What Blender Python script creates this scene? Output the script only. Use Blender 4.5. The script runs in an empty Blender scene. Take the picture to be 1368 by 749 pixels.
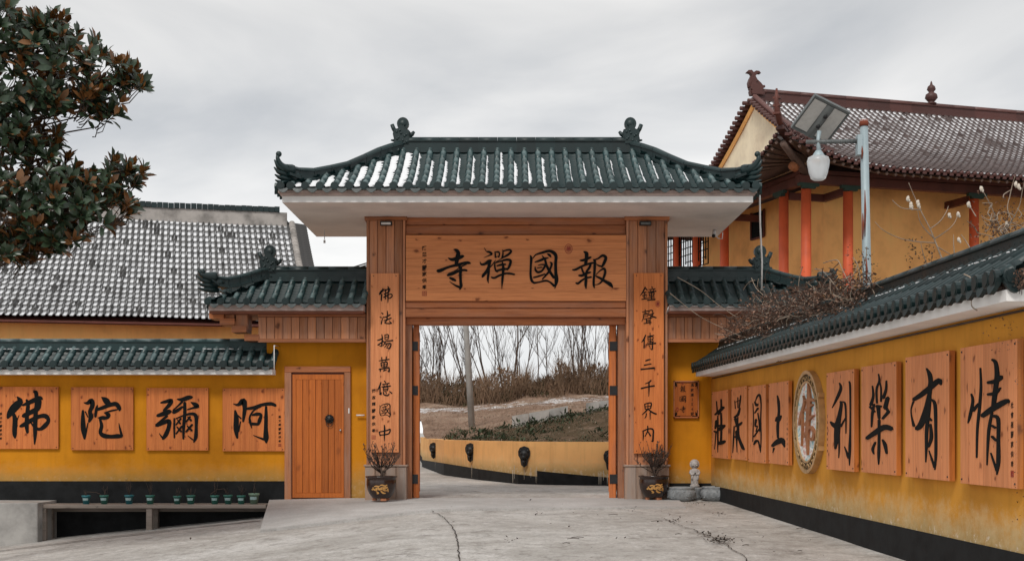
import bpy, math, random
from mathutils import Vector, Matrix, noise
R = math.radians
scene = bpy.context.scene
COL = scene.collection
EYE = 1.3          # eye height above the gate threshold, metres
FPX = 1750.0       # focal length in photo pixels (1368 wide)

# ------------------------------------------------------------ camera
cam = bpy.data.objects.new('camera', bpy.data.cameras.new('camera'))
COL.objects.link(cam)
cam.location = (0, 0, EYE)
cam.rotation_euler = (R(90), 0, 0)
cam.data.sensor_width = 36
cam.data.lens = 36 * FPX / 1368
cam.data.shift_y = 0.1475
cam.data.clip_start = 0.1
cam.data.clip_end = 3000
scene.camera = cam

# ------------------------------------------------------------ world: overcast cloud over a Nishita sky
world = bpy.data.worlds.new("World")
scene.world = world
world.use_nodes = True
nt = world.node_tree
nt.nodes.clear()
def N(t, ty, **kw):
    n = t.nodes.new(ty)
    for k, v in kw.items():
        if k == 'inp':
            for kk, vv in v.items():
                n.inputs[kk].default_value = vv
        else:
            setattr(n, k, v)
    return n
out = N(nt, 'ShaderNodeOutputWorld')
bg = N(nt, 'ShaderNodeBackground', inp={'Strength': 0.1})
sky = N(nt, 'ShaderNodeTexSky', sky_type='NISHITA', sun_disc=False)
sky.sun_elevation = R(48); sky.sun_rotation = R(200)
tc = N(nt, 'ShaderNodeTexCoord')
mp = N(nt, 'ShaderNodeMapping', inp={'Scale': (1.3, 1.3, 5.0), 'Rotation': (0, R(-22), 0)})
nz = N(nt, 'ShaderNodeTexNoise', inp={'Scale': 1.7, 'Detail': 9.0, 'Roughness': 0.5, 'Distortion': 0.7})
rp = N(nt, 'ShaderNodeValToRGB')
rp.color_ramp.elements[0].position = 0.36; rp.color_ramp.elements[0].color = (4.55, 4.68, 4.85, 1)
rp.color_ramp.elements[1].position = 0.64; rp.color_ramp.elements[1].color = (7.3, 7.2, 7.05, 1)
sx = N(nt, 'ShaderNodeSeparateXYZ')
hz = N(nt, 'ShaderNodeMapRange', inp={1: 0.0, 2: 0.30, 3: 1.36, 4: 0.95})
ml = N(nt, 'ShaderNodeVectorMath', operation='SCALE')
mx = N(nt, 'ShaderNodeMix', data_type='RGBA', inp={0: 0.94})
L = nt.links.new
L(tc.outputs['Generated'], mp.inputs[0]); L(mp.outputs[0], nz.inputs['Vector'])
L(nz.outputs['Fac'], rp.inputs[0]); L(tc.outputs['Generated'], sx.inputs[0])
L(sx.outputs[2], hz.inputs[0]); L(rp.outputs[0], ml.inputs[0]); L(hz.outputs[0], ml.inputs['Scale'])
L(sky.outputs[0], mx.inputs[6]); L(ml.outputs[0], mx.inputs[7])
L(mx.outputs[2], bg.inputs[0]); L(bg.outputs[0], out.inputs[0])

sun = bpy.data.objects.new('sun', bpy.data.lights.new('sun', 'SUN'))
COL.objects.link(sun)
sun.data.energy = 1.5
sun.data.angle = R(14)
sun.data.color = (1.0, 0.96, 0.9)
sun.rotation_euler = (R(42), 0, R(-20))
scene.view_settings.view_transform = 'Standard'
scene.view_settings.look = 'None'
scene.view_settings.exposure = 0.32
scene.view_settings.gamma = 1.0
scene.view_settings.use_curve_mapping = False

# ------------------------------------------------------------ helpers
class MB:
    """collects geometry of ONE mesh object"""
    def __init__(s): s.v = []; s.f = []; s.m = []; s.sm = []
    def add(s, vs, fs, mi=0, smooth=False):
        b = len(s.v)
        s.v.extend([tuple(p) for p in vs])
        for f in fs:
            s.f.append(tuple(b + i for i in f)); s.m.append(mi); s.sm.append(smooth)
    def box(s, x0, x1, y0, y1, z0, z1, mi=0, M=None):
        vs = [Vector(p) for p in ((x0,y0,z0),(x1,y0,z0),(x1,y1,z0),(x0,y1,z0),(x0,y0,z1),(x1,y0,z1),(x1,y1,z1),(x0,y1,z1))]
        if M: vs = [M @ p for p in vs]
        s.add(vs, [(0,3,2,1),(4,5,6,7),(0,1,5,4),(1,2,6,5),(2,3,7,6),(3,0,4,7)], mi)
    def bbox(s, x0, x1, y0, y1, z0, z1, b=0.006, mi=0):
        """box with chamfered front (low y) edges"""
        vs = [(x0,y1,z0),(x1,y1,z0),(x1,y1,z1),(x0,y1,z1),
              (x0,y0+b,z0),(x1,y0+b,z0),(x1,y0+b,z1),(x0,y0+b,z1),
              (x0+b,y0,z0+b),(x1-b,y0,z0+b),(x1-b,y0,z1-b),(x0+b,y0,z1-b)]
        s.add(vs, [(0,3,2,1),(0,1,5,4),(1,2,6,5),(2,3,7,6),(3,0,4,7),(4,5,9,8),(5,6,10,9),(6,7,11,10),(7,4,8,11),(8,9,10,11)], mi)
    def prism(s, pts, y0, y1, mi=0, M=None):
        """outline (x,z) CCW seen from -y, extruded y0..y1"""
        n = len(pts)
        vs = [Vector((p[0], y0, p[1])) for p in pts] + [Vector((p[0], y1, p[1])) for p in pts]
        if M: vs = [M @ p for p in vs]
        fs = [tuple(range(n)), tuple(range(2*n-1, n-1, -1))] + [(i, i+n, (i+1) % n + n, (i+1) % n) for i in range(n)]
        s.add(vs, fs, mi)
    def tube(s, pts, rs, n=6, mi=0, smooth=True, cap=True):
        pts = [Vector(p) for p in pts]
        if not isinstance(rs, (list, tuple)): rs = [rs] * len(pts)
        vs = []; up = None
        for i, p in enumerate(pts):
            t = (pts[min(i+1, len(pts)-1)] - pts[max(i-1, 0)])
            if t.length < 1e-9: t = Vector((0,0,1))
            t.normalize()
            if up is None:
                up = Vector((0,0,1)) if abs(t.z) < 0.9 else Vector((1,0,0))
            a = t.cross(up)
            if a.length < 1e-6: a = t.cross(Vector((1,0,0)))
            a.normalize(); b = a.cross(t); up = b
            for k in range(n):
                an = 2*math.pi*k/n
                vs.append(p + (a*math.cos(an) + b*math.sin(an)) * rs[i])
        fs = []
        for i in range(len(pts)-1):
            for k in range(n):
                k2 = (k+1) % n
                fs.append((i*n+k, i*n+k2, (i+1)*n+k2, (i+1)*n+k))
        if cap:
            fs.append(tuple(range(n-1, -1, -1))); e = (len(pts)-1)*n
            fs.append(tuple(range(e, e+n)))
        s.add(vs, fs, mi, smooth)
    def lathe(s, prof, c=(0,0,0), n=20, mi=0, smooth=True, sx=1, sy=1):
        vs = []
        for r, z in prof:
            for k in range(n):
                a = 2*math.pi*k/n
                vs.append((c[0]+r*sx*math.cos(a), c[1]+r*sy*math.sin(a), c[2]+z))
        fs = []
        for i in range(len(prof)-1):
            for k in range(n):
                k2 = (k+1) % n
                fs.append((i*n+k, i*n+k2, (i+1)*n+k2, (i+1)*n+k))
        if prof[0][0] > 1e-6: fs.append(tuple(range(n-1, -1, -1)))
        if prof[-1][0] > 1e-6: e = (len(prof)-1)*n; fs.append(tuple(range(e, e+n)))
        s.add(vs, fs, mi, smooth)
    def ball(s, c, r, n=10, m=7, mi=0, sc=(1,1,1), bump=0, seed=0):
        vs = []; fs = []
        for i in range(m+1):
            th = math.pi*i/m
            for k in range(n):
                a = 2*math.pi*k/n
                d = Vector((math.sin(th)*math.cos(a), math.sin(th)*math.sin(a), math.cos(th)))
                q = 1 + bump*noise.noise(d*2.3 + Vector((seed,0,0))) if bump else 1
                vs.append((c[0]+d.x*r*sc[0]*q, c[1]+d.y*r*sc[1]*q, c[2]+d.z*r*sc[2]*q))
        for i in range(m):
            for k in range(n):
                k2 = (k+1) % n
                fs.append((i*n+k, (i+1)*n+k, (i+1)*n+k2, i*n+k2))
        s.add(vs, fs, mi, True)
    def grid(s, P, mi=0, smooth=True, flip=False):
        nr, nc = len(P), len(P[0])
        vs = [p for row in P for p in row]; fs = []
        for i in range(nr-1):
            for j in range(nc-1):
                q = (i*nc+j, i*nc+j+1, (i+1)*nc+j+1, (i+1)*nc+j)
                fs.append(q[::-1] if flip else q)
        s.add(vs, fs, mi, smooth)
    def mesh(s, name, mats):
        me = bpy.data.meshes.new(name)
        me.from_pydata(s.v, [], s.f)
        for m in (mats if isinstance(mats, (list, tuple)) else [mats]): me.materials.append(m)
        me.polygons.foreach_set('material_index', s.m)
        me.polygons.foreach_set('use_smooth', s.sm)
        me.update()
        return me
    def build(s, name, mats, parent=None, loc=(0,0,0), rot=(0,0,0)):
        return inst(name, s.mesh(name, mats), parent, loc, rot)

def inst(name, me, parent=None, loc=(0,0,0), rot=(0,0,0), mat=None):
    o = bpy.data.objects.new(name, me)
    COL.objects.link(o)
    if parent: o.parent = parent
    if mat is not None: o.matrix_basis = mat
    else: o.location = loc; o.rotation_euler = rot
    return o
def tag(o, label=None, cat=None, group=None, kind=None):
    if label: o['label'] = label
    if cat: o['category'] = cat
    if group: o['group'] = group
    if kind: o['kind'] = kind
    return o
def thing(name, label, cat, loc=(0,0,0), rz=0, group=None):
    o = bpy.data.objects.new(name, None); COL.objects.link(o)
    o.empty_display_size = 0.3
    o.location = loc; o.rotation_euler = (0,0,rz)
    return tag(o, label, cat, group)
def struct(name, mb, mat):
    return tag(mb.build(name, mat), kind='structure')
def P(px, py, Y):
    """point at distance Y seen at photo pixel (px, py)"""
    return Vector(((px-684)*Y/FPX, Y, EYE + (577-py)*Y/FPX))
class Frame:
    """vertical plane: origin, x to the viewer's right, y into the wall, z up"""
    def __init__(s, ox, oy, ang): s.o = (ox, oy); s.a = ang; s.c = math.cos(ang); s.s = math.sin(ang)
    def loc(s, px, py, off=0):
        dx, dz = (px-684)/FPX, (577-py)/FPX       # ray (dx,1,dz)
        nx, ny = -s.s, s.c
        o = (s.o[0]-nx*off, s.o[1]-ny*off)
        t = (o[0]*nx + o[1]*ny) / (dx*nx + ny)
        wx, wy = dx*t - s.o[0], t - s.o[1]
        return (wx*s.c + wy*s.s, EYE + dz*t)
    def w(s, x, y, z=0): return Vector((s.o[0]+x*s.c-y*s.s, s.o[1]+x*s.s+y*s.c, z))
FW = Frame(0, 25.5, 0)
ANGR = math.atan2(-1, 0.0331)
RW = Frame(3.876, 25.5, ANGR)

# ------------------------------------------------------------ materials
def newmat(name):
    m = bpy.data.materials.new(name); m.use_nodes = True
    t = m.node_tree; t.nodes.clear()
    o = N(t, 'ShaderNodeOutputMaterial'); b = N(t, 'ShaderNodeBsdfPrincipled')
    t.links.new(b.outputs[0], o.inputs[0])
    return m, t, b
def coords(t, scale=(1,1,1), rand=True):
    tc = N(t, 'ShaderNodeTexCoord')
    src = tc.outputs['Object']
    if rand:
        oi = N(t, 'ShaderNodeObjectInfo')
        mu = N(t, 'ShaderNodeMath', operation='MULTIPLY', inp={1: 37.0})
        ad = N(t, 'ShaderNodeVectorMath', operation='ADD')
        t.links.new(oi.outputs['Random'], mu.inputs[0]); t.links.new(mu.outputs[0], ad.inputs[1])
        t.links.new(src, ad.inputs[0]); src = ad.outputs[0]
    mp = N(t, 'ShaderNodeMapping', inp={'Scale': scale})
    t.links.new(src, mp.inputs[0])
    return mp.outputs[0]
def ramp(t, fac, stops):
    r = N(t, 'ShaderNodeValToRGB')
    e = r.color_ramp.elements
    e[0].position = stops[0][0]; e[0].color = (*stops[0][1], 1)
    e[1].position = stops[-1][0]; e[1].color = (*stops[-1][1], 1)
    for p, c in stops[1:-1]:
        x = e.new(p); x.color = (*c, 1)
    t.links.new(fac, r.inputs[0])
    return r.outputs[0]
def mixc(t, fac, a, b, mode='MIX'):
    m = N(t, 'ShaderNodeMix', data_type='RGBA', blend_type=mode)
    for sock, v in ((0, fac), (6, a), (7, b)):
        if hasattr(v, 'links'): t.links.new(v, m.inputs[sock])
        elif sock == 0: m.inputs[0].default_value = v
        else: m.inputs[sock].default_value = (*v, 1)
    return m.outputs[2]
def noisef(t, vec, scale, detail=4, rough=0.55, dist=0):
    n = N(t, 'ShaderNodeTexNoise', inp={'Scale': scale, 'Detail': detail, 'Roughness': rough, 'Distortion': dist})
    t.links.new(vec, n.inputs['Vector']); return n.outputs['Fac']
def bump(t, b, h, strength=0.3, dist=0.01):
    n = N(t, 'ShaderNodeBump', inp={'Strength': strength, 'Distance': dist})
    t.links.new(h, n.inputs['Height']); t.links.new(n.outputs[0], b.inputs['Normal'])
BW = ((0,0,0),(1,1,1))
def mat_plain(name, col, rough=0.7, metal=0.0, var=0.25, sc=6.0, spec=0.5, dark=None, bmp=0.2):
    m, t, b = newmat(name)
    v = coords(t)
    f = noisef(t, v, sc, 5, 0.6)
    c2 = dark or tuple(c*(1-var) for c in col)
    c1 = tuple(min(1, c*(1+var*0.5)) for c in col)
    t.links.new(ramp(t, f, [(0.3, c2), (0.55, col), (0.8, c1)]), b.inputs['Base Color'])
    b.inputs['Roughness'].default_value = rough; b.inputs['Metallic'].default_value = metal
    b.inputs['Specular IOR Level'].default_value = spec
    if bmp: bump(t, b, noisef(t, v, sc*8, 3), bmp, 0.005)
    return m
def mat_wood(name, light, dark, axis='Z', knots=0.5, weather=0.0, rough=0.62, kscale=3.2, tone=0.25):
    """softwood boards with grain along one axis, knots and per-board tone"""
    m, t, b = newmat(name)
    long_, sh = 0.35, 9.0
    sc = {'X': (long_, sh, sh), 'Z': (sh, sh, long_), 'Y': (sh, long_, sh)}[axis]
    v = coords(t, sc)
    g = noisef(t, v, 2.2, 7, 0.62, 0.6)
    base = ramp(t, g, [(0.28, tuple(d*0.6+l*0.4 for d, l in zip(dark, light))), (0.5, light), (0.75, tuple(min(1, l*1.15) for l in light))])
    g2 = noisef(t, v, 9.0, 3, 0.5)
    base = mixc(t, ramp(t, g2, [(0.52, (0,0,0)), (0.75, (0.45,)*3)]), base, dark)
    # knots
    ks = {'X': (0.65, 1.0, 1.0), 'Z': (1.0, 1.0, 0.65), 'Y': (1.0, 0.65, 1.0)}[axis]
    kv = coords(t, ks)
    vo = N(t, 'ShaderNodeTexVoronoi', feature='F1', voronoi_dimensions='2D', inp={'Scale': kscale, 'Randomness': 1.0})
    sp_ = N(t, 'ShaderNodeSeparateXYZ'); cb_ = N(t, 'ShaderNodeCombineXYZ'); sm_ = N(t, 'ShaderNodeMath', operation='ADD')
    nd = noisef(t, kv, 14.0, 2)
    av = N(t, 'ShaderNodeVectorMath', operation='SCALE', inp={'Scale': 0.05})
    ad = N(t, 'ShaderNodeVectorMath', operation='ADD')
    t.links.new(nd, av.inputs[0]); t.links.new(kv, ad.inputs[0]); t.links.new(av.outputs[0], ad.inputs[1])
    t.links.new(ad.outputs[0], sp_.inputs[0]); t.links.new(sp_.outputs[0], sm_.inputs[0]); t.links.new(sp_.outputs[1], sm_.inputs[1]); t.links.new(sm_.outputs[0], cb_.inputs[0]); t.links.new(sp_.outputs[2], cb_.inputs[1]); t.links.new(cb_.outputs[0], vo.inputs['Vector'])
    sc_ = N(t, 'ShaderNodeSeparateColor'); t.links.new(vo.outputs['Color'], sc_.inputs[0])
    lt_ = N(t, 'ShaderNodeMath', operation='LESS_THAN', inp={1: 0.55}); t.links.new(sc_.outputs[1], lt_.inputs[0])
    a1_ = N(t, 'ShaderNodeMath', operation='ADD'); t.links.new(vo.outputs['Distance'], a1_.inputs[0]); t.links.new(lt_.outputs[0], a1_.inputs[1])
    a2_ = N(t, 'ShaderNodeMath', operation='ADD', inp={1: 0.45}); t.links.new(sc_.outputs[0], a2_.inputs[0])
    kd_ = N(t, 'ShaderNodeMath', operation='DIVIDE'); t.links.new(a1_.outputs[0], kd_.inputs[0]); t.links.new(a2_.outputs[0], kd_.inputs[1])
    kf = ramp(t, kd_.outputs[0], [(0.035, (knots,)*3), (0.075, (knots*0.7,)*3), (0.11, (0,0,0))])
    base = mixc(t, kf, base, tuple(d*0.28 for d in dark))
    halo = ramp(t, kd_.outputs[0], [(0.09, (0.35*knots,)*3), (0.22, (0,0,0))])
    base = mixc(t, halo, base, dark)
    oi = N(t, 'ShaderNodeObjectInfo')
    tr = ramp(t, oi.outputs['Random'], [(0.0, (1-tone,)*3), (1.0, (1+tone*0.35,)*3)])
    base = mixc(t, 1.0, base, tr, 'MULTIPLY')
    if weather:
        wv = coords(t, {'X': (0.6, 4, 4), 'Z': (4, 4, 0.6), 'Y': (4, 0.6, 4)}[axis])
        wf = ramp(t, noisef(t, wv, 1.6, 6, 0.65), [(0.42, (0,0,0)), (0.68, (weather,)*3)])
        base = mixc(t, wf, base, (0.33, 0.27, 0.235))
    t.links.new(base, b.inputs['Base Color'])
    b.inputs['Roughness'].default_value = rough
    b.inputs['Specular IOR Level'].default_value = 0.3
    bump(t, b, g, 0.35, 0.004)
    return m
def mat_yellow(name, col, low=0.0, streak=0.3, peel=0.0, worldz=True):
    """limewashed render: blotches, rain streaks, wear; low = height of the paler worn band"""
    m, t, b = newmat(name)
    v = coords(t, (1,1,1), False)
    c1 = noisef(t, v, 0.8, 7, 0.6)
    base = ramp(t, c1, [(0.3, tuple(c*k for c, k in zip(col, (0.74, 0.70, 0.7)))), (0.52, col), (0.74, tuple(min(1, c*1.12) for c in col))])
    sv = coords(t, (5.0, 5.0, 0.35), False)
    s_ = noisef(t, sv, 1.4, 6, 0.6)
    base = mixc(t, ramp(t, s_, [(0.5, (0,0,0)), (0.8, (streak,)*3)]), base, tuple(c*0.62 for c in col))
    if peel:
        tc = N(t, 'ShaderNodeTexCoord'); sx = N(t, 'ShaderNodeSeparateXYZ')
        t.links.new(tc.outputs['Object'], sx.inputs[0])
        mr = N(t, 'ShaderNodeMapRange', inp={1: low, 2: low+0.9, 3: 1.0, 4: 0.0}); t.links.new(sx.outputs[2], mr.inputs[0])
        pn = noisef(t, coords(t, (2.0, 2.0, 2.2), False), 1.5, 10, 0.80)
        mu = N(t, 'ShaderNodeMath', operation='MULTIPLY'); t.links.new(mr.outputs[0], mu.inputs[0]); t.links.new(pn, mu.inputs[1])
        base = mixc(t, ramp(t, mu.outputs[0], [(0.28, (0,0,0)), (0.5, (peel,)*3)]), base, (0.66, 0.50, 0.28))
        mr2 = N(t, 'ShaderNodeMapRange', inp={1: low-0.05, 2: low+0.45, 3: 1.0, 4: 0.0}); t.links.new(sx.outputs[2], mr2.inputs[0])
        gn = noisef(t, coords(t, (1.2, 1.2, 1.6), False), 1.3, 10, 0.78)
        mu3 = N(t, 'ShaderNodeMath', operation='MULTIPLY'); t.links.new(mr2.outputs[0], mu3.inputs[0]); t.links.new(gn, mu3.inputs[1])
        base = mixc(t, ramp(t, mu3.outputs[0], [(0.18, (0,0,0)), (0.45, (0.6,)*3)]), base, (0.30, 0.20, 0.06))
        sp = noisef(t, coords(t, (12, 12, 11), False), 1.0, 6, 0.7)
        mu2 = N(t, 'ShaderNodeMath', operation='MULTIPLY'); t.links.new(mr.outputs[0], mu2.inputs[0]); t.links.new(sp, mu2.inputs[1])
        base = mixc(t, ramp(t, mu2.outputs[0], [(0.52, (0,0,0)), (0.58, (0.8*peel,)*3)]), base, (0.7, 0.62, 0.5))
    t.links.new(base, b.inputs['Base Color'])
    b.inputs['Roughness'].default_value = 0.85
    b.inputs['Specular IOR Level'].default_value = 0.2
    bump(t, b, noisef(t, v, 35, 5, 0.6), 0.25, 0.006)
    return m
def mat_tile(name, col, dust_sheen, rough=0.38, dust_sheen_amt=0.5):
    m, t, b = newmat(name)
    v = coords(t)
    f = noisef(t, v, 5.0, 6, 0.62)
    ge = N(t, 'ShaderNodeNewGeometry'); sx = N(t, 'ShaderNodeSeparateXYZ'); t.links.new(ge.outputs['Normal'], sx.inputs[0])
    mr = N(t, 'ShaderNodeMapRange', inp={1: 0.1, 2: 1.0, 3: 0.0, 4: 1.0}); t.links.new(sx.outputs[2], mr.inputs[0])
    mu = N(t, 'ShaderNodeMath', operation='MULTIPLY'); t.links.new(mr.outputs[0], mu.inputs[0]); t.links.new(f, mu.inputs[1])
    base = mixc(t, ramp(t, mu.outputs[0], [(0.12, (0,0,0)), (0.6, (dust_sheen_amt,)*3)]), col, dust_sheen)  # upward faces paler: dust, with the sky's reflection put into the colour
    oi = N(t, 'ShaderNodeObjectInfo')
    base = mixc(t, 1.0, base, ramp(t, oi.outputs['Random'], [(0.0, (0.72,)*3), (1.0, (1.15,)*3)]), 'MULTIPLY')
    t.links.new(base, b.inputs['Base Color'])
    rr = ramp(t, f, [(0.3, (rough,)*3), (0.8, (min(1, rough+0.3),)*3)]); t.links.new(rr, b.inputs['Roughness'])
    bump(t, b, noisef(t, v, 40, 3), 0.15, 0.004)
    return m
M = {}
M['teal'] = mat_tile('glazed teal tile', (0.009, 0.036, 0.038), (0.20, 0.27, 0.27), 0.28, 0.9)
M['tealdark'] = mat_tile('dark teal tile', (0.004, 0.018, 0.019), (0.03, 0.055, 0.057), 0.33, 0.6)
M['maroon'] = mat_tile('maroon glazed tile', (0.085, 0.028, 0.022), (0.17, 0.09, 0.08), 0.45, 0.7)
M['wood'] = mat_wood('column boards', (0.50, 0.205, 0.095), (0.19, 0.06, 0.025), 'Z', 0.85, 0.30, tone=0.38)
M['woodx'] = mat_wood('beam boards', (0.46, 0.16, 0.06), (0.17, 0.05, 0.02), 'X', 0.85, 0.20, tone=0.35)
M['woodgrey'] = mat_wood('weathered plinth boards', (0.40, 0.27, 0.20), (0.16, 0.09, 0.06), 'Z', 0.7, 0.9)
M['sign'] = mat_wood('sign board', (0.72, 0.275, 0.112), (0.42, 0.12, 0.038), 'Z', 0.85, 0.0, 0.6, 5.5, 0.12)
M['signL'] = mat_wood('orange sign board', (0.63, 0.195, 0.052), (0.36, 0.08, 0.018), 'Z', 0.9, 0.0, 0.6, 5.5, 0.14)
M['signx'] = mat_wood('name board', (0.70, 0.265, 0.098), (0.38, 0.105, 0.032), 'X', 0.95, 0.0, 0.6, 3.6, 0.14)
M['signedge'] = mat_wood('board edge', (0.52, 0.17, 0.035), (0.22, 0.055, 0.015), 'Z', 0.7, 0.1)
M['door'] = mat_wood('orange door boards', (0.50, 0.135, 0.022), (0.25, 0.055, 0.010), 'Z', 0.3, 0.0, 0.5)
M['leaf_wood'] = mat_wood('gate leaf wood', (0.52, 0.15, 0.035), (0.17, 0.04, 0.015), 'Z', 1.0, 0.15)
M['oldwood'] = mat_wood('old grey wood', (0.24, 0.20, 0.17), (0.10, 0.075, 0.06), 'X', 0.5, 0.6)
M['ink'] = mat_plain('black ink', (0.008, 0.009, 0.009), 0.8, 0, 0.2, 6, 0.12, bmp=0)
M['redink'] = mat_plain('red seal ink', (0.30, 0.035, 0.02), 0.7, bmp=0)
M['groove'] = mat_plain('carved groove', (0.22, 0.07, 0.03), 0.8, bmp=0)
M['yellowL'] = mat_yellow('yellow render', (0.60, 0.235, 0.010), 0.35, 0.40, 0.15)
M['yellowR'] = mat_yellow('yellow render worn', (0.66, 0.30, 0.040), 0.25, 0.45, 0.85)
M['yellowB'] = mat_yellow('pale yellow render', (0.80, 0.44, 0.17), 0.3, 0.60, 0.5)
M['yellowH'] = mat_yellow('hall yellow render', (1.0, 0.53, 0.19), 0.3, 0.22, 0.0)
M['gable'] = mat_yellow('peeling gable render', (0.86, 0.74, 0.54), 0.0, 0.4, 0.0)
M['black'] = mat_plain('black base paint', (0.013, 0.014, 0.015), 0.75, 0, 0.6, 4.0, 0.2)
M['white'] = mat_plain('white eave paint', (0.88, 0.86, 0.84), 0.8, 0, 0.14, 1.6, 0.3)
M['pinkstrip'] = mat_plain('faded pink batten', (0.52, 0.40, 0.36), 0.8, 0, 0.45, 3.0)
M['soffit'] = mat_plain('white soffit', (0.82, 0.75, 0.71), 0.85, 0, 0.20, 0.9, 0.3)
M['stone'] = mat_plain('grey stone', (0.27, 0.285, 0.295), 0.85, 0, 0.45, 9.0, 0.3, bmp=0.8)
M['statue'] = mat_plain('pale stone', (0.46, 0.43, 0.41), 0.85, 0, 0.3, 12.0, 0.3, bmp=0.5)
M['iron'] = mat_plain('black iron', (0.02, 0.02, 0.021), 0.5, 0.3, 0.3)
M['red'] = mat_plain('red lacquer', (0.68, 0.115, 0.038), 0.55, 0, 0.22, 1.5, 0.4)
M['darkred'] = mat_plain('dark red timber', (0.13, 0.038, 0.026), 0.7, 0, 0.4, 2.0)
M['brownbeam'] = mat_plain('brown beam', (0.22, 0.07, 0.035), 0.7, 0, 0.4, 2.0)
M['rafter'] = mat_plain('rafter wood', (0.15, 0.095, 0.075), 0.8, 0, 0.4)
M['greenpaint'] = mat_plain('green bracket paint', (0.02, 0.05, 0.035), 0.7)
M['glaze'] = mat_plain('brown pot glaze', (0.028, 0.012, 0.008), 0.22, 0, 0.4, 8, 0.6, bmp=0.05)
M['gold'] = mat_plain('gold paint', (0.62, 0.33, 0.10), 0.5, 0.2, 0.3)
M['clay'] = mat_plain('clay foot', (0.45, 0.18, 0.09), 0.8)
M['bronze'] = mat_plain('bronze', (0.56, 0.36, 0.17), 0.42, 0.4, 0.3)
M['bronzedark'] = mat_plain('dark bronze recess', (0.035, 0.026, 0.02), 0.6, 0.2)
M['brownchar'] = mat_plain('brown raised lettering', (0.36, 0.14, 0.055), 0.5, 0.1, 0.3)
M['tealpot'] = mat_plain('teal plastic pot', (0.02, 0.16, 0.19), 0.45, 0, 0.35, 3)
M['greenpot'] = mat_plain('green plastic pot', (0.03, 0.15, 0.12), 0.45, 0, 0.35, 3)
M['palepot'] = mat_plain('pale green pot', (0.17, 0.26, 0.19), 0.5, 0, 0.3, 3)
M['label'] = mat_plain('pale pot label', (0.30, 0.42, 0.42), 0.6)
M['soil'] = mat_plain('soil', (0.035, 0.025, 0.018), 0.95)
M['twig'] = mat_plain('bare twig', (0.085, 0.06, 0.048), 0.9, 0, 0.4, 3, 0.2)
M['twigpale'] = mat_plain('pale dry twig', (0.34, 0.27, 0.21), 0.9, 0, 0.4, 3, 0.2)
M['dryleaf'] = mat_plain('dry brown leaf', (0.24, 0.14, 0.10), 0.9, 0, 0.6, 1.3, 0.2)
M['paleleaf'] = mat_plain('pale seed head', (0.62, 0.55, 0.46), 0.9)
M['poleblue'] = mat_plain('pale blue steel', (0.36, 0.44, 0.47), 0.55, 0.2, 0.2, 2.0)
M['rust'] = mat_plain('rust', (0.20, 0.045, 0.02), 0.9)
M['lampgrey'] = mat_plain('lamp housing grey', (0.12, 0.13, 0.13), 0.5)
M['lensgrey'] = mat_plain('light panel', (0.50, 0.49, 0.47), 0.4, 0, 0.12, 18)
M['pvc'] = mat_plain('white plastic', (0.72, 0.70, 0.68), 0.5)
M['concretepole'] = mat_plain('concrete pole', (0.38, 0.38, 0.365), 0.9, 0, 0.3, 2)
M['concrete'] = mat_plain('rough concrete', (0.40, 0.385, 0.365), 0.9, 0, 0.45, 1.6, 0.3, bmp=0.6)
M['plaster'] = mat_plain('stained ridge plaster', (0.40, 0.37, 0.345), 0.9, 0, 0.65, 1.6, 0.2)
M['snow'] = mat_plain('snow', (0.86, 0.87, 0.89), 0.7, 0, 0.04, 8, 0.3)
M['limestain'] = mat_plain('lime stain', (0.62, 0.56, 0.46), 0.9, 0, 0.3, 12, 0.2, bmp=0)
M['steel'] = mat_plain('steel', (0.55, 0.55, 0.55), 0.3, 0.9)
def mat_glass(name):
    m, t, b = newmat(name)
    b.inputs['Base Color'].default_value = (0.82, 0.84, 0.85, 1)
    b.inputs['Roughness'].default_value = 0.35
    b.inputs['Transmission Weight'].default_value = 0.55
    return m
M['frost'] = mat_glass('frosted glass')
def mat_attr_roof(name, col, col2, snow=(0.84, 0.85, 0.87)):
    m, t, b = newmat(name)
    v = coords(t, (1,1,1), False)
    base = ramp(t, noisef(t, v, 3.0, 6, 0.65), [(0.3, col2), (0.7, col)])
    at = N(t, 'ShaderNodeAttribute', attribute_name='snow')
    base = mixc(t, at.outputs['Fac'], base, snow)
    t.links.new(base, b.inputs['Base Color']); b.inputs['Roughness'].default_value = 0.75
    b.inputs['Specular IOR Level'].default_value = 0.25
    return m
M['greyroof'] = mat_attr_roof('old grey tiles with snow', (0.11, 0.108, 0.105), (0.03, 0.029, 0.029))
M['maroonroof'] = mat_attr_roof('maroon tiles with snow', (0.125, 0.095, 0.09), (0.055, 0.04, 0.038))
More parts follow.
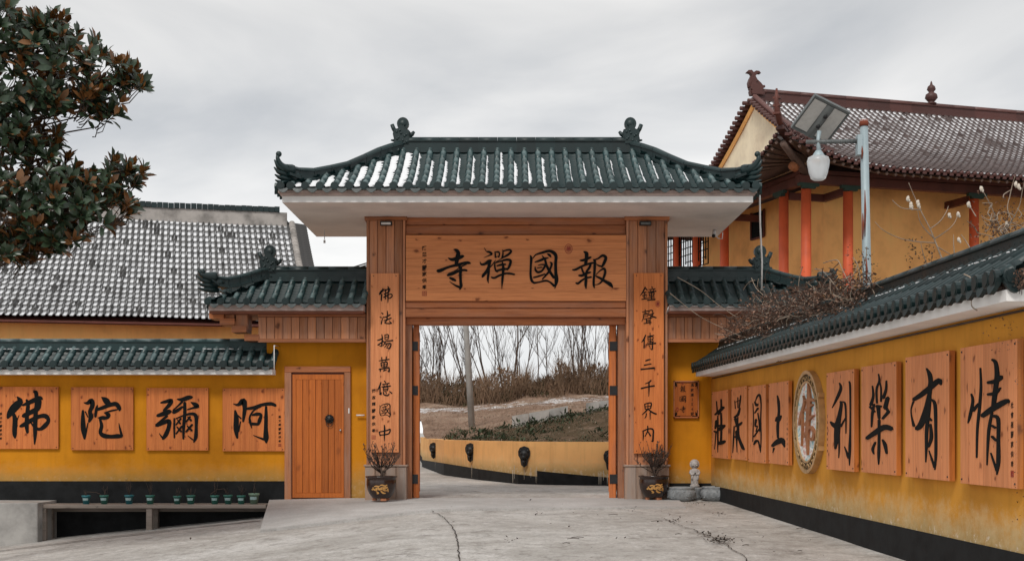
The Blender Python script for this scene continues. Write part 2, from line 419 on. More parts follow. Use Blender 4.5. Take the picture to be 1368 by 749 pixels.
def mat_ground():
    m, t, b = newmat('worn concrete paving')
    v = coords(t, (1,1,1), False)
    big = noisef(t, v, 0.22, 6, 0.6, 0.4)
    base = ramp(t, big, [(0.3, (0.34, 0.315, 0.29)), (0.5, (0.475, 0.45, 0.42)), (0.7, (0.585, 0.565, 0.54))])
    st = noisef(t, coords(t, (1.5, 1.0, 1), False), 1.1, 10, 0.80, 0.5)
    base = mixc(t, ramp(t, st, [(0.34, (0.8,)*3), (0.50, (0,0,0))]), base, (0.21, 0.188, 0.165))
    st2 = noisef(t, coords(t, (2.6, 2.0, 1), False), 1.8, 9, 0.80, 0.3)
    base = mixc(t, ramp(t, st2, [(0.50, (0,0,0)), (0.66, (0.7,)*3)]), base, (0.69, 0.67, 0.645))
    fine = noisef(t, v, 22, 6, 0.75)
    base = mixc(t, ramp(t, fine, [(0.32, (0.7,)*3), (0.5, (0,0,0))]), base, (0.17, 0.152, 0.135))
    pt = noisef(t, v, 0.55, 4, 0.5, 1.0)
    base = mixc(t, ramp(t, pt, [(0.52, (0,0,0)), (0.60, (0.35,)*3)]), base, (0.27, 0.25, 0.225))
    pt2 = noisef(t, coords(t, (1, 1, 1), False), 3.2, 10, 0.85)
    base = mixc(t, ramp(t, pt2, [(0.36, (0.85,)*3), (0.46, (0,0,0))]), base, (0.15, 0.13, 0.115))
    spk = noisef(t, v, 5.5, 3, 0.5)
    base = mixc(t, ramp(t, spk, [(0.70, (0,0,0)), (0.75, (0.5,)*3)]), base, (0.11, 0.095, 0.08))
    t.links.new(base, b.inputs['Base Color'])
    b.inputs['Roughness'].default_value = 0.82
    b.inputs['Specular IOR Level'].default_value = 0.3
    bump(t, b, mixc(t, 0.5, fine, st), 0.5, 0.01)
    return m
M['ground'] = mat_ground()
def mat_apron():
    m, t, b = newmat('smooth concrete apron')
    v = coords(t, (1,1,1), False)
    base = ramp(t, noisef(t, v, 0.6, 8, 0.65, 0.3), [(0.3, (0.33, 0.315, 0.30)), (0.55, (0.47, 0.455, 0.44)), (0.75, (0.57, 0.56, 0.545))])
    st2 = noisef(t, coords(t, (2.2, 1.8, 1), False), 1.8, 9, 0.78, 0.3)
    base = mixc(t, ramp(t, st2, [(0.50, (0,0,0)), (0.75, (0.4,)*3)]), base, (0.64, 0.63, 0.615))
    fine = noisef(t, v, 28, 6, 0.75)
    base = mixc(t, ramp(t, fine, [(0.34, (0.6,)*3), (0.5, (0,0,0))]), base, (0.24, 0.22, 0.20))
    t.links.new(base, b.inputs['Base Color'])
    b.inputs['Roughness'].default_value = 0.85
    bump(t, b, fine, 0.4, 0.006)
    return m
M['apron'] = mat_apron()
def mat_hill():
    m, t, b = newmat('dead grass and soil')
    v = coords(t, (1,1,1), False)
    f = noisef(t, v, 0.35, 8, 0.68, 0.4)
    base = ramp(t, f, [(0.3, (0.15, 0.085, 0.055)), (0.5, (0.31, 0.20, 0.14)), (0.66, (0.43, 0.32, 0.24))])
    g = noisef(t, v, 9, 8, 0.8)
    base = mixc(t, ramp(t, g, [(0.35, (0.8,)*3), (0.52, (0,0,0))]), base, (0.10, 0.07, 0.045))
    base = mixc(t, ramp(t, g, [(0.55, (0,0,0)), (0.68, (0.8,)*3)]), base, (0.50, 0.40, 0.32))
    at = N(t, 'ShaderNodeAttribute', attribute_name='snow')
    s_ = noisef(t, coords(t, (1.2, 1.0, 1), False), 1.6, 9, 0.8)
    mu = N(t, 'ShaderNodeMath', operation='MULTIPLY'); t.links.new(at.outputs['Fac'], mu.inputs[0]); t.links.new(s_, mu.inputs[1])
    base = mixc(t, ramp(t, mu.outputs[0], [(0.46, (0,0,0)), (0.50, (0.9,)*3)]), base, (0.72, 0.72, 0.73))
    at2 = N(t, 'ShaderNodeAttribute', attribute_name='bank')
    gb = noisef(t, v, 1.6, 8, 0.75)
    mu2 = N(t, 'ShaderNodeMath', operation='MULTIPLY'); t.links.new(at2.outputs['Fac'], mu2.inputs[0]); t.links.new(gb, mu2.inputs[1])
    base = mixc(t, ramp(t, mu2.outputs[0], [(0.25, (0,0,0)), (0.48, (0.9,)*3)]), base, (0.085, 0.060, 0.032))
    t.links.new(base, b.inputs['Base Color']); b.inputs['Roughness'].default_value = 0.95
    b.inputs['Specular IOR Level'].default_value = 0.1
    bump(t, b, g, 0.9, 0.08)
    return m
M['hill'] = mat_hill()
def mat_leaf(name, top, under, rough=0.35):
    m, t, b = newmat(name)
    ge = N(t, 'ShaderNodeNewGeometry')
    v = coords(t)
    f = noisef(t, v, 2.5, 4, 0.6)
    ct = ramp(t, f, [(0.3, tuple(c*0.55 for c in top)), (0.7, tuple(c*1.5 for c in top))])
    cu = ramp(t, f, [(0.35, tuple(c*0.4 for c in under)), (0.65, under)])
    at = N(t, 'ShaderNodeAttribute', attribute_name='tone')
    base = mixc(t, ge.outputs['Backfacing'], ct, cu)
    t.links.new(base, b.inputs['Base Color']); b.inputs['Roughness'].default_value = rough
    return m
M['magnolia'] = mat_leaf('magnolia leaf', (0.030, 0.052, 0.028), (0.22, 0.09, 0.024), 0.3)
M['magnolia_rust'] = mat_leaf('rusty magnolia leaf', (0.16, 0.07, 0.022), (0.24, 0.10, 0.028), 0.5)
M['bark'] = mat_plain('bark', (0.075, 0.058, 0.048), 0.95, 0, 0.4, 6, 0.2)
M['greyleaf'] = mat_plain('weed leaf', (0.045, 0.068, 0.030), 0.8, 0, 0.5, 1.2)
M['scrubbrown'] = mat_plain('brown scrub', (0.20, 0.13, 0.085), 0.95, 0, 0.6, 0.6, 0.1)
M['scrubgreen'] = mat_plain('dark scrub', (0.075, 0.062, 0.035), 0.95, 0, 0.5, 0.6, 0.1)
def mat_disc():
    m, t, b = newmat('painted cloud ground of medallion')
    v = coords(t, (1,1,1), False)
    vo = N(t, 'ShaderNodeTexVoronoi', feature='DISTANCE_TO_EDGE', inp={'Scale': 11.0}); 
    w = N(t, 'ShaderNodeTexWave', wave_type='RINGS', inp={'Scale': 4.0, 'Distortion': 14.0, 'Detail': 3.0})
    t.links.new(v, vo.inputs['Vector']); t.links.new(v, w.inputs['Vector'])
    nf = noisef(t, v, 4.5, 3, 0.6)
    c = ramp(t, nf, [(0.42, (0.30, 0.58, 0.64)), (0.5, (0.78, 0.82, 0.80)), (0.60, (0.72, 0.42, 0.36))])
    c = mixc(t, ramp(t, w.outputs['Fac'], [(0.45, (0,0,0)), (0.55, (0.75,)*3)]), c, (0.86, 0.86, 0.82))
    t.links.new(c, b.inputs['Base Color']); b.inputs['Roughness'].default_value = 0.5
    bump(t, b, w.outputs['Fac'], 0.5, 0.01)
    return m
M['disc'] = mat_disc()

# ------------------------------------------------------------ brush lettering
def parse(sx):
    return [[tuple(float(q) for q in p.split(',')) for p in st.split()] for st in sx.replace('\n', ' ').split(';') if st.strip()]
def crom(pts, k=4):
    if len(pts) < 3:
        a, b = pts; return [tuple(a[j]+(b[j]-a[j])*i/k for j in range(3)) for i in range(k+1)]
    o = []
    q = [pts[0]] + list(pts) + [pts[-1]]
    for i in range(1, len(q)-2):
        for s in range(k):
            t = s/k
            o.append(tuple(0.5*((2*q[i][j]) + (-q[i-1][j]+q[i+1][j])*t + (2*q[i-1][j]-5*q[i][j]+4*q[i+1][j]-q[i+2][j])*t*t
                     + (-q[i-1][j]+3*q[i][j]-3*q[i+1][j]+q[i+2][j])*t**3) for j in range(3)))
    o.append(pts[-1]); return o
def brush(mb, strokes, mapf, depth=0.008, y=0.0, mi=0):
    """strokes in picture units -> raised ink shapes; mapf(x,y)->(X,Z) in the board's own plane"""
    for si, st in enumerate(strokes):
        c = crom(st, 4)
        yy = y - depth - si*0.0004
        ring = []
        L_, R_ = [], []
        n = len(c)
        for i, (x, yv, w) in enumerate(c):
            a = c[max(0, i-1)]; b = c[min(n-1, i+1)]
            dx, dy = b[0]-a[0], b[1]-a[1]; l = math.hypot(dx, dy) or 1
            nx, ny = -dy/l, dx/l; h = max(w, 1.5)/2
            L_.append((x+nx*h, yv+ny*h)); R_.append((x-nx*h, yv-ny*h))
        # rounded caps
        def cap(i, sgn):
            x, yv, w = c[i]; a = c[i-sgn] if 0 <= i-sgn < n else c[i]
            dx, dy = (x-a[0]), (yv-a[1]); l = math.hypot(dx, dy) or 1; h = max(w, 1.5)/2
            return (x+dx/l*h*0.8, yv+dy/l*h*0.8)
        e0 = cap(0, -1); e1 = cap(n-1, 1)
        ring = [e0] + L_ + [e1] + R_[::-1]
        P3 = [mapf(*p) for p in ring]
        vs = [(p[0], yy, p[1]) for p in P3] + [(p[0], y+0.001, p[1]) for p in P3]
        m = len(ring)
        fs = [(0, 1, m-1)]
        for i in range(1, n):
            fs.append((i, i+1, m-i-1, m-i))
        fs.append((n, n+1, n+2))
        fs += [(i, i+m, (i+1) % m+m, (i+1) % m) for i in range(m)]
        mb.add(vs, fs, mi)
_glyph = {}
def glyph(ch, bold=0.0):
    if (ch, bold) in _glyph: return _glyph[(ch, bold)]
    cu = bpy.data.curves.new('t', 'FONT'); cu.body = ch; cu.size = 1.0; cu.offset = bold; cu.resolution_u = 1
    o = bpy.data.objects.new('t', cu); COL.objects.link(o)
    me = bpy.data.meshes.new_from_object(o)
    vs = [tuple(v.co) for v in me.vertices]; fs = [tuple(p.vertices) for p in me.polygons]
    bpy.data.objects.remove(o); bpy.data.curves.remove(cu); bpy.data.meshes.remove(me)
    if vs:
        xs = [v[0] for v in vs]; ys = [v[1] for v in vs]
        cx, cy = (min(xs)+max(xs))/2, (min(ys)+max(ys))/2
        s_ = 1/max(max(xs)-min(xs), max(ys)-min(ys), 0.45)
        vs = [((v[0]-cx)*s_, (v[1]-cy)*s_) for v in vs]
    _glyph[(ch, bold)] = (vs, fs)
    return vs, fs
def put_text(mb, ch, x, z, size, y, mi=0, bold=0.012, sx=1.0):
    """one small printed character; slightly risen to the right like handwriting"""
    vs, fs = glyph(ch, bold)
    rnd = random.Random(ord(ch)*7+int(x*100))
    a = rnd.uniform(0.04, 0.14)
    mb.add([(x+v[0]*size*sx, y, z+(v[1]+a*v[0])*size) for v in vs], fs, mi)
CH = {}
# (photo crop x0, y0, zoom), strokes x,y,width in crop pixels
CH['si'] = ((580,325,10.7), "200,215,12 250,238,42 320,225,55 400,195,48 428,192,14; 278,95,8 320,105,42 345,150,58 330,220,62 315,310,46; 48,400,44 90,395,50 180,355,36 280,325,38 350,312,42 440,285,36 490,285,42 522,295,14; 470,300,16 380,345,18 300,395,10 200,440,12; 190,462,30 260,445,40 340,405,38 420,388,32 468,396,28; 350,330,28 380,360,42 375,450,40 380,560,40 385,615,44 366,665,18; 380,640,34 310,610,26 260,580,14 218,550,4; 222,498,24 268,520,42 308,540,28")
CH['chan'] = ((640,325,10.7), "75,72,5 100,118,12; 108,125,18 150,132,34 182,160,28 150,178,18 68,212,4; 15,270,6 32,308,28 85,300,38 140,262,46 178,250,22; 160,262,32 145,320,36 112,400,42 64,460,42 45,490,22; 132,300,28 140,380,32 130,470,34 126,530,28 135,575,6; 150,355,18 192,310,14 236,245,8; 226,125,12 232,170,22 232,212,20; 232,132,12 278,132,26 292,160,20 280,205,22; 238,212,6 262,196,12 284,198,8; 336,95,6 342,140,18 336,188,26 322,215,16; 346,118,18 430,98,24 458,125,32 420,165,32 370,195,26 335,214,16; 238,275,10 300,238,10 342,215,12; 226,280,14 226,340,24 240,398,24 268,410,26; 236,285,18 310,262,22 400,240,32 452,260,36 430,340,36 402,385,22; 256,330,18 320,312,32 380,308,22; 250,400,26 330,378,32 404,372,26; 332,275,18 346,350,36 341,450,36 331,560,28 325,660,4; 176,490,22 220,500,28 300,462,28 380,437,26 450,440,28 508,452,22")
CH['guo'] = ((700,325,10.7), "85,175,6 104,220,38 98,330,30 95,460,34 112,540,38 146,573,28; 146,573,28 220,560,23 310,540,28 370,560,24 432,615,38; 130,220,13 170,170,20 260,140,33 360,116,38 430,147,50 458,200,46 452,300,42 455,430,46 464,540,56 440,655,6; 156,275,16 220,255,32 290,226,36 350,214,13; 330,155,8 360,172,36 385,200,22; 256,180,10 300,240,30 322,320,36 370,410,40 428,500,36; 160,340,12 164,385,30 200,420,32 255,400,28 290,350,30 300,318,24 250,310,18 200,322,10; 185,362,10 240,350,16 262,352,10; 136,495,22 200,480,26 300,446,20; 370,275,12 396,300,34 376,370,28 342,430,32 262,520,18")
CH['bao'] = ((760,325,10.7), "210,125,14 250,150,54 250,220,46 240,300,46; 156,250,14 200,250,33 270,222,38 318,205,22; 50,385,16 100,380,32 190,332,30 280,300,30 345,286,28; 180,350,22 196,400,28 215,440,22; 310,305,32 295,350,36 250,412,32; 140,465,22 190,465,38 260,432,32 315,420,18; 98,570,16 130,580,32 190,532,28 250,502,24 320,488,26; 240,430,38 245,520,42 240,600,38 246,655,12; 350,240,16 370,262,36 366,400,36 356,520,33 355,600,33 366,645,12; 352,250,18 420,222,23 480,182,36 528,210,42 502,290,42 470,345,26; 460,335,22 425,325,20 388,300,8; 385,460,8 440,402,16 498,368,32 518,400,33 510,460,36 470,550,27 420,590,18 372,600,8; 385,475,18 440,500,32 520,550,42 590,592,52 625,635,18")
CH['fo'] = ((0,510,7.49), "170,150,8 198,200,66 142,262,80 98,320,60 75,365,22; 130,312,26 150,380,48 146,470,48 146,530,42 150,565,14; 190,335,4 168,390,14; 225,238,18 280,215,40 350,182,46 398,166,46 422,176,18; 398,190,36 376,268,50 300,310,46 240,340,42 222,346,18; 200,448,22 240,430,42 320,382,42 400,346,38 458,346,46 484,390,36 450,440,46 400,475,32 350,460,26 305,405,12; 265,182,22 280,230,36 271,330,38 266,440,42 275,510,26; 336,105,18 360,112,40 364,200,32 356,330,42 351,450,42 350,540,34 345,626,10")
CH['tuo'] = ((90,510,7.49), "165,210,8 200,215,32 240,192,50 250,240,46 226,300,40 236,350,48 216,402,24; 155,290,22 155,380,42 160,480,50 172,572,20; 205,412,10 190,490,16 174,560,20; 178,300,12 205,355,12; 340,155,6 372,178,50 402,205,62 430,216,22; 300,235,10 290,275,28 280,352,22; 292,282,26 350,262,36 430,232,40 488,225,44 520,268,40 520,294,10; 500,280,12 440,292,18 368,312,8; 368,310,8 408,330,44 398,360,32 350,362,40 306,362,8; 325,372,22 342,440,34 330,510,36 370,542,46 440,550,38 510,545,44 548,552,16; 545,545,26 526,470,18 515,415,4")
CH['mi'] = ((190,510,7.49), "185,212,16 230,202,32 290,190,40 268,236,40 214,290,22; 150,342,30 200,326,44 265,302,48 288,300,24; 250,342,26 182,400,26 142,440,36; 150,442,26 220,408,38 268,396,44 264,460,40 236,530,44 206,572,28; 196,556,18 170,518,5; 350,176,12 400,180,40 460,160,44 498,156,26; 400,202,22 350,250,16 306,288,12; 310,308,34 350,290,34 402,252,22; 486,206,8 530,230,44 558,250,28 510,262,20 450,280,10; 425,210,30 425,320,34 415,440,30 411,572,20; 322,368,16 320,450,20 322,562,14; 338,370,12 420,336,16 500,322,30 538,350,38 540,450,30 536,550,36 515,606,14; 505,580,14 455,540,4; 350,378,8 380,420,20; 386,370,20 338,432,14; 346,452,12 390,500,20; 396,446,20 338,522,14; 455,352,12 490,390,22; 480,350,16 438,402,18; 450,442,12 496,490,22; 500,430,22 438,502,18")
CH['a'] = ((290,510,7.49), "160,222,6 210,232,30 262,196,62 276,260,42 270,330,36 260,400,20; 180,290,20 192,370,50 190,480,50 202,565,20; 205,335,12 240,370,16; 235,400,12 214,500,16; 280,272,22 360,262,32 450,232,32 540,222,36 586,240,26; 490,250,22 490,350,36 488,470,40 490,560,54 492,612,16; 470,578,24 420,560,16 362,536,4; 440,252,8 370,286,15 328,350,18 330,400,26 346,465,8; 350,335,16 400,325,34 440,332,26 424,390,38 412,430,22; 350,422,30 410,426,26")
CH['fo2'] = ((1050,485,4.68), "100,205,6 106,250,14 86,330,20 74,388,12; 95,312,8 94,400,10 90,520,4; 130,130,6 136,220,28 130,350,28 125,450,24 128,575,6; 114,235,12 150,230,28 172,240,10; 110,300,12 155,262,20; 114,390,20 140,346,24 162,330,14; 110,462,24 140,402,24 166,430,15 160,480,22 140,470,16")
CH['zhuang'] = ((945,500,5.76), "70,210,8 76,290,10; 105,195,10 105,270,13 84,312,12; 58,312,13 90,287,22 125,255,20; 80,320,8 80,400,12 80,500,11 80,600,4; 60,402,13 100,396,16; 52,440,13 72,446,16; 72,360,24 60,420,10; 66,450,8 56,578,4; 105,300,11 108,400,14 105,520,14; 86,432,14 115,406,30 135,395,13; 88,532,26 115,525,28 135,516,18")
CH['yan'] = ((945,500,5.76), "210,205,5 215,265,7; 234,180,7 235,260,7; 256,165,9 251,215,11 245,262,7; 215,216,4 250,200,5; 206,332,11 235,312,20 250,262,12; 216,342,24 226,400,10; 206,402,8 201,500,10 195,605,4; 216,402,12 250,386,20 266,370,10; 226,440,24 226,520,9 229,600,4; 241,402,8 241,480,16 270,560,22 284,580,12; 216,482,20 245,490,12; 235,332,7 232,440,10")
CH['guo2'] = ((995,500,5.76), "62,225,5 66,330,7 62,460,7 61,520,5; 80,212,5 96,172,12 114,162,15 125,230,9 122,350,9 125,480,9 121,602,4; 75,212,8 90,240,20 101,230,10; 76,300,8 101,262,15; 86,350,18 80,400,10 96,400,8 86,440,8; 70,482,10 110,422,9; 100,300,7 110,360,10 115,440,7; 70,542,9 86,516,20 105,520,10 120,590,7")
CH['tu'] = ((995,500,5.76), "250,165,7 258,210,19 262,290,18 253,400,22 255,490,16; 236,360,12 255,346,42 278,322,16; 210,552,20 250,522,40 288,512,42 306,560,8; 215,603,4 224,570,14")
CH['li'] = ((1098,485,4.83), "112,130,6 122,165,18 96,230,16 66,290,4; 55,380,10 72,398,26 98,412,36; 120,250,14 125,270,18 111,350,26 101,400,36 96,470,36 86,553,12; 110,430,10 111,550,9 108,612,4; 135,250,8 150,266,11 155,340,9 155,455,5; 158,345,5 122,410,13; 176,120,7 182,150,11 184,300,9 183,450,11 180,560,16 178,660,4; 174,612,18 146,540,4")
CH['le'] = ((1145,475,4.4), "125,110,6 130,150,11 114,200,12 116,280,11; 128,150,8 140,190,9 140,270,11; 90,180,7 95,240,14 80,292,18; 100,288,13 90,340,15 85,420,8; 75,302,13 105,332,9; 172,150,8 170,200,13 154,250,18; 180,250,22 165,310,24; 186,330,18 150,372,13; 166,300,12 184,330,14; 116,300,20 142,300,12; 125,300,22 130,370,14; 58,487,20 100,458,27 160,422,32 204,432,24; 130,380,14 130,480,13 128,580,14 127,640,4; 108,510,8 93,550,14 100,580,4; 150,495,7 165,525,18 175,575,10")
CH['you'] = ((1205,460,3.94), "128,128,6 145,160,22 150,200,22 140,240,18; 60,292,18 100,267,25 150,227,27 194,192,27 204,212,12; 150,232,18 131,330,27 101,420,31 76,445,22; 62,430,14 50,380,6 48,340,5 60,302,9; 150,272,9 141,350,18 130,450,17 128,540,13 125,620,4; 155,292,9 174,320,16 178,450,13 178,580,13 173,660,5; 172,648,12 142,560,4; 136,382,13 155,402,10; 150,422,10 155,490,17 140,540,10")
CH['qing'] = ((1278,445,3.49), "110,165,7 113,250,11 106,350,13 96,450,11 93,580,7; 68,285,7 75,320,13 61,390,13 52,420,4; 76,362,16 102,330,10; 165,125,10 182,140,17 188,200,21 178,290,22 170,350,18; 145,232,13 180,226,21 208,206,22; 145,287,11 180,281,17 205,256,7; 120,387,20 170,352,27 232,318,22 243,325,8; 165,372,10 151,450,13 145,540,9 142,615,4; 170,387,13 194,402,16 195,500,14 195,600,17 188,660,4; 188,642,10 160,560,5; 165,432,10 181,442,10; 165,482,10 185,502,10")
Z1 = (490,375,7.49); Z2 = (490,465,5.55); Z3 = (840,375,7.49); Z4 = (840,465,5.55)
CH['fa'] = (Z1, "145,322,8 162,336,15; 130,366,7 147,372,13; 145,436,13 152,400,10 166,360,4; 165,372,8 200,362,12 235,342,12; 205,305,8 208,340,12 200,400,12; 170,402,8 205,392,12 245,376,12; 205,395,8 180,424,10 215,431,13 240,430,10; 225,405,6 246,430,15")
CH['yang'] = (Z1, "105,600,8 135,591,14 162,576,8; 150,540,8 155,580,14 150,640,14 145,660,10 120,646,4; 110,646,12 140,626,12 168,604,6; 180,545,8 182,590,10; 180,546,8 215,544,12 212,590,10; 185,592,7 212,590,7; 185,568,7 210,566,7; 165,616,8 200,608,10 260,600,14; 187,615,10 160,655,6; 178,636,8 225,628,12 242,640,12 225,680,15 200,670,4; 206,635,8 176,670,5; 225,636,8 196,676,5")
CH['wan'] = (Z2, "90,96,6 125,91,9 166,85,9; 110,70,8 113,105,7; 145,65,8 140,105,7; 105,111,8 108,140,8; 105,111,7 150,106,9 148,138,8; 108,126,5 148,122,5; 108,140,6 148,138,6; 128,105,8 128,165,8; 90,160,8 130,151,9 165,146,9; 166,148,9 165,174,12 155,172,4; 100,155,8 100,176,7; 122,172,6 145,162,7")
CH['yi'] = (Z2, "105,255,8 95,285,12 82,310,5; 98,290,10 98,346,10; 130,245,8 139,256,9; 115,271,6 166,262,9; 125,272,6 129,283,6; 155,268,6 148,281,6; 110,289,7 176,282,9; 122,293,7 124,318,7; 122,293,6 155,290,8 153,316,7; 124,306,5 153,304,5; 124,318,6 153,316,6; 108,330,6 105,346,9; 125,326,8 127,346,9 155,352,10 166,338,5; 140,326,6 146,336,8; 168,322,6 185,336,10")
CH['zhong'] = (Z2, "92,624,8 99,650,10; 92,623,8 150,611,10 173,603,10 161,636,10 100,646,8; 130,572,8 132,600,12 130,650,10 130,690,4")
CH['zhong2'] = (Z3, "165,65,10 145,110,14 115,155,5; 165,75,8 177,90,12 187,100,6; 140,126,8 176,118,10; 135,151,8 181,143,10; 160,115,8 160,182,10; 143,160,5 150,171,7; 182,155,7 174,168,5; 130,190,10 191,180,10; 230,62,8 237,76,10; 200,93,7 266,85,10; 215,98,6 221,109,7; 251,92,7 243,106,6; 190,119,8 273,108,12; 205,129,7 208,160,7; 205,129,6 251,122,9 248,156,8; 208,143,5 248,140,5; 208,159,6 248,156,6; 228,120,7 228,190,8; 200,176,7 256,170,8; 185,198,10 263,190,14")
CH['sheng'] = (Z3, "165,292,8 165,332,9; 135,316,7 196,305,9; 145,333,7 186,326,8; 145,346,7 191,338,8 188,360,7; 147,346,8 145,380,8 130,411,4; 147,362,5 188,358,6; 205,300,8 200,336,8; 205,303,7 235,298,9 239,325,8 252,330,8; 200,346,7 241,335,10 210,376,6; 205,346,6 240,361,13 275,373,12; 155,386,7 236,373,9; 175,385,8 175,426,7; 215,378,8 212,441,9; 178,399,5 212,396,5; 178,411,5 212,408,5; 150,431,8 226,419,8")
CH['chuan'] = (Z3, "170,545,10 150,590,16 128,620,5; 155,590,12 152,676,12; 185,561,7 251,549,10; 190,571,7 192,605,7; 190,571,6 241,562,9 238,599,8; 192,588,5 238,584,5; 192,604,6 238,600,6; 213,525,8 215,625,8; 185,623,7 251,612,8; 175,641,8 270,628,14; 235,615,10 236,680,13 228,690,8 210,673,4; 200,650,7 213,663,10")
CH['san'] = (Z4, "125,96,10 145,89,10 160,86,8; 115,129,10 145,122,8 166,119,8; 90,159,12 130,155,10 190,149,14")
CH['qian'] = (Z4, "165,240,11 150,255,10 120,266,4; 92,301,12 140,289,10 190,281,12; 150,255,10 150,310,10 148,360,4")
CH['jie'] = (Z4, "118,416,8 122,455,8; 118,416,7 166,408,10 161,449,9; 122,436,5 162,430,5; 124,455,6 160,449,6; 142,412,6 142,452,7; 140,455,10 120,476,9 98,495,4; 145,455,8 175,478,12 205,490,10; 130,485,8 128,505,8 118,521,4; 158,478,9 158,530,5")
CH['nei'] = (Z4, "105,613,8 108,650,10 105,686,5; 105,616,8 150,599,10 180,606,12 181,650,12 178,690,12 168,688,5; 140,578,8 140,615,10 120,656,5; 140,615,7 161,651,12")
def ink_from_photo(parent, key, frame, off, board_origin, depth=0.008, mat='ink', name='character', y=0.0, bold=1.0):
    """lettering traced in photo pixels, laid on the board's real plane"""
    (x0, y0, z), s_ = CH[key]
    bx, bz = board_origin
    def mp(x, yv):
        a, b = frame.loc(x0 + x/z, y0 + yv/z, off)
        return (a-bx, b-bz)
    mb = MB(); brush(mb, [[(a, b, w*bold) for a, b, w in q] for q in parse(s_)], mp, depth, y)
    return mb.build(name, M[mat], parent)
def ink_in_box(parent, key, cx, cz, w, h, y, depth=0.006, mat='ink', name='character', bold=1.0):
    (x0, y0, z), s_ = CH[key]; st = parse(s_)
    xs = [p[0] for s in st for p in s]; ys = [p[1] for s in st for p in s]
    ax, bx = min(xs), max(xs); ay, by = min(ys), max(ys)
    st = [[(p[0], p[1], p[2]*bold) for p in s] for s in st]
    mp = lambda x, yv: (cx + ((x-ax)/(bx-ax)-0.5)*w, cz - ((yv-ay)/(by-ay)-0.5)*h)
    mb = MB(); brush(mb, st, mp, depth, y)
    return mb.build(name, M[mat], parent)

# ------------------------------------------------------------ ground, apron, hill
def gz(x, y):
    z = 0.0
    if y < 25.6:
        if x < -1.3: z -= 0.1*(-1.3-x) if x > -13 else 1.17
        z -= 0.008*max(0, min(25-y, 40))
        if x < -1.3: z += 0.0
    return z
def axis(vals):
    o = []
    for a, b, n in vals:
        o += [a+(b-a)*i/n for i in range(n)]
    return o + [vals[-1][1]]
mb = MB()
xs = axis([(-600,-60,6),(-60,-14,8),(-14,8,60),(8,60,10),(60,600,6)])
ys = axis([(-200,-10,5),(-10,8,8),(8,25.5,44),(25.5,25.7,1),(25.7,60,30),(60,1200,8)])
mb.grid([[(x, y, gz(x, y) + (0.012*noise.noise(Vector((x*0.5, y*0.5, 0))) if 5 < y < 25 and abs(x) < 14 else 0)) for x in xs] for y in ys])
struct('ground', mb, M['ground'])

mb = MB()   # concrete apron in front of the gate, tilting down to the left
BL, BR, FR, FL_ = Vector((-4.72,25.46,-0.02)), Vector((3.2,25.46,0.022)), Vector((3.0,22.6,0.014)), Vector((-4.02,20.9,-0.26))
rows = []
for j in range(13):
    v = j/12
    row = []
    for i in range(25):
        u = i/24
        fy = FL_.lerp(Vector((-1.3,21.75,0.018)), min(1, u/0.36)) if u < 0.36 else Vector((-1.3,21.75,0.018)).lerp(FR, (u-0.36)/0.64)
        bk = BL.lerp(Vector((-3.4,25.46,0.012)), min(1, u/0.16)) if u < 0.16 else Vector((-3.4,25.46,0.012)).lerp(BR, (u-0.16)/0.84)
        p = fy.lerp(bk, v)
        zt = gz(p.x, p.y)
        row.append((p.x, p.y, max(p.z, zt+0.010)))
    rows.append(row)
mb.grid(rows)
lo = lambda p: (p[0], p[1], p[2]-0.5)
edge = rows[0]; mb.grid([[lo(p) for p in edge], edge])
left = [r[0] for r in rows]; mb.grid([[lo(p) for p in left][::-1], left[::-1]])
struct('concrete_apron', mb, M['apron'])
# ------------------------------------------------------------ tile roofs
def barrel_geo(L_, r0, r1, n=6, cap=False):
    vs = []; fs = []
    for (y, r) in ((0, r0), (L_, r1)):
        for k in range(n+1):
            a = math.pi*k/n
            vs.append((r*math.cos(a), y, r*math.sin(a)))
    for k in range(n): fs.append((k, n+1+k, n+2+k, k+1))
    fs.append(tuple(range(n+1)))
    return vs, fs
def cap_geo(r, n=12, th=0.03):
    mb = MB()
    ring = [(r*math.cos(2*math.pi*k/n), r*math.sin(2*math.pi*k/n)) for k in range(n)]
    mb.prism([(x, z) for x, z in ring], -th, 0.02)
    mb.prism([(x*0.72, z*0.72) for x, z in ring], -th-0.006, -th)
    return mb
def drip_geo(w, h, n=8):
    """crescent drip plate hanging between two barrel ends"""
    top = [(-w/2 + w*k/n, -h*0.30*math.sin(math.pi*k/n)) for k in range(n+1)]
    bot = [(-w/2 + w*k/n, -0.012-h*(0.95*math.sin(math.pi*k/n)**0.75+0.10*(1-abs(2*k/n-1))**2)) for k in range(n+1)]
    pts = bot + top[::-1]
    m = MB(); N2 = n+1
    vs = [(x, -0.02+0.25*z, z) for x, z in bot] + [(x, -0.02+0.25*z, z) for x, z in top] + [(x, 0.02+0.25*z, z) for x, z in bot] + [(x, 0.02+0.25*z, z) for x, z in top]
    fs = []
    for k in range(n):
        fs += [(k, k+1, N2+k+1, N2+k), (2*N2+k, 3*N2+k, 3*N2+k+1, 2*N2+k+1), (k, 2*N2+k, 2*N2+k+1, k+1)]
    m.add(vs, fs, 0, False); return m
_mc = {}
def shared(key, fn):
    if key not in _mc: _mc[key] = fn()
    return _mc[key]
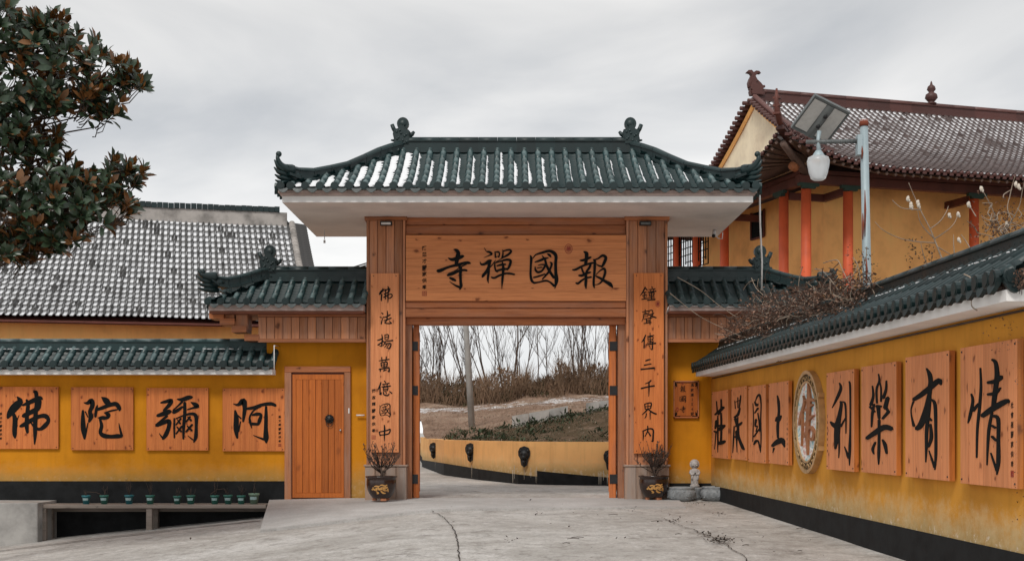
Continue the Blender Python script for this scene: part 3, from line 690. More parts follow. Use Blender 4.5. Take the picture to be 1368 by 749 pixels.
def slope_tiles(parent, T, a0, a1, V, zf, hL, hR, pitch, r, dv, mat, single=True, pan_dv=0.13, rnd=None, budget=None, pan=None, pan_mb=None, cover_mb=None, sag=0.0):
    """T: Matrix (a, v, z)->parent space. hL/hR: horizontal hip run at either end (0 = plain verge)"""
    rnd = rnd or random.Random(5)
    n = max(1, round((a1-a0)/pitch)); p = (a1-a0)/n
    def vmax(a):
        m = V
        if hL: m = min(m, V*(a-a0)/hL)
        if hR: m = min(m, V*(a1-a)/hR)
        return max(m, 0.0)
    rot = T.to_3x3().to_4x4()
    for i in range(n):
        # pans between barrels: concave, stepped courses
        am = a0 + p*(i+0.5); vm = max(vmax(am-p*0.4), vmax(am+p*0.4)) if (hL or hR) else V
        nc = max(1, int(math.ceil(vm/pan_dv)))
        rows = []
        for c in range(nc):
            for e in (0, 1):
                v = min(vm, (c+e)*pan_dv)
                lift = 0.022*(1-e)
                rows.append([T @ Vector((am + p*0.5*q*1.0, v, zf(v) + lift - 0.025 + 0.045*q*q)) for q in (-1, -0.6, 0, 0.6, 1)])
        if vm > 0.05 and pan_mb is not None: pan_mb.grid(rows, 0, True)
    for i in range(n+1):
        a = a0 + p*i
        if hL or hR: a = min(max(a, a0+r*1.3 if hL else a), a1-r*1.3 if hR else a)
        vm = vmax(a); k = 0; v = 0.0
        while v < vm - 0.04 or k == 0:
            v2 = min(v+dv, max(vm, 0.12)); Lh = dv if v2-v > dv*0.75 else max(0.12, v2-v)
            q0 = Vector((a, v, zf(v)+0.012)); q1 = Vector((a, v+dv, zf(v+dv)+0.012))
            d = q1-q0; ln = d.length * (Lh/dv)
            yaw = Matrix.Translation(q0) @ Matrix.Rotation(math.atan2(d.z, d.y), 4, 'X') @ Matrix.Rotation(rnd.uniform(-0.012, 0.012), 4, 'Z')
            Mx = T @ yaw
            key = ('bar', r, round(ln+0.02, 2))
            if single:
                def mk():
                    m = MB(); vs, fs = barrel_geo(ln+0.02, r, r*0.88); m.add(vs, fs, 0, True); return m.mesh('roof_tile', mat)
                inst('roof_tile', shared((key, mat.name), mk), parent, mat=Mx)
            else:
                vs, fs = barrel_geo(ln+0.02, r, r*0.88, 5)
                cover_mb.add([Mx @ Vector(x) for x in vs], fs, 0, True)
            v = v2; k += 1
            if vm <= 0.04: break
        q = T @ Vector((a, 0.0, zf(0)+0.012+r*0.25))
        Mc = Matrix.Translation(q) @ rot
        if single:
            inst('end_disc', shared(('cap', r, mat.name), lambda: cap_geo(r*1.10).mesh('end_disc', M['tealdark'])), parent, mat=Mc)
        else:
            g = cap_geo(r*1.08, 8); cover_mb.add([Mc @ Vector(x) for x in g.v], g.f)
    for i in range(n):
        q = T @ Vector((a0+p*(i+0.5), 0.0, zf(0)+0.005))
        Md = Matrix.Translation(q) @ rot
        if single:
            inst('drip_tile', shared(('drip', p, r, mat.name), lambda: drip_geo(p*0.82, r*1.35).mesh('drip_tile', M['tealdark'])), parent, mat=Md)
        else:
            g = drip_geo(p*0.82, r*1.35, 6); cover_mb.add([Md @ Vector(x) for x in g.v], g.f)
def Tm(ox, oy, ang):
    return Matrix.Translation((ox, oy, 0)) @ Matrix.Rotation(ang, 4, 'Z')
def ridge_line(parent, p0, p1, seg, h, mat, w=0.2, name='ridge_tile'):
    """horizontal ridge: base course, recessed band and round cap, in separate lengths"""
    p0 = Vector(p0); p1 = Vector(p1); d = p1-p0; n = max(1, round(d.length/seg)); L_ = d.length/n
    ang = math.atan2(d.y, d.x)
    def mk():
        m = MB()
        m.box(0.001, L_-0.001, -w*0.6, w*0.6, 0, h*0.22)
        m.box(0.0, L_, -w*0.30, w*0.30, h*0.22, h*0.72)
        m.box(0.001, L_-0.001, -w*0.42, w*0.42, h*0.72, h*0.80)
        vs = []; 
        for x in (0.001, L_-0.004):
            for k in range(7):
                a = math.pi*k/6; vs.append((x, w*0.40*math.cos(a), h*0.80+h*0.22*math.sin(a)))
        m.add(vs, [(k, k+1, k+8, k+7) for k in range(6)] + [(6,5,4,3,2,1,0), tuple(range(7,14))], 0, True)
        return m.mesh(name, mat)
    me = mk()
    for i in range(n):
        inst(name, me, parent, p0 + d*(i/n), (0, 0, ang))
def sweep_ridge(parent, pts, w, h, mat, name='hip_tile', segn=1):
    """pts = top centre line of a sloping hip ridge; one object per length"""
    pts = [Vector(p) for p in pts]
    prof = [(-0.6,-1.0),(-0.6,-0.76),(-0.34,-0.74),(-0.34,-0.30),(-0.46,-0.28),(-0.42,-0.14),(-0.22,0.0),(0.22,0.0),(0.42,-0.14),(0.46,-0.28),(0.34,-0.30),(0.34,-0.74),(0.6,-0.76),(0.6,-1.0)]
    def ring(i, t):
        p = pts[i]
        a = t.cross(Vector((0,0,1))); a.normalize()
        hh = h[i] if isinstance(h, list) else h
        ww = w[i] if isinstance(w, list) else w
        return [p + a*x*ww + Vector((0,0,1))*z*hh for x, z in prof]
    for i in range(len(pts)-1):
        t = pts[i+1]-pts[i]
        t0 = (pts[i+1]-pts[max(0,i-1)]); t1 = (pts[min(len(pts)-1,i+2)]-pts[i])
        A = ring(i, t0.normalized()); B = ring(i+1, t1.normalized())
        g = t.normalized()*0.004
        A = [p+g for p in A]; B = [p-g for p in B]
        m = MB(); n = len(prof)
        m.add(A+B, [(k, (k+1)%n, n+(k+1)%n, n+k) for k in range(n)] + [tuple(range(n-1,-1,-1)), tuple(range(n,2*n))])
        m.build(name, mat, parent)
def horn(parent, base, dirv, L_, H_, mat):
    """curled corner finial with flame-like tiers under it. dirv = outward horizontal unit vector"""
    base = Vector(base); d = Vector(dirv).normalized()
    m = MB()
    pts = []; rs = []
    for i in range(13):
        t = i/12
        pts.append(base + d*(L_*(t**0.75)*(1-0.18*t**3)) + Vector((0,0,H_*t**2.3))); rs.append(0.085*(1-t)+0.028)
    m.tube(pts, rs, 8)
    # curl at the tip
    tip = pts[-1]
    m.ball(tip + Vector((0,0,0.03)) - d*0.03, 0.055, 9, 6, sc=(1, 0.8, 1))
    side = Vector((-d.y, d.x, 0))
    for j, (f, ln, up) in enumerate(((0.30, 0.16, 0.12), (0.10, 0.19, 0.06), (-0.15, 0.20, 0.01), (-0.4, 0.22, -0.01))):
        b = base + d*(L_*(0.5+0.28*f)) + Vector((0,0,-0.04-0.055*j+0.09*f))
        q = [b - d*0.2, b, b + d*ln*0.55 + Vector((0,0,up*0.35)), b + d*ln + Vector((0,0,up+0.03))]
        m.tube(q, [0.05, 0.055, 0.035, 0.012], 6)
        m.box(-0.02, 0.02, -0.03, 0.03, -0.05, 0.01, 0, Matrix.Translation(b))
    # scroll cheek
    m.ball(base - d*0.02 - Vector((0,0,0.10)), 0.10, 10, 7, sc=(1.5, 0.9, 0.8), bump=0.3)
    return m.build('corner_finial', mat, parent)
def ornament(parent, p, s, mat, flip=1, name='ridge_ornament'):
    """ridge-end beast: block body, round head disc, raised sword and curled snout"""
    m = MB(); f = flip
    body = [(-0.13,0),(0.13,0),(0.15,0.10),(0.135,0.19),(0.15,0.26),(0.12,0.30),(0.06,0.33),(0.03,0.40),(-0.03,0.40),(-0.07,0.33),(-0.14,0.31),(-0.16,0.22),(-0.14,0.12)]
    W = 1.22
    m.prism([(x*s*W*0.92, z*s) for x, z in body], -0.075*s, 0.075*s)
    m.prism([(x*s*0.8*W, z*s*0.85+0.03*s) for x, z in body], -0.10*s, 0.10*s)
    m.prism([(0.02*f*s+0.12*s*math.cos(k*0.3927), 0.43*s+0.125*s*math.sin(k*0.3927)) for k in range(16)], -0.05*s, 0.05*s)
    m.ball((0.02*f*s, 0, 0.43*s), 0.10*s, 12, 8, sc=(1, 0.85, 1.0))
    m.prism([(x, z) for x, z in ((-0.05*s, 0.28*s), (0.07*s, 0.28*s), (0.07*s, 0.36*s), (-0.05*s, 0.36*s))], -0.06*s, 0.06*s)
    m.tube([(-0.12*f*s, 0, 0.26*s), (-0.17*f*s, 0, 0.34*s), (-0.20*f*s, 0, 0.42*s)], [0.045*s, 0.042*s, 0.040*s], 8)
    m.tube([(0.11*f*s, 0, 0.18*s), (0.20*f*s, 0, 0.23*s), (0.24*f*s, 0, 0.28*s)], [0.055*s, 0.045*s, 0.028*s], 7)
    m.tube([(-0.14*f*s, 0, 0.10*s), (-0.22*f*s, 0, 0.11*s)], [0.035*s, 0.016*s], 6)
    for k in range(9):
        a = k*0.7; m.ball((0.10*s*math.cos(a*1.9), -0.085*s, (0.06+0.028*k)*s), 0.035*s, 6, 4)
        m.ball((0.10*s*math.sin(a*1.7), 0.085*s, (0.06+0.028*k)*s), 0.035*s, 6, 4)
    return m.build(name, mat, parent, p)
def brick_wall_cap(t, x0, x1, zbot, mat, endL=False, endR=False, singles=True, rnd=None, pan_name='pan_tiles'):
    """tiled wall coping in wall-local space: white fascia slab, two slopes, ridge"""
    th = 0.30; yc = th/2; ov = 0.35
    m = MB()
    m.box(x0, x1, -ov, th+ov, zbot, zbot+0.095)
    m.build('fascia', M['white'], t)
    m = MB(); m.box(x0+0.01, x1-0.01, -ov+0.04, th+ov-0.04, zbot+0.095, zbot+0.14); m.build('batten', M['rafter'], t)
    zf = lambda v: zbot+0.165 + 0.60*v + 0.10*v*v
    V = ov+yc+0.05; e = 0.05
    roof = MB()
    m2 = MB()
    a0, a1 = x0, x1
    slope_tiles(None, Tm(0, -ov-e, 0), a0, a1, V, zf, V*0.9 if endL else 0, V*0.9 if endR else 0, 0.235, 0.067, 0.32, mat, False, pan_mb=roof, cover_mb=MB())
    ro = roof.build('roof', M['tealdark'], t)
    slope_tiles(ro, Tm(0, -ov-e, 0), a0, a1, V, zf, V*0.9 if endL else 0, V*0.9 if endR else 0, 0.235, 0.067, 0.32, mat, singles, pan_mb=None, cover_mb=m2, rnd=rnd)
    back = MB()
    slope_tiles(None, Matrix.Translation((0, th+ov+e, 0)) @ Matrix.Rotation(math.pi, 4, 'Z'), -a1, -a0, V, zf, 0, 0, 0.235, 0.067, 0.6, mat, False, pan_mb=back, cover_mb=back)
    if endR:
        slope_tiles(None, Matrix.Translation((x1, yc, 0)) @ Matrix.Rotation(math.pi/2, 4, 'Z'), -V, V, V*0.9, zf, V, V, 0.235, 0.067, 0.32, mat, False, pan_mb=back, cover_mb=back)
    tag(back.build('back_tiles', mat, ro), kind='stuff')
    zr = zf(V)-0.05
    ridge_line(ro, (x0, yc, zr), (x1-(V*0.9 if endR else 0), yc, zr), 0.45, 0.24, mat, 0.20)
    # thin line of snow caught at the foot of the ridge
    sm_ = MB(); r_ = random.Random(21); x = x0+0.3
    while x < x1-0.6:
        l_ = r_.uniform(0.02, 0.16)
        if r_.random() < 0.7: sm_.ball((x, yc-0.135, zr+0.035), 0.5, 6, 4, sc=(l_, 0.03, r_.uniform(0.010, 0.022)))
        x += l_*1.1
    tag(sm_.build('snow_line', M['snow'], ro), kind='stuff')
    return ro, zr

# ---- long yellow wall on the right, running towards the viewer
RL = 14.45
t = thing('garden_wall', 'long yellow wall on the right with black base, tiled coping and hung boards', 'wall', (3.876, 25.5, 0), ANGR)
m = MB(); m.box(0.0, RL, 0, 0.30, -0.6, 2.37); m.build('wall', M['yellowR'], t)
m = MB()
m.box(0.0, RL+0.012, -0.014, 0.012, -0.6, 0.262); m.build('base_band', M['black'], t)
brick_wall_cap(t, 0.30, RL+0.40, 2.36, M['tealdark'], endR=True, rnd=random.Random(8))
m = MB(); m.tube([(0.3, -0.03, 2.325), (RL, -0.03, 2.325)], 0.012, 6); m.build('conduit', M['twig'], t)

# ---- low yellow wall on the left
t = thing('garden_wall', 'low yellow wall on the left with four square boards and tiled coping', 'wall', (0, 25.5, 0))
m = MB(); m.box(-16, -4.775, 0, 0.30, -1.6, 2.42); m.build('wall', M['yellowL'], t)
m = MB(); m.box(-16, -4.43, -0.014, 0.005, -1.6, 0.34); m.build('base_band', M['black'], t)
brick_wall_cap(t, -16, -4.60, 2.40, M['teal'], rnd=random.Random(9))

# ---- gate wings (tall wall pieces either side of the gateway, with boarded eave boxes)
def wing(x_in, x_box, x_eave, x_ridge, x_wall, tipz, label, door):
    sgn = 1 if x_box > x_in else -1
    t = thing('gate_wing', label, 'wall', (0, 25.5, 0))
    a, b = sorted((x_in, x_wall))
    m = MB(); m.box(a, b, 0.002, 0.30, -0.3, 3.55)
    m.build('wall', M['yellowL'], t)
    # boarded eave box
    z0, z1 = 3.01, 3.60; yf = -0.42
    xb0, xb1 = sorted((x_in, x_box))
    m = MB(); m.box(xb0, xb1, yf+0.03, 0.0, z0+0.02, z1); bx = m.build('eave_box', M['brownbeam'], t)
    m = MB(); m.box(xb0, xb1, yf-0.02, yf+0.05, z0, z0+0.062); m.build('beam', M['woodx'], bx)
    m = MB(); m.box(xb0, xb1, yf-0.015, yf+0.05, z1-0.10, z1-0.02); m.build('beam', M['woodx'], bx)
    n = round((xb1-xb0)/0.163); p = (xb1-xb0)/n
    mk = MB(); mk.bbox(-p/2+0.004, p/2-0.004, 0, 0.03, 0, z1-z0-0.17, 0.006); me = mk.mesh('board', M['wood'])
    rr = random.Random(3)
    for i in range(n): inst('board', me, bx, (xb0+p*(i+0.5), yf-0.002-rr.uniform(0, 0.006), z0+0.063))
    # stepped brackets under the corner
    for k, (dx, zz) in enumerate(((0.0, 0.0), (0.24, 0.16), (0.46, 0.30), (0.66, 0.42))):
        m = MB(); xa, xc = sorted((x_box+sgn*(dx-0.02), x_box+sgn*(dx+0.26)))
        m.box(xa, xc, yf-0.03-0.02*k, 0.05, z0+zz+0.03, z0+zz+0.15); m.build('bracket', M['woodx'], bx)
        m = MB(); xa, xc = sorted((x_box+sgn*(dx-0.03), x_box+sgn*(dx+0.22)))
        if k: m.box(xa, xc, yf+0.02, 0.05, z0+zz+0.10, z1-0.05+0.001*k); m.build('bracket_board', M['wood'], bx)
    # eave strip + roof
    ze = 3.62
    xe0, xe1 = sorted((x_in+sgn*0.002, x_eave))
    m = MB(); m.box(xe0, xe1, -0.80, 0.9, ze-0.04, ze+0.075); m.build('eave_board', M['pinkstrip'], t)
    m = MB(); m.box(xe0, xe1-0.01, -0.76, 0.86, ze-0.085, ze-0.04); m.build('eave_soffit', M['brownbeam'], t)
    V = 0.86
    zf = lambda v: ze+0.10 + 0.52*v + 0.10*v*v
    hr = abs(x_eave-x_ridge)
    roof = MB(); dummy = MB()
    hl, hR_ = (hr, 0) if sgn < 0 else (0, hr)
    slope_tiles(None, Tm(0, -0.86, 0), xe0, xe1, V, zf, hl, hR_, 0.235, 0.063, 0.3, M['tealdark'], False, pan_mb=roof, cover_mb=dummy, pan_dv=0.1)
    ro = roof.build('roof', M['tealdark'], t)
    slope_tiles(ro, Tm(0, -0.86, 0), xe0, xe1, V, zf, hl, hR_, 0.235, 0.063, 0.3, M['tealdark'] if sgn > 0 else M['teal'], True, rnd=random.Random(4))
    back = MB()
    slope_tiles(None, Matrix.Translation((0, 0.9, 0)) @ Matrix.Rotation(math.pi, 4, 'Z'), -xe1, -xe0, V, zf, hR_, hl, 0.235, 0.063, 0.5, M['tealdark'], False, pan_mb=back, cover_mb=back)
    ang = -math.pi/2 if sgn < 0 else math.pi/2
    slope_tiles(None, Matrix.Translation((x_eave, 0.02, 0)) @ Matrix.Rotation(ang, 4, 'Z'), -0.88, 0.88, hr, lambda v: zf(v*V/hr), V, V, 0.235, 0.063, 0.4, M['tealdark'], False, pan_mb=back, cover_mb=back)
    tag(back.build('back_tiles', M['tealdark'], ro), kind='stuff')
    zr = zf(V)-0.03
    ridge_line(ro, (x_in, 0.02, zr), (x_ridge, 0.02, zr), 0.42, 0.30, M['tealdark'], 0.20)
    ztop = zr+0.30
    qs = [(0.0, ztop), (0.15, ztop-0.05), (0.32, ztop-0.13), (0.5, ztop-0.21), (0.68, ztop-0.27), (0.84, ztop-0.27), (0.96, ztop-0.22)]
    pts = [(x_ridge+(x_eave-x_ridge)*q*1.02, 0.02-0.88*q, z) for q, z in qs]
    sweep_ridge(ro, pts, [0.17]*7, [0.24,0.24,0.23,0.23,0.22,0.2,0.16], M['tealdark'])
    ptsb = [(x, 0.04-y, z) for x, y, z in pts]
    sweep_ridge(ro, ptsb, [0.17]*7, [0.24,0.24,0.23,0.23,0.22,0.2,0.16], M['tealdark'])
    d = Vector((x_eave-x_ridge, -0.88, 0)).normalized()
    horn(ro, Vector(pts[-1])-Vector((0,0,0.08))-d*0.12, d, 0.36, tipz-(ztop-0.22)+0.08, M['tealdark'])
    horn(ro, Vector(ptsb[-1])-Vector((0,0,0.08)), (d.x, -d.y, 0), 0.30, tipz-(ztop-0.22)+0.08, M['tealdark'])
    ornament(ro, (x_ridge, 0.02, ztop-0.13), 0.98, M['tealdark'], sgn*-1)
    return t
lw = wing(-2.80, -4.86, -5.72, -4.73, -4.775, 4.27, 'left gate wing wall with small orange door, boarded eave and tiled roof', True)
rw = wing(2.98, 4.90, 5.92, 4.85, 4.02, 4.28, 'right gate wing wall, boarded eave and tiled roof half covered by dry vines', False)
m = MB(); m.box(3.0, 3.87, -0.012, 0.004, -0.1, 0.30); m.build('base_band', M['black'], rw)

# small orange door with weathered frame in the left wing
fr = lambda x, y: FW.loc(x, y, 0.03)
def fx(px, off=0.0): return FW.loc(px, 500, off)[0]
def fz(py, off=0.0): return FW.loc(684, py, off)[1]
m = MB(); m.box(fx(388.5), fx(461.5), -0.004, 0.0, 0, fz(497)); 
dr = m.build('door', M['darkred'], lw)
m = MB(); x0, x1 = fx(380.7), fx(389.8); m.bbox(x0, x1, -0.06, 0.01, -0.02, fz(498), 0.008); m.build('door_post', M['wood'], dr)
m = MB(); x0, x1 = fx(460.3), fx(468.8); m.bbox(x0, x1, -0.06, 0.01, -0.02, fz(498), 0.008); m.build('door_post', M['wood'], dr)
m = MB(); m.bbox(fx(380.7), fx(468.8), -0.065, 0.01, fz(498)+0.001, fz(490), 0.008); m.build('door_lintel', M['woodx'], dr)
xa, xb = fx(391), fx(459.5); za, zb = 0.02, fz(500.5)
m = MB(); m.box(xa, xb, -0.025, -0.006, zb-0.10, zb); m.box(xa, xb, -0.025, -0.006, za, za+0.09)
m.box(xa, xa+0.07, -0.024, -0.006, za+0.09, zb-0.10); m.box(xb-0.05, xb, -0.024, -0.006, za+0.09, zb-0.10); m.build('door_rail', M['door'], dr)
n = 7; w = (xb-xa-0.12)/n
mk = MB(); mk.bbox(-w/2+0.003, w/2-0.003, -0.020, -0.004, za+0.091, zb-0.101, 0.005); me = mk.mesh('plank', M['door'])
for i in range(n): inst('plank', me, dr, (xa+0.07+w*(i+0.5), 0, 0))
m = MB(); kx, kz = FW.loc(440, 560, 0.05)
m.lathe([(0.0, 0.05), (0.03, 0.048), (0.05, 0.03), (0.07, 0.02), (0.085, 0.0)], n=14)
for k in range(10): m.ball((0.075*math.cos(k*0.628), 0.075*math.sin(k*0.628), 0.018), 0.02, 6, 4)
for sx_ in (-1, 1): m.ball((0.025*sx_, 0.02, 0.045), 0.013, 6, 4)
m.ball((0, -0.015, 0.052), 0.018, 6, 4)
g = [Matrix.Rotation(math.pi/2, 4, 'X') @ Vector(v) for v in m.v]; m.v = [tuple(v) for v in g]
ko = m.build('lion_knocker', M['iron'], dr, (kx, -0.03, kz))
m = MB(); m.tube([(0.062*math.cos(a), -0.02, -0.085+0.062*math.sin(a)) for a in [math.radians(q) for q in range(110, 431, 20)]], 0.007, 6)
m.build('ring', M['bronzedark'], dr, (kx, -0.03, kz))
m = MB(); kx, kz = FW.loc(455, 575, 0.03); m.tube([(kx, -0.02, kz), (kx, -0.06, kz)], [0.018, 0.022], 10); m.build('door_knob', M['steel'], dr)
m = MB(); kx, kz = FW.loc(466, 549, 0.07); m.box(kx-0.012, kx+0.012, -0.067, -0.058, kz-0.05, kz+0.05); m.build('door_label', M['pvc'], dr)

# ------------------------------------------------------------ the gateway
G = thing('temple_gate', 'large timber temple gateway with green tiled roof, white soffit and open gate leaves', 'gate', (0.09, 25.0, 0))
def gX(px, Y): return (px-684)*Y/FPX - 0.09
def gZ(py, Y): return EYE + (577-py)*Y/FPX
def column(xa, xb, inner):
    # xa..xb in local x, front at y=0 (world 25.0)
    D = 0.62
    m = MB(); m.box(xa+0.03, xb-0.03, 0.035, D-0.035, -0.02, 5.395); co = m.build('column', M['brownbeam'], G)
    rr = random.Random(int(xa*10))
    zt, zb_ = 5.33, 0.66
    nb = 4; ed = 0.05
    for x0, x1 in ((xa, xa+ed), (xb-ed, xb)):
        m = MB(); m.bbox(x0+0.002, x1-0.002, -0.012, 0.06, zb_, zt, 0.006); m.build('corner_board', M['wood'], co)
    w = (xb-xa-2*ed)/nb
    for i in range(nb):
        m = MB(); m.bbox(-w/2+0.004, w/2-0.004, 0, 0.03, zb_, zt, 0.008)
        m.build('board', M['wood'], co, (xa+ed+w*(i+0.5), 0.003+rr.uniform(0, 0.008), 0))
    # flanks
    for xs_, s_ in ((xa, -1), (xb, 1)):
        n = 4; wd = (D-0.06)/n
        for i in range(n):
            m = MB(); y0 = 0.06+wd*i
            x0, x1 = (xs_-0.0, xs_+0.028) if s_ < 0 else (xs_-0.028, xs_)
            m.box(x0, x1, y0+0.003, y0+wd-0.003, 0.0 if i > 1 else zb_, zt); m.build('side_board', M['wood'], co)
    m = MB(); m.bbox(xa-0.035, xb+0.035, -0.035, D+0.03, 5.331, 5.397, 0.01); m.build('cap_board', M['woodx'], co)
    # plinth
    m = MB(); m.bbox(xa-0.045, xb+0.045, -0.07, 0.30, 0.635, 0.672, 0.008); m.build('plinth_ledge', M['woodgrey'], co)
    n = 4; w = (xb-xa+0.05)/n
    for i in range(n):
        m = MB(); m.bbox(-w/2+0.003, w/2-0.003, -0.045, 0.0, -0.03, 0.634, 0.007)
        m.build('plinth_board', M['woodgrey'], co, (xa-0.025+w*(i+0.5), rr.uniform(-0.006, 0.0), 0))
    for xs_, s_ in ((xa-0.024, -1), (xb+0.024, 1)):
        m = MB(); x0, x1 = sorted((xs_, xs_-s_*0.024)); m.box(x0, x1, -0.02, 0.28, -0.03, 0.634); m.build('plinth_side', M['woodgrey'], co)
    return co
xl0, xl1 = gX(489.5, 25), gX(541.5, 25)
xr0, xr1 = gX(836.6, 25), gX(892, 25)
column(xl0, xl1, 1); column(xr0, xr1, -1)
# cross beams: (top px, bottom px, y offset)
for (ya, yb, yo, mt) in ((291.0, 301.3, 0.10, 'woodx'), (301.7, 314.0, 0.07, 'woodx'), (403.2, 412.3, 0.03, 'woodx'), (412.8, 424.0, -0.01, 'woodx'), (424.8, 433.8, 0.16, 'woodx')):
    m = MB(); m.bbox(xl1+0.002, xr0-0.002, yo, 0.55 if yo < 0.15 else 0.5, gZ(yb, 25+yo), gZ(ya, 25+yo), 0.012); m.build('beam', M[mt], G)
m = MB(); m.box(xl1+0.002, xr0-0.002, 0.09, 0.5, gZ(403.5, 25), gZ(314, 25)); m.build('back_panel', M['brownbeam'], G)
# jambs and open leaves
zt = gZ(434, 25.3)
for px0, px1 in ((541.6, 550.2), (825.6, 836.6)):
    m = MB(); m.bbox(gX(px0, 25.25), gX(px1, 25.25), 0.22, 0.55, -0.02, zt-0.002, 0.006); m.build('jamb', M['wood'], G)
for side, (px0, px1), lean in ((-1, (552.3, 560.5), 0), (1, (813.6, 822.5), 0)):
    xa, xb = gX(px0, 25.4), gX(px1, 25.4)
    xc = xb if side < 0 else xa
    ray = ((px1 if side < 0 else px0)-684)/FPX
    A = math.atan2(ray + 0.012*side, 1)
    lf = inst('gate_leaf', None, G, (xc, 0.4, 0), (0, 0, -A)) if False else None
    wth = xb-xa
    m = MB()
    x0, x1 = (-wth, 0) if side < 0 else (0, wth)
    m.bbox(x0, x1, 0, 1.75, 0.02, zt-0.012, 0.006)
    lf = m.build('gate_leaf', M['leaf_wood'], G, (xc, 0.38, 0), (0, 0, -A))
    for i in range(9):
        y0 = 0.10+i*0.18
        for xx in ((x0-0.012, x0), (x1, x1+0.012)):
            mm = MB(); mm.box(xx[0], xx[1], y0+0.003, y0+0.177, 0.14, zt-0.14); mm.build('leaf_board', M['leaf_wood'], lf)
    for py in (463, 522, 640):
        z = gZ(py, 25.4)
        mm = MB()
        hx0, hx1 = (x0-0.005, x0+0.10) if side > 0 else (x1-0.10, x1+0.005)
        if side > 0: hx0, hx1 = x0+0.01, x1+0.06
        else: hx0, hx1 = x0-0.06, x1-0.03
        mm.box(hx0, hx1, -0.012, 0.0, z-0.09, z+0.09)
        for bx_ in (0.25, 0.75):
            for bz in (-0.06, 0.06):
                mm.ball((hx0+(hx1-hx0)*bx_, -0.014, z+bz), 0.008, 6, 4)
        mm.build('hinge', M['iron'], lf)
# soffit slab and fascia
xs0, xs1 = -4.10-0.09, 4.30-0.09
m = MB(); m.box(xs0, xs1, -1.55, 2.55, 5.40, 5.515); m.build('soffit', M['soffit'], G)
for (x0, x1, y0, y1) in ((xs0-0.012, xs1+0.012, -1.565, -1.55), (xs0-0.012, xs1+0.012, 2.55, 2.565), (xs0-0.012, xs0, -1.55, 2.55), (xs1, xs1+0.012, -1.55, 2.55)):
    m = MB(); m.box(x0, x1, y0, y1, 5.397, 5.512); m.build('fascia', M['white'], G)
m = MB(); m.box(xs0-0.04, xs1+0.04, -1.60, 2.60, 5.516, 5.555); m.build('batten', M['pinkstrip'], G)
m = MB(); m.box(xs0-0.07, xs1+0.07, -1.64, 2.64, 5.556, 5.605); m.build('batten', M['pinkstrip'], G)
# roof
V = 2.2
zf = lambda v: 5.64 + 1.13*(0.74*(v/2.2) + 0.26*(v/2.2)**2)
a0, a1 = -4.12-0.09-0.08, 4.42-0.09
rX0, rX1 = -2.14-0.09, 2.32-0.09
roof = MB()
slope_tiles(None, Tm(0, -1.70, 0), a0, a1, V, zf, rX0-a0, a1-rX1, 0.259, 0.066, 0.34, M['teal'], False, pan_mb=roof, cover_mb=MB(), pan_dv=0.13)
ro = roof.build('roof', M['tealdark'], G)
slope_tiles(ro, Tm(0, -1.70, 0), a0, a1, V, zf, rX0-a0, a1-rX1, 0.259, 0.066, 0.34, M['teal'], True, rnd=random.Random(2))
back = MB()
slope_tiles(None, Matrix.Translation((0, 2.70, 0)) @ Matrix.Rotation(math.pi, 4, 'Z'), -a1, -a0, V, zf, a1-rX1, rX0-a0, 0.259, 0.066, 0.5, M['teal'], False, pan_mb=back, cover_mb=back)
slope_tiles(None, Matrix.Translation((a0, 0.5, 0)) @ Matrix.Rotation(-math.pi/2, 4, 'Z'), -V, V, rX0-a0, lambda v: zf(v*V/(rX0-a0)), V, V, 0.259, 0.066, 0.4, M['teal'], False, pan_mb=back, cover_mb=back)
slope_tiles(None, Matrix.Translation((a1, 0.5, 0)) @ Matrix.Rotation(math.pi/2, 4, 'Z'), -V, V, a1-rX1, lambda v: zf(v*V/(a1-rX1)), V, V, 0.259, 0.066, 0.4, M['teal'], False, pan_mb=back, cover_mb=back)
tag(back.build('back_tiles', M['teal'], ro), kind='stuff')
ridge_line(ro, (rX0, 0.5, 6.70), (rX1, 0.5, 6.70), 0.38, 0.32, M['tealdark'], 0.24)
hq = [(0.0, 6.97), (0.10, 6.86), (0.20, 6.735), (0.32, 6.55), (0.45, 6.36), (0.60, 6.215), (0.73, 6.10), (0.84, 6.06), (0.93, 6.08)]
hh = [0.32, 0.30, 0.27, 0.25, 0.25, 0.24, 0.24, 0.22, 0.20]
for (xr, xe) in ((rX0, a0), (rX1, a1)):
    for sy in (-1, 1):
        pts = [(xr+(xe-xr)*q, 0.5+sy*V*q, z) for q, z in hq]
        sweep_ridge(ro, pts, [0.20]*9, hh, M['tealdark'])
        d = Vector((xe-xr, sy*V, 0)).normalized()
        horn(ro, Vector(pts[-1])-Vector((0,0,0.09))-d*0.15, d, 0.40, 0.22, M['tealdark'])
ornament(ro, (rX0, 0.5, 6.86), 0.98, M['tealdark'], 1)
ornament(ro, (rX1, 0.5, 6.86), 0.98, M['tealdark'], -1)
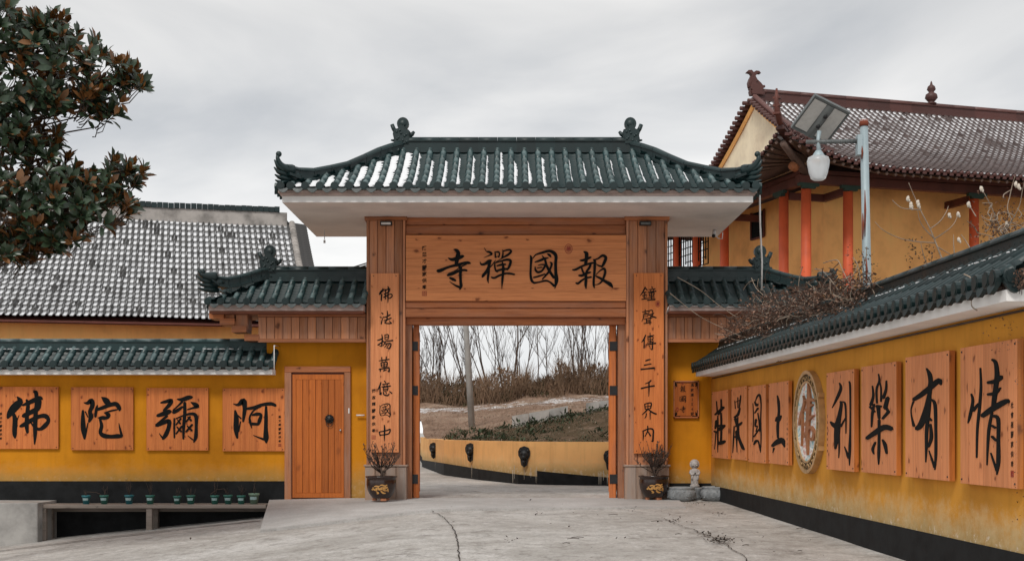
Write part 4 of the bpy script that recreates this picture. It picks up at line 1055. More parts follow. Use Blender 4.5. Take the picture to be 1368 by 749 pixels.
# snow lying in the pans of the gate roof
sn = MB(); rs = random.Random(11)
n = round((a1-a0)/0.259); p = (a1-a0)/n
for i in range(n):
    am = a0+p*(i+0.5); f = i/n
    hl = rX0-a0; hr = a1-rX1
    vm = min(V, V*(am-a0)/hl, V*(a1-am)/hr) - 0.1
    pieces = []
    if f < 0.27: pieces = [(0.02, vm, 1.0)]
    elif f < 0.55: pieces = [(0.0+rs.uniform(0, 0.25), vm*rs.uniform(0.75, 1.0), 0.42)]
    else:
        q0 = rs.uniform(0, vm*0.4)
        if rs.random() < (0.95 if f < 0.75 else 0.6): pieces = [(q0, q0+(vm-q0)*rs.uniform(0.4, 0.95), 0.24)]
    for (va_, vb_, wbase) in pieces:
        if vb_-va_ < 0.15: continue
        rows = []; wv = 1.0; ns = int((vb_-va_)/0.043)+1
        for j in range(ns+1):
            vv = va_+(vb_-va_)*j/ns; fr_ = (vv/0.13) % 1.0
            wv = min(1.25, max(0.5, wv+rs.uniform(-0.16, 0.16)))
            tooth = (0.62 if fr_ > 0.72 else 1.0)*(1.0 if rs.random() < 0.9 else 0.55)
            w_ = min(1.02, wbase*wv*tooth)*min(1, (j+0.4)/1.5, (ns-j+0.4)/1.5)
            row = []
            for q in (0, 0.2, 0.5, 0.8, 1):
                u = -0.58+1.12*w_*q
                row.append(Vector((am+u*p*0.5, -1.70+vv, zf(vv)+0.022*(1-fr_)-0.025+0.045*u*u+0.012+0.026*math.sin(math.pi*q))))
            rows.append(row)
        sn.grid(rows)
tag(sn.build('snow', M['snow'], None, (0.09, 25.0, 0)), 'thin patches of snow lying between the tile rows of the gate roof', 'snow', kind='stuff')
# floodlights under the cap boards
for px in (516, 862):
    t = thing('floodlight', 'small black floodlight at the top of the %s gate column' % ('left' if px < 600 else 'right'), 'light', (P(px, 0, 24.93).x, 24.93, 5.255))
    m = MB(); m.bbox(-0.11, 0.11, -0.07, 0.05, -0.035, 0.04, 0.015); m.build('housing', M['iron'], t)
    m = MB(); m.box(-0.09, 0.09, -0.075, -0.071, -0.028, 0.012); m.build('lens', M['pvc' if px < 600 else 'lampgrey'], t)
# ------------------------------------------------------------ boards with lettering
def board(name, label, frame, s0, s1, z0, z1, thick, gap, nplank, mat, group=None, cat='sign', along='v', edge=True):
    """planked board hung on a wall; local x along the wall, front at y=0"""
    cx, cz = (s0+s1)/2, (z0+z1)/2
    w, h = s1-s0, z1-z0
    o = frame.w(cx, -(thick+gap), cz)
    t = thing(name, label, cat, o, frame.a, group)
    rr = random.Random(int(abs(cx)*100)+3)
    if along == 'v':
        pw = w/nplank
        for i in range(nplank):
            m = MB(); m.bbox(-pw/2+0.0006, pw/2-0.0006, 0, thick, -h/2, h/2, 0.0016)
            m.build('plank', M[mat], t, (-w/2+pw*(i+0.5), rr.uniform(-0.0008, 0.0008), 0))
        if edge:
            for xa, xb in ((-w/2-0.004, -w/2), (w/2, w/2+0.004)):
                m = MB(); m.box(xa, xb, 0.002, thick, -h/2, h/2); m.build('edge', M['signedge'], t)
    else:
        ph = h/nplank
        for i in range(nplank):
            m = MB(); m.bbox(-w/2, w/2, 0, thick, -ph/2+0.0006, ph/2-0.0006, 0.0016)
            m.build('plank', M[mat], t, (0, rr.uniform(-0.0008, 0.0008), -h/2+ph*(i+0.5)))
    return t, cx, cz
def screws(t, w, h, y=-0.004, inset=0.05):
    m = MB()
    for a in (-1, 1):
        for b in (-1, 1): m.ball((a*(w/2-inset), y+0.003, b*(h/2-inset)), 0.010, 6, 4)
    m.build('screw', M['iron'], t)
def inscription(t, txt, x, ztop, size, step, y=-0.006, seal=True, mat='ink'):
    m = MB()
    for i, ch in enumerate(txt): put_text(m, ch, x, ztop-step*i, size, y, 0, 0.022)
    m.build('inscription', M[mat], t)
    if seal: square_seal(t, x, ztop-step*len(txt), size*1.0, y)
def square_seal(t, x, z, s, y):
    m = MB(); e = s*0.09; q = s/2
    for a in ((-q, q, -q, -q+e), (-q, q, q-e, q), (-q, -q+e, -q, q), (q-e, q, -q, q), (-e/2, e/2, -q, q), (-q*0.7, -q*0.2, q*0.2, q*0.3), (-q*0.7, -q*0.2, -q*0.5, -q*0.4), (q*0.25, q*0.75, q*0.3, q*0.4), (q*0.25, q*0.75, -q*0.4, -q*0.3), (-q*0.5, -q*0.4, -q*0.7, q*0.6), (q*0.45, q*0.55, -q*0.7, q*0.6)):
        m.box(x+a[0], x+a[1], y, y+0.004, z+a[2], z+a[3])
    m.build('seal', M['redink'], t)
def round_seal(t, x, z, rx, rz, y):
    m = MB(); n = 20
    for (k0, k1) in ((0.86, 1.0), (0.55, 0.64)):
        vs = []
        for i in range(n):
            a = 2*math.pi*i/n
            vs += [(x+rx*k0*math.cos(a), y, z+rz*k0*math.sin(a)), (x+rx*k1*math.cos(a), y, z+rz*k1*math.sin(a))]
        m.add(vs, [(2*i, 2*i+1, (2*i+3) % (2*n), (2*i+2) % (2*n)) for i in range(n)])
    for i in range(9):
        a = i*0.7; m.box(x-rx*0.4+rx*0.1*i-0.002, x-rx*0.4+rx*0.1*i+0.002+rx*0.04, y-0.0005, y, z-rz*0.45*abs(math.cos(a))-0.01, z+rz*0.45*abs(math.sin(a))+0.01)
    m.build('round_seal', M['redink'], t)

# name board over the gate
GF = Frame(0, 25.0, 0)
s0, zt_ = GF.loc(542.3, 314.8); s1, zb_ = GF.loc(836.4, 402.6)
t, cx, cz = board('name_board', 'wide wooden name board over the gate with four large black characters', GF, s0, s1, zb_, zt_, 0.05, -0.03, 5, 'signx', along='h')
off = 0.05-0.03
for k in ('si', 'chan', 'guo', 'bao'): ink_from_photo(t, k, GF, off+0.006, (cx, cz), 0.012)
x_, z_ = GF.loc(567, 332, off); x2_, z2_ = GF.loc(567, 384, off)
inscription(t, '陳恩才闔家供奉', x_-cx, z_-cz, 0.088, (z_-z2_)/6, -0.004)
x_, z_ = GF.loc(759.5, 333, off); round_seal(t, x_-cx, z_-cz, 0.075, 0.095, -0.004)
# couplet boards on the columns
for (px0, px1, pt, pb, keys, lab) in (
    (495.4, 532.6, 365.6, 604.5, ['fo', 'fa', 'yang', 'wan', 'yi', 'guo', 'zhong'], 'tall couplet board on the left gate column with small side inscription'),
    (847.0, 886.6, 365.2, 606.0, ['zhong2', 'sheng', 'chuan', 'san', 'qian', 'jie', 'nei'], 'tall couplet board on the right gate column with red oval seal')):
    s0, zt_ = GF.loc(px0, pt, 0.06); s1, zb_ = GF.loc(px1, pb, 0.06)
    t, cx, cz = board('couplet_board', lab, GF, s0, s1, zb_, zt_, 0.04, 0.018, 3, 'sign' if px0 < 600 else 'signL', 'couplet boards on the gate columns')
    offp = 0.058
    if keys[0] == 'fo':
        for k in keys:
            if k == 'fo':
                x_, z_ = GF.loc(515.3, 394.5, offp); ink_in_box(t, k, x_-cx, z_-cz, 0.25, 0.31, -0.002, 0.005, bold=0.85)
            elif k == 'guo':
                x_, z_ = GF.loc(514.2, 548.8, offp); ink_in_box(t, k, x_-cx, z_-cz, 0.205, 0.27, -0.002, 0.005, bold=0.85)
            else: ink_from_photo(t, k, GF, offp+0.006, (cx, cz), 0.005)
        x_, z_ = GF.loc(499.2, 522.5, offp); x2_, z2_ = GF.loc(499.2, 575.5, offp)
        inscription(t, '張志輝闔家供奉', x_-cx, z_-cz, 0.072, (z_-z2_)/6, -0.004)
    else:
        for k in keys: ink_from_photo(t, k, GF, offp+0.006, (cx, cz), 0.005)
        x_, z_ = GF.loc(878.6, 406.5, offp); round_seal(t, x_-cx, z_-cz, 0.045, 0.06, -0.004)
    screws(t, s1-s0, zt_-zb_)

# four square boards on the low left wall
for (key, px0, px1, pt, pb, lab, txt) in (
    ('fo', -4, 77.6, 517, 600, 'leftmost square character board on the low wall, cut off by the photo edge', '善法師闔家供奉'),
    ('tuo', 95, 177.6, 517.5, 601.5, 'second square character board from the left on the low wall', None),
    ('mi', 195.8, 278, 518.5, 602, 'third square character board from the left, character of many crossed strokes', None),
    ('a', 297.5, 380, 519, 603, 'square character board touching the small orange door frame', '吳文卿闔家供奉')):
    s0, zt_ = FW.loc(px0, pt, 0.055); s1, zb_ = FW.loc(px1, pb, 0.055)
    t, cx, cz = board('character_board', lab, FW, s0, s1, zb_, zt_, 0.04, 0.014, 7, 'signL', 'character boards on the left wall')
    ink_from_photo(t, key, FW, 0.06, (cx, cz), 0.006)
    screws(t, s1-s0, zt_-zb_, inset=0.035)
    if txt:
        px = 373.7 if key == 'a' else 1.2; pa, pb2 = (557, 589.5) if key == 'a' else (553, 586)
        x_, z_ = FW.loc(px, pa, 0.055); x2_, z2_ = FW.loc(px, pb2, 0.055)
        inscription(t, txt, x_-cx, z_-cz, 0.052, (z_-z2_)/6, -0.004, seal=(key == 'a'))

# eight boards on the long right wall
TH = 0.055; GP = 0.022
for (keys, px0, px1, pt, pb, lab, txt) in (
    ('zhuang', 951.1, 972.4, 524.3, 611.2, 'character board on the long wall nearest its far corner', ('', 0)),
    ('yan', 977.0, 997.4, 519.0, 613.2, 'second character board from the far corner of the long wall', None),
    ('guo2', 999.9, 1022.8, 517.3, 617.0, 'third character board from the far corner, a boxed character', None),
    ('tu', 1027.0, 1053.2, 513.0, 619.0, 'character board just left of the round medallion, simple three stroke character', ('r', 0)),
    ('li', 1104.2, 1141.0, 499.1, 626.8, 'character board just right of the round medallion', ('l', 0)),
    ('le', 1150.7, 1197.3, 490.9, 630.7, 'character board two places right of the round medallion', None),
    ('you', 1209.6, 1268.0, 478.3, 636.9, 'large character board second nearest the viewer on the long wall', None),
    ('qing', 1283.0, 1358.8, 465.6, 645.6, 'largest and nearest character board on the long wall, with a side inscription', ('s', 0))):
    s0, zt_ = RW.loc(px0, pt, TH+GP); _, zb_ = RW.loc(px0, pb, TH+GP); s1, _ = RW.loc(px1, pb, TH+GP)
    t, cx, cz = board('character_board', lab, RW, s0, s1, zb_, zt_, TH, GP, 7, 'sign', 'character boards on the long right wall')
    ink_from_photo(t, keys, RW, TH+GP+0.004, (cx, cz), 0.006)
    screws(t, s1-s0, zt_-zb_, inset=0.04)
    if txt and txt[0] == 's':
        xx = (s1-s0)/2-0.095; h = zt_-zb_
        inscription(t, '杜會星闔家供奉', xx, h*0.06, 0.055, h*0.5/7.6, -0.004)
    elif txt:
        xx = -(s1-s0)/2+0.055 if txt[0] != 'r' else (s1-s0)/2-0.06; h = zt_-zb_
        inscription(t, '王玉華闔家供奉', xx, h*0.05, 0.038, h*0.42/7.0, -0.004, seal=False)
# round medallion
s_c, z_c = RW.loc(1072.5, 565, 0.08); 
r_z = (RW.loc(1075.5, 493.5, 0.1)[1]-RW.loc(1075.5, 634.5, 0.1)[1])/2
z_c = (RW.loc(1075.5, 493.5, 0.1)[1]+RW.loc(1075.5, 634.5, 0.1)[1])/2
sl = RW.loc(1058.0, 560, 0.1)[0]; sr = RW.loc(1092.5, 560, 0.1)[0]; s_c = (sl+sr)/2
t = thing('medallion', 'large round bronze framed medallion with raised brown character on pale blue', 'medallion', RW.w(s_c, -0.085, z_c), ANGR)
Rm = (r_z+(sr-sl)/2)/2
def ringm(r0, r1, y0, y1, n=48, mb=None):
    m = mb or MB(); vs = []
    for k in range(n):
        c, s_ = math.cos(2*math.pi*k/n), math.sin(2*math.pi*k/n)
        vs += [(r0*c, y0, r0*s_), (r1*c, y0, r1*s_), (r1*c, y1, r1*s_), (r0*c, y1, r0*s_)]
    fs = []
    for k in range(n):
        a = 4*k; b = 4*((k+1) % n)
        fs += [(a, a+1, b+1, b), (a+1, a+2, b+2, b+1), (a+2, a+3, b+3, b+2), (a+3, a, b, b+3)]
    m.add(vs, fs); return m
ringm(Rm*0.93, Rm, 0, 0.085).build('outer_rim', M['bronze'], t)
ringm(Rm*0.76, Rm*0.80, 0.003, 0.08).build('inner_rim', M['bronze'], t)
ringm(Rm*0.80, Rm*0.93, 0.045, 0.08).build('ring_back', M['bronzedark'], t)
ringm(0.001, Rm*0.76, 0.022, 0.08, 40).build('disc', M['disc'], t)
m = MB()
for k in range(36):
    a = 2*math.pi*k/36; a2 = a+2*math.pi/36
    ra = Rm*(0.83 if k % 2 else 0.89); rb = Rm*(0.89 if k % 2 else 0.83)
    def pp(r, an): return (r*math.cos(an), 0.012, r*math.sin(an))
    if k % 3 != 2: m.tube([pp(ra, a), pp(ra, a2-0.03)], 0.011, 4)
    m.tube([pp(Rm*0.80, a), pp(Rm*0.93, a)], 0.009, 4) if k % 4 == 0 else m.tube([pp(ra, a), pp(rb, a)], 0.010, 4)
tag(m.build('fretwork', M['bronze'], t), kind='stuff')
ink_from_photo(t, 'fo2', RW, 0.10, (s_c, z_c), 0.03, 'brownchar', 'character', 0.022, 0.72)
for zz in (0.5, -0.5):
    m = MB(); m.box(Rm*0.80, Rm*0.92, 0.01, 0.085, zz*Rm-0.03, zz*Rm+0.03); m.build('bracket', M['bronze'], t)

# small framed plate on the right wing
s0, zt_ = FW.loc(899.8, 509.0, 0.04); s1, zb_ = FW.loc(933.6, 558.6, 0.04)
t, cx, cz = board('notice_board', 'small framed orange notice board with dark corner ornaments beside the right gate column', FW, s0, s1, zb_, zt_, 0.03, 0.008, 2, 'door', edge=False)
w, h = s1-s0, zt_-zb_
m = MB()
for a in ((-w/2, w/2, h/2-0.022, h/2), (-w/2, w/2, -h/2, -h/2+0.022), (-w/2, -w/2+0.02, -h/2, h/2), (w/2-0.02, w/2, -h/2, h/2)): m.box(a[0], a[1], -0.012, 0.0, a[2], a[3])
m.build('frame', M['woodx'], t)
m = MB(); 
for sx_ in (-1, 1):
    for sz_ in (-1, 1):
        X_, Z_ = sx_*(w/2-0.03), sz_*(h/2-0.035)
        m.tube([(X_, -0.004, Z_), (X_-sx_*0.10, -0.004, Z_)], 0.006, 4); m.tube([(X_, -0.004, Z_), (X_, -0.004, Z_-sz_*0.12)], 0.006, 4)
        for k in range(4): m.ball((X_-sx_*0.018*(k % 2+0.6), -0.004, Z_-sz_*(0.02+0.022*k*0.7)), 0.013, 6, 4)
m.tube([(-w/2+0.03, -0.003, h/2-0.04), (w/2-0.03, -0.003, h/2-0.04)], 0.003, 4); m.tube([(-w/2+0.03, -0.003, -h/2+0.04), (w/2-0.03, -0.003, -h/2+0.04)], 0.003, 4)
tag(m.build('corner_ornament', M['ink'], t), kind='stuff')
for k, (px, py, hh_) in zip(('bao', 'guo', 'si'), ((912, 519.7, 0.135), (912, 533.5, 0.13), (912, 547, 0.13))):
    x_, z_ = FW.loc(px, py, 0.038); ink_in_box(t, k, x_-cx, z_-cz, 0.12, hh_, -0.001, 0.004, bold=0.9)
m = MB(); x_, z_ = FW.loc(924.7, 515, 0.038); _, z2_ = FW.loc(924.7, 553, 0.038)
for i, ch in enumerate('馮家連156號'): put_text(m, ch, x_-cx, z_-cz-(z_-z2_)*i/6, 0.062 if not ch.isdigit() else 0.055, -0.004)
m.build('inscription', M['ink'], t)
m = MB(); x_, z_ = FW.loc(911.6, 511.3, 0.038); m.tube([(x_-cx+0.022*math.cos(a*0.7), -0.006, z_-cz+0.03*math.sin(a*0.7)) for a in range(10)], 0.005, 4)
x_, z_ = FW.loc(904.8, 547, 0.038); m.tube([(x_-cx+0.022*math.cos(a*0.7), -0.006, z_-cz+0.035*math.sin(a*0.7)) for a in range(10)], 0.006, 4)
m.build('round_seal', M['redink'], t)

# ------------------------------------------------------------ pots, shelf, statue
def twigs(mb, base, n, h, spread, rnd, r=0.006, sub=5, leaf=None, up=0.9):
    for i in range(n):
        a = rnd.uniform(0, 6.283); s_ = rnd.uniform(0.15, 1)*spread
        top = Vector(base) + Vector((math.cos(a)*s_, math.sin(a)*s_*0.7, h*rnd.uniform(0.6, 1.05)))
        mid = Vector(base).lerp(top, 0.5) + Vector((math.cos(a)*s_*0.12, 0, -0.04*h)) + Vector((rnd.uniform(-.03,.03), rnd.uniform(-.03,.03), 0))
        mb.tube([base, mid, top], [r, r*0.75, r*0.4], 4)
        for k in range(sub):
            f = rnd.uniform(0.35, 1.0)
            p = (Vector(base).lerp(mid, f*2) if f < 0.5 else mid.lerp(top, f*2-1))
            q = p + Vector((rnd.uniform(-1, 1)*0.4, rnd.uniform(-1, 1)*0.3, rnd.uniform(0.3, 1)))*h*0.20
            mb.tube([p, q], [r*0.5, r*0.3], 3)
            if leaf is not None and rnd.random() < 0.7:
                for z in range(2):
                    c = p.lerp(q, rnd.uniform(0.5, 1)); d = Vector((rnd.uniform(-1,1), rnd.uniform(-1,1), rnd.uniform(-1,1)))*0.016
                    e = Vector((rnd.uniform(-1,1), rnd.uniform(-1,1), rnd.uniform(-1,1)))*0.012
                    leaf.add([c-d, c+e, c+d, c-e], [(0,1,2,3)])
def dragon(mb, r, z0, z1, y=0, a0=-2.2, a1=-0.95, prof=None):
    """gold dragon-like flourish following the pot's round belly"""
    st = parse("0,60,10 12,50,14 26,58,16 40,44,18 55,52,20 70,40,20 84,46,16 100,30,8; 20,30,8 34,24,12 50,30,10; 30,70,8 42,86,12 30,92,6; 60,66,10 74,84,14 92,88,8; 56,20,8 66,14,12 84,22,14 96,12,8; 70,56,8 88,64,12 104,60,6; 44,36,6 52,20,8; 84,22,8 86,44,14; 8,40,6 16,36,8; 100,44,8 108,76,8")
    for st_i, s_ in enumerate(st):
        c = crom(s_, 4); vs = []; n = len(c)
        for i, (x, yv, w) in enumerate(c):
            a = c[max(0, i-1)]; b = c[min(n-1, i+1)]; dx, dy = b[0]-a[0], b[1]-a[1]; l = math.hypot(dx, dy) or 1
            for sg in (1, -1):
                X = x-dy/l*sg*w/2; Yv = yv+dx/l*sg*w/2
                an = a0+(a1-a0)*X/108; zz = z1-(z1-z0)*Yv/95
                rr = prof(zz)+0.004+0.0004*st_i
                vs.append((rr*math.cos(an), rr*math.sin(an), zz))
        mb.add(vs, [(2*i, 2*i+1, 2*i+3, 2*i+2) for i in range(n-1)], 0, True)
for k, (px, py, lab) in enumerate(((509.5, 678.5, 'brown glazed pot with gold dragon and bare shrub before the left gate column'), (873.5, 672.5, 'brown glazed pot with gold dragon and bare shrub before the right gate column'))):
    Yp = EYE*FPX/(py-577)*(1.0)
    Yp = 24.45 if k == 0 else 24.75
    c = P(px, 0, Yp)
    zb0 = 0.045
    t = thing('plant_pot', lab, 'potted plant', (c.x, Yp, 0.018), 0, 'glazed pots flanking the gate')
    prof = [(0.15, 0), (0.18, 0.015), (0.192, 0.035), (0.235, 0.09), (0.268, 0.17), (0.283, 0.26), (0.280, 0.33), (0.272, 0.37), (0.300, 0.392), (0.303, 0.41), (0.275, 0.412), (0.258, 0.40), (0.255, 0.36)]
    sc = 0.98
    prof = [(r*sc, z+zb0) for r, z in prof]
    m = MB(); m.lathe(prof, n=32); m.build('pot', M['glaze'], t)
    def pf(z, pr=prof):
        for (r0, z0), (r1, z1) in zip(pr, pr[1:8]):
            if z0 <= z <= z1: return r0+(r1-r0)*(z-z0)/(z1-z0)
        return pr[6][0]
    m = MB(); dragon(m, 0.27, 0.13, 0.33, prof=pf); m.build('gold_dragon', M['gold'], t)
    m = MB(); m.lathe([(0.0, 0.40), (0.24, 0.405)], n=20); m.build('soil', M['soil'], t)
    for a in range(3):
        m = MB(); an = -1.2+a*2.09+k*0.3; m.box(-0.05, 0.05, -0.03, 0.03, 0, 0.045, 0, Matrix.Translation((0.13*math.cos(an), 0.13*math.sin(an), 0)) @ Matrix.Rotation(an+1.57, 4, 'Z')); m.build('foot', M['clay'], t)
    rr = random.Random(20+k)
    m = MB(); lf = MB()
    m.tube([(0, 0, 0.40), (0.01, 0, 0.52), (-0.01, 0, 0.62)], [0.028, 0.024, 0.018], 7)
    m.tube([(0.02, 0, 0.40), (0.05, 0, 0.5), (0.10, 0, 0.60)], [0.022, 0.018, 0.013], 6)
    twigs(m, (-0.01, 0, 0.60), 16, 0.46, 0.42, rr, 0.0085, 8, lf); twigs(m, (0.10, 0, 0.60), 10, 0.40, 0.30, rr, 0.008, 6, lf); twigs(m, (0.0, 0, 0.5), 12, 0.42, 0.50, rr, 0.008, 7, lf)
    m.build('bare_shrub', M['twig'], t); lf.build('dry_leaves', M['twig'], t)

# shelf with small pots
t = thing('plank_shelf', 'long low weathered shelf on stub legs in front of the left wall', 'bench', (-6.9, 25.0, -0.06))
def lx(px, Y=24.75): return P(px, 0, Y).x+6.9
def lz(py, Y=24.75): return P(0, py, Y).z+0.06
sh0, sh1 = lx(52), lx(356)
for i, (y0, y1) in enumerate(((-0.30, -0.12), (-0.115, 0.06), (0.065, 0.24), (0.245, 0.44))):
    m = MB(); m.bbox(sh0+0.02*(i % 2), sh1-0.015*(i % 2), y0, y1, -0.085-0.004*i, -0.012-0.004*i, 0.008); m.build('plank', M['oldwood'], t)
for px, yy in ((58.5, -0.24), (68, 0.25), (200, -0.24), (208, 0.25)):
    m = MB(); xx = lx(px, 25.0+yy); zg = gz(xx-6.9, 24.8)+0.06
    m.bbox(xx-0.055, xx+0.055, yy-0.05, yy+0.05, zg-0.05, -0.09, 0.008); m.build('leg', M['oldwood'], t)
m = MB(); m.box(sh0+0.1, sh1-0.1, 0.28, 0.33, -0.18, -0.10); m.build('rail', M['oldwood'], t)
m = MB(); x1 = P(54.5, 0, 24.62).x
m.bbox(-14, x1, 24.45, 25.48, -1.8, P(0, 671.5, 24.62).z, 0.015)
tag(m.build('concrete_block', M['concrete']), 'rough grey concrete block at the left end of the plank shelf', 'block')
spec = [(115.2,672,11.5,'tealpot'),(139.3,672,11.8,'greenpot'),(172.5,672,12,'tealpot'),(200.7,672,11.8,'greenpot'),(236.8,672,10.8,'greenpot'),(254.8,672.5,11.8,'greenpot'),(287.0,672.5,11.6,'greenpot'),(304.8,673,12,'greenpot'),(322.3,673,11.5,'greenpot'),(339.3,673,14.2,'palepot')]
labs = ['leftmost small teal pot on the plank shelf', 'second small green pot from the left on the shelf', 'bright teal pot with upright stems, third from the left on the shelf', 'small green pot standing over the middle shelf leg', 'fifth small green pot from the left on the shelf', 'sixth small green pot from the left, close beside the fifth', 'seventh small green pot from the left, twigs standing up', 'small green pot with drooping stems, eighth from the left', 'small green pot directly left of the pale green pot', 'larger pale green pot at the right end of the shelf']
def small_pot_mesh(w, mat):
    def mk():
        m = MB(); r = w/2
        h = w*1.02
        m.lathe([(r*0.68, 0), (r*0.92, h*0.82), (r*1.02, h*0.82), (r*1.06, h), (r*0.96, h), (r*0.92, h*0.9)], n=18)
        m.lathe([(0, h*0.88), (r*0.92, h*0.89)], n=14, mi=1)
        vs = []; n = 8
        for z in (h*0.42, h*0.70):
            for k in range(n+1):
                a = -2.35+1.57*k/n; rr_ = r*(0.68+0.24*z/(h*0.82))+0.002; vs.append((rr_*math.cos(a), rr_*math.sin(a), z))
        m.add(vs, [(k, k+1, n+2+k, n+1+k) for k in range(n)], 2, True)
        return m
    return mk()
for k, ((px, py, wpx, mt), lab) in enumerate(zip(spec, labs)):
    Yp = 24.86; w = wpx*Yp/FPX
    t = thing('small_pot', lab, 'plant pot', (P(px, 0, Yp).x, Yp, -0.072), 0, 'small pots on the plank shelf')
    small_pot_mesh(w, mt).build('pot', [M[mt], M['soil'], M['label']], t)
    m = MB(); rr = random.Random(50+k); hgt = [.12,.2,.32,.32,.2,.2,.34,.16,.22,.22][k]
    twigs(m, (0, 0, w*0.9), 5+k % 3, hgt, 0.10, rr, 0.0035, 2)
    if k in (1, 7):
        m.tube([(0, 0, w*0.9), (-0.08, 0, w*0.9+0.14), (-0.22, 0, w*0.9+0.12), (-0.34, 0, w*0.9+0.03)] if k == 7 else [(0,0,w*0.9), (-0.15,0,w*0.9+0.07), (-0.34,0,w*0.9+0.08)], 0.006, 4)
    m.build('twigs', M['twig'], t)

# stone statue on a drum between two carved basins
def basin(px0, px1, ptop, pbot, Yc, lab):
    c0 = P(px0, 0, Yc).x; c1 = P(px1, 0, Yc).x; r = (c1-c0)/2; h = (pbot-ptop)*(Yc-r)/FPX
    m = MB(); 
    prof = [(r*0.64, 0), (r*0.80, h*0.06), (r*0.94, h*0.24), (r, h*0.48), (r*0.97, h*0.70), (r*0.86, h*0.86), (r*0.90, h*0.90), (r*0.90, h*0.97), (r*0.84, h), (r*0.80, h*0.97), (r*0.75, h*0.8), (0, h*0.78)]
    m.lathe(prof, n=36)
    rr = random.Random(int(px0))
    for i in range(70):
        a = rr.uniform(0, 6.283); z = rr.uniform(0.2, 0.72)*h; q = r*(0.975 if z > h*0.3 else 0.95)
        m.ball((q*math.cos(a), q*math.sin(a), z), rr.uniform(0.008, 0.016), 5, 4)
    return tag(m.build('stone_basin', M['stone'], None, ((c0+c1)/2, Yc, 0.0)), lab, 'basin', 'stone basins by the statue')
basin(891, 930, 657, 675.5, 24.75, 'left carved round stone basin in front of the little statue')
basin(935.5, 977, 656.5, 675.5, 24.80, 'right carved round stone basin in front of the little statue')
c0 = P(928, 0, 25.12)
m = MB(); m.lathe([(0.12, 0), (0.14, 0.06), (0.155, 0.2), (0.16, 0.22), (0.15, 0.235), (0, 0.24)], n=24)
tag(m.build('stone_drum', M['stone'], None, (c0.x, 25.12, 0)), 'plain round stone drum under the little statue', 'stone drum')
t = thing('monk_statue', 'small pale stone statue of a praying child monk in the wall corner', 'statue', (c0.x, 25.12, 0.242))
m = MB(); m.lathe([(0.085, 0), (0.098, 0.012), (0.088, 0.03), (0.09, 0.035), (0.07, 0.05), (0, 0.05)], n=20); m.build('base', M['statue'], t)
m = MB()  # robed body
m.lathe([(0.072, 0.045), (0.074, 0.06), (0.072, 0.14), (0.078, 0.22), (0.085, 0.27), (0.086, 0.30), (0.072, 0.335), (0.035, 0.355), (0.028, 0.37)], n=22, sy=0.78)
for sx_ in (-1, 1):   # sleeves to clasped hands
    m.tube([(0.062*sx_, 0, 0.325), (0.082*sx_, -0.015, 0.27), (0.058*sx_, -0.06, 0.235), (0.012*sx_, -0.078, 0.262)], [0.026, 0.030, 0.028, 0.014], 9)
    m.tube([(0.052*sx_, -0.05, 0.24), (0.055*sx_, -0.05, 0.16), (0.05*sx_, -0.045, 0.13)], [0.026, 0.022, 0.008], 8)
    m.ball((0.028*sx_, -0.035, 0.052), 0.026, 8, 5, sc=(0.8, 1.4, 0.5))
    for f in range(4): m.tube([(0.007*sx_, -0.082-0.003*f, 0.262), (0.006*sx_, -0.088-0.004*f, 0.305-0.004*f)], [0.006, 0.004], 5)
    m.tube([(0.010*sx_, -0.078, 0.268), (0.008*sx_, -0.072, 0.29)], [0.005, 0.004], 5)
for q in (-0.025, 0, 0.022): m.tube([(q, -0.05, 0.23), (q*1.2, -0.052, 0.12), (q*1.3, -0.048, 0.06)], [0.004, 0.006, 0.005], 5)
m.build('robed_body', M['statue'], t)
m = MB(); m.ball((0, 0.022, 0.432), 0.083, 18, 13, sc=(1.0, 0.8, 1.08)); m.ball((0, 0, 0.435), 0.072, 18, 13, sc=(1.0, 0.92, 1.05))
m.ball((0, -0.066, 0.428), 0.010, 7, 5, sc=(0.8, 1, 1.3))
for sx_ in (-1, 1):
    m.ball((0.036*sx_, -0.050, 0.418), 0.020, 8, 6); m.ball((0.070*sx_, 0, 0.430), 0.016, 7, 5, sc=(0.5, 0.8, 1.6))
    m.tube([(0.012*sx_, -0.066, 0.443), (0.026*sx_, -0.066, 0.447), (0.040*sx_, -0.058, 0.441)], [0.003, 0.004, 0.003], 5)
m.tube([(-0.016, -0.064, 0.405), (0, -0.068, 0.400), (0.016, -0.064, 0.405)], [0.003, 0.004, 0.003], 5)
m.build('head', M['statue'], t)
m = MB(); m.tube([(0.085*math.cos(a), 0.012, 0.435+0.088*math.sin(a)) for a in [math.radians(q) for q in range(-50, 231, 20)]], 0.010, 6, cap=True); m.build('halo', M['statue'], t)

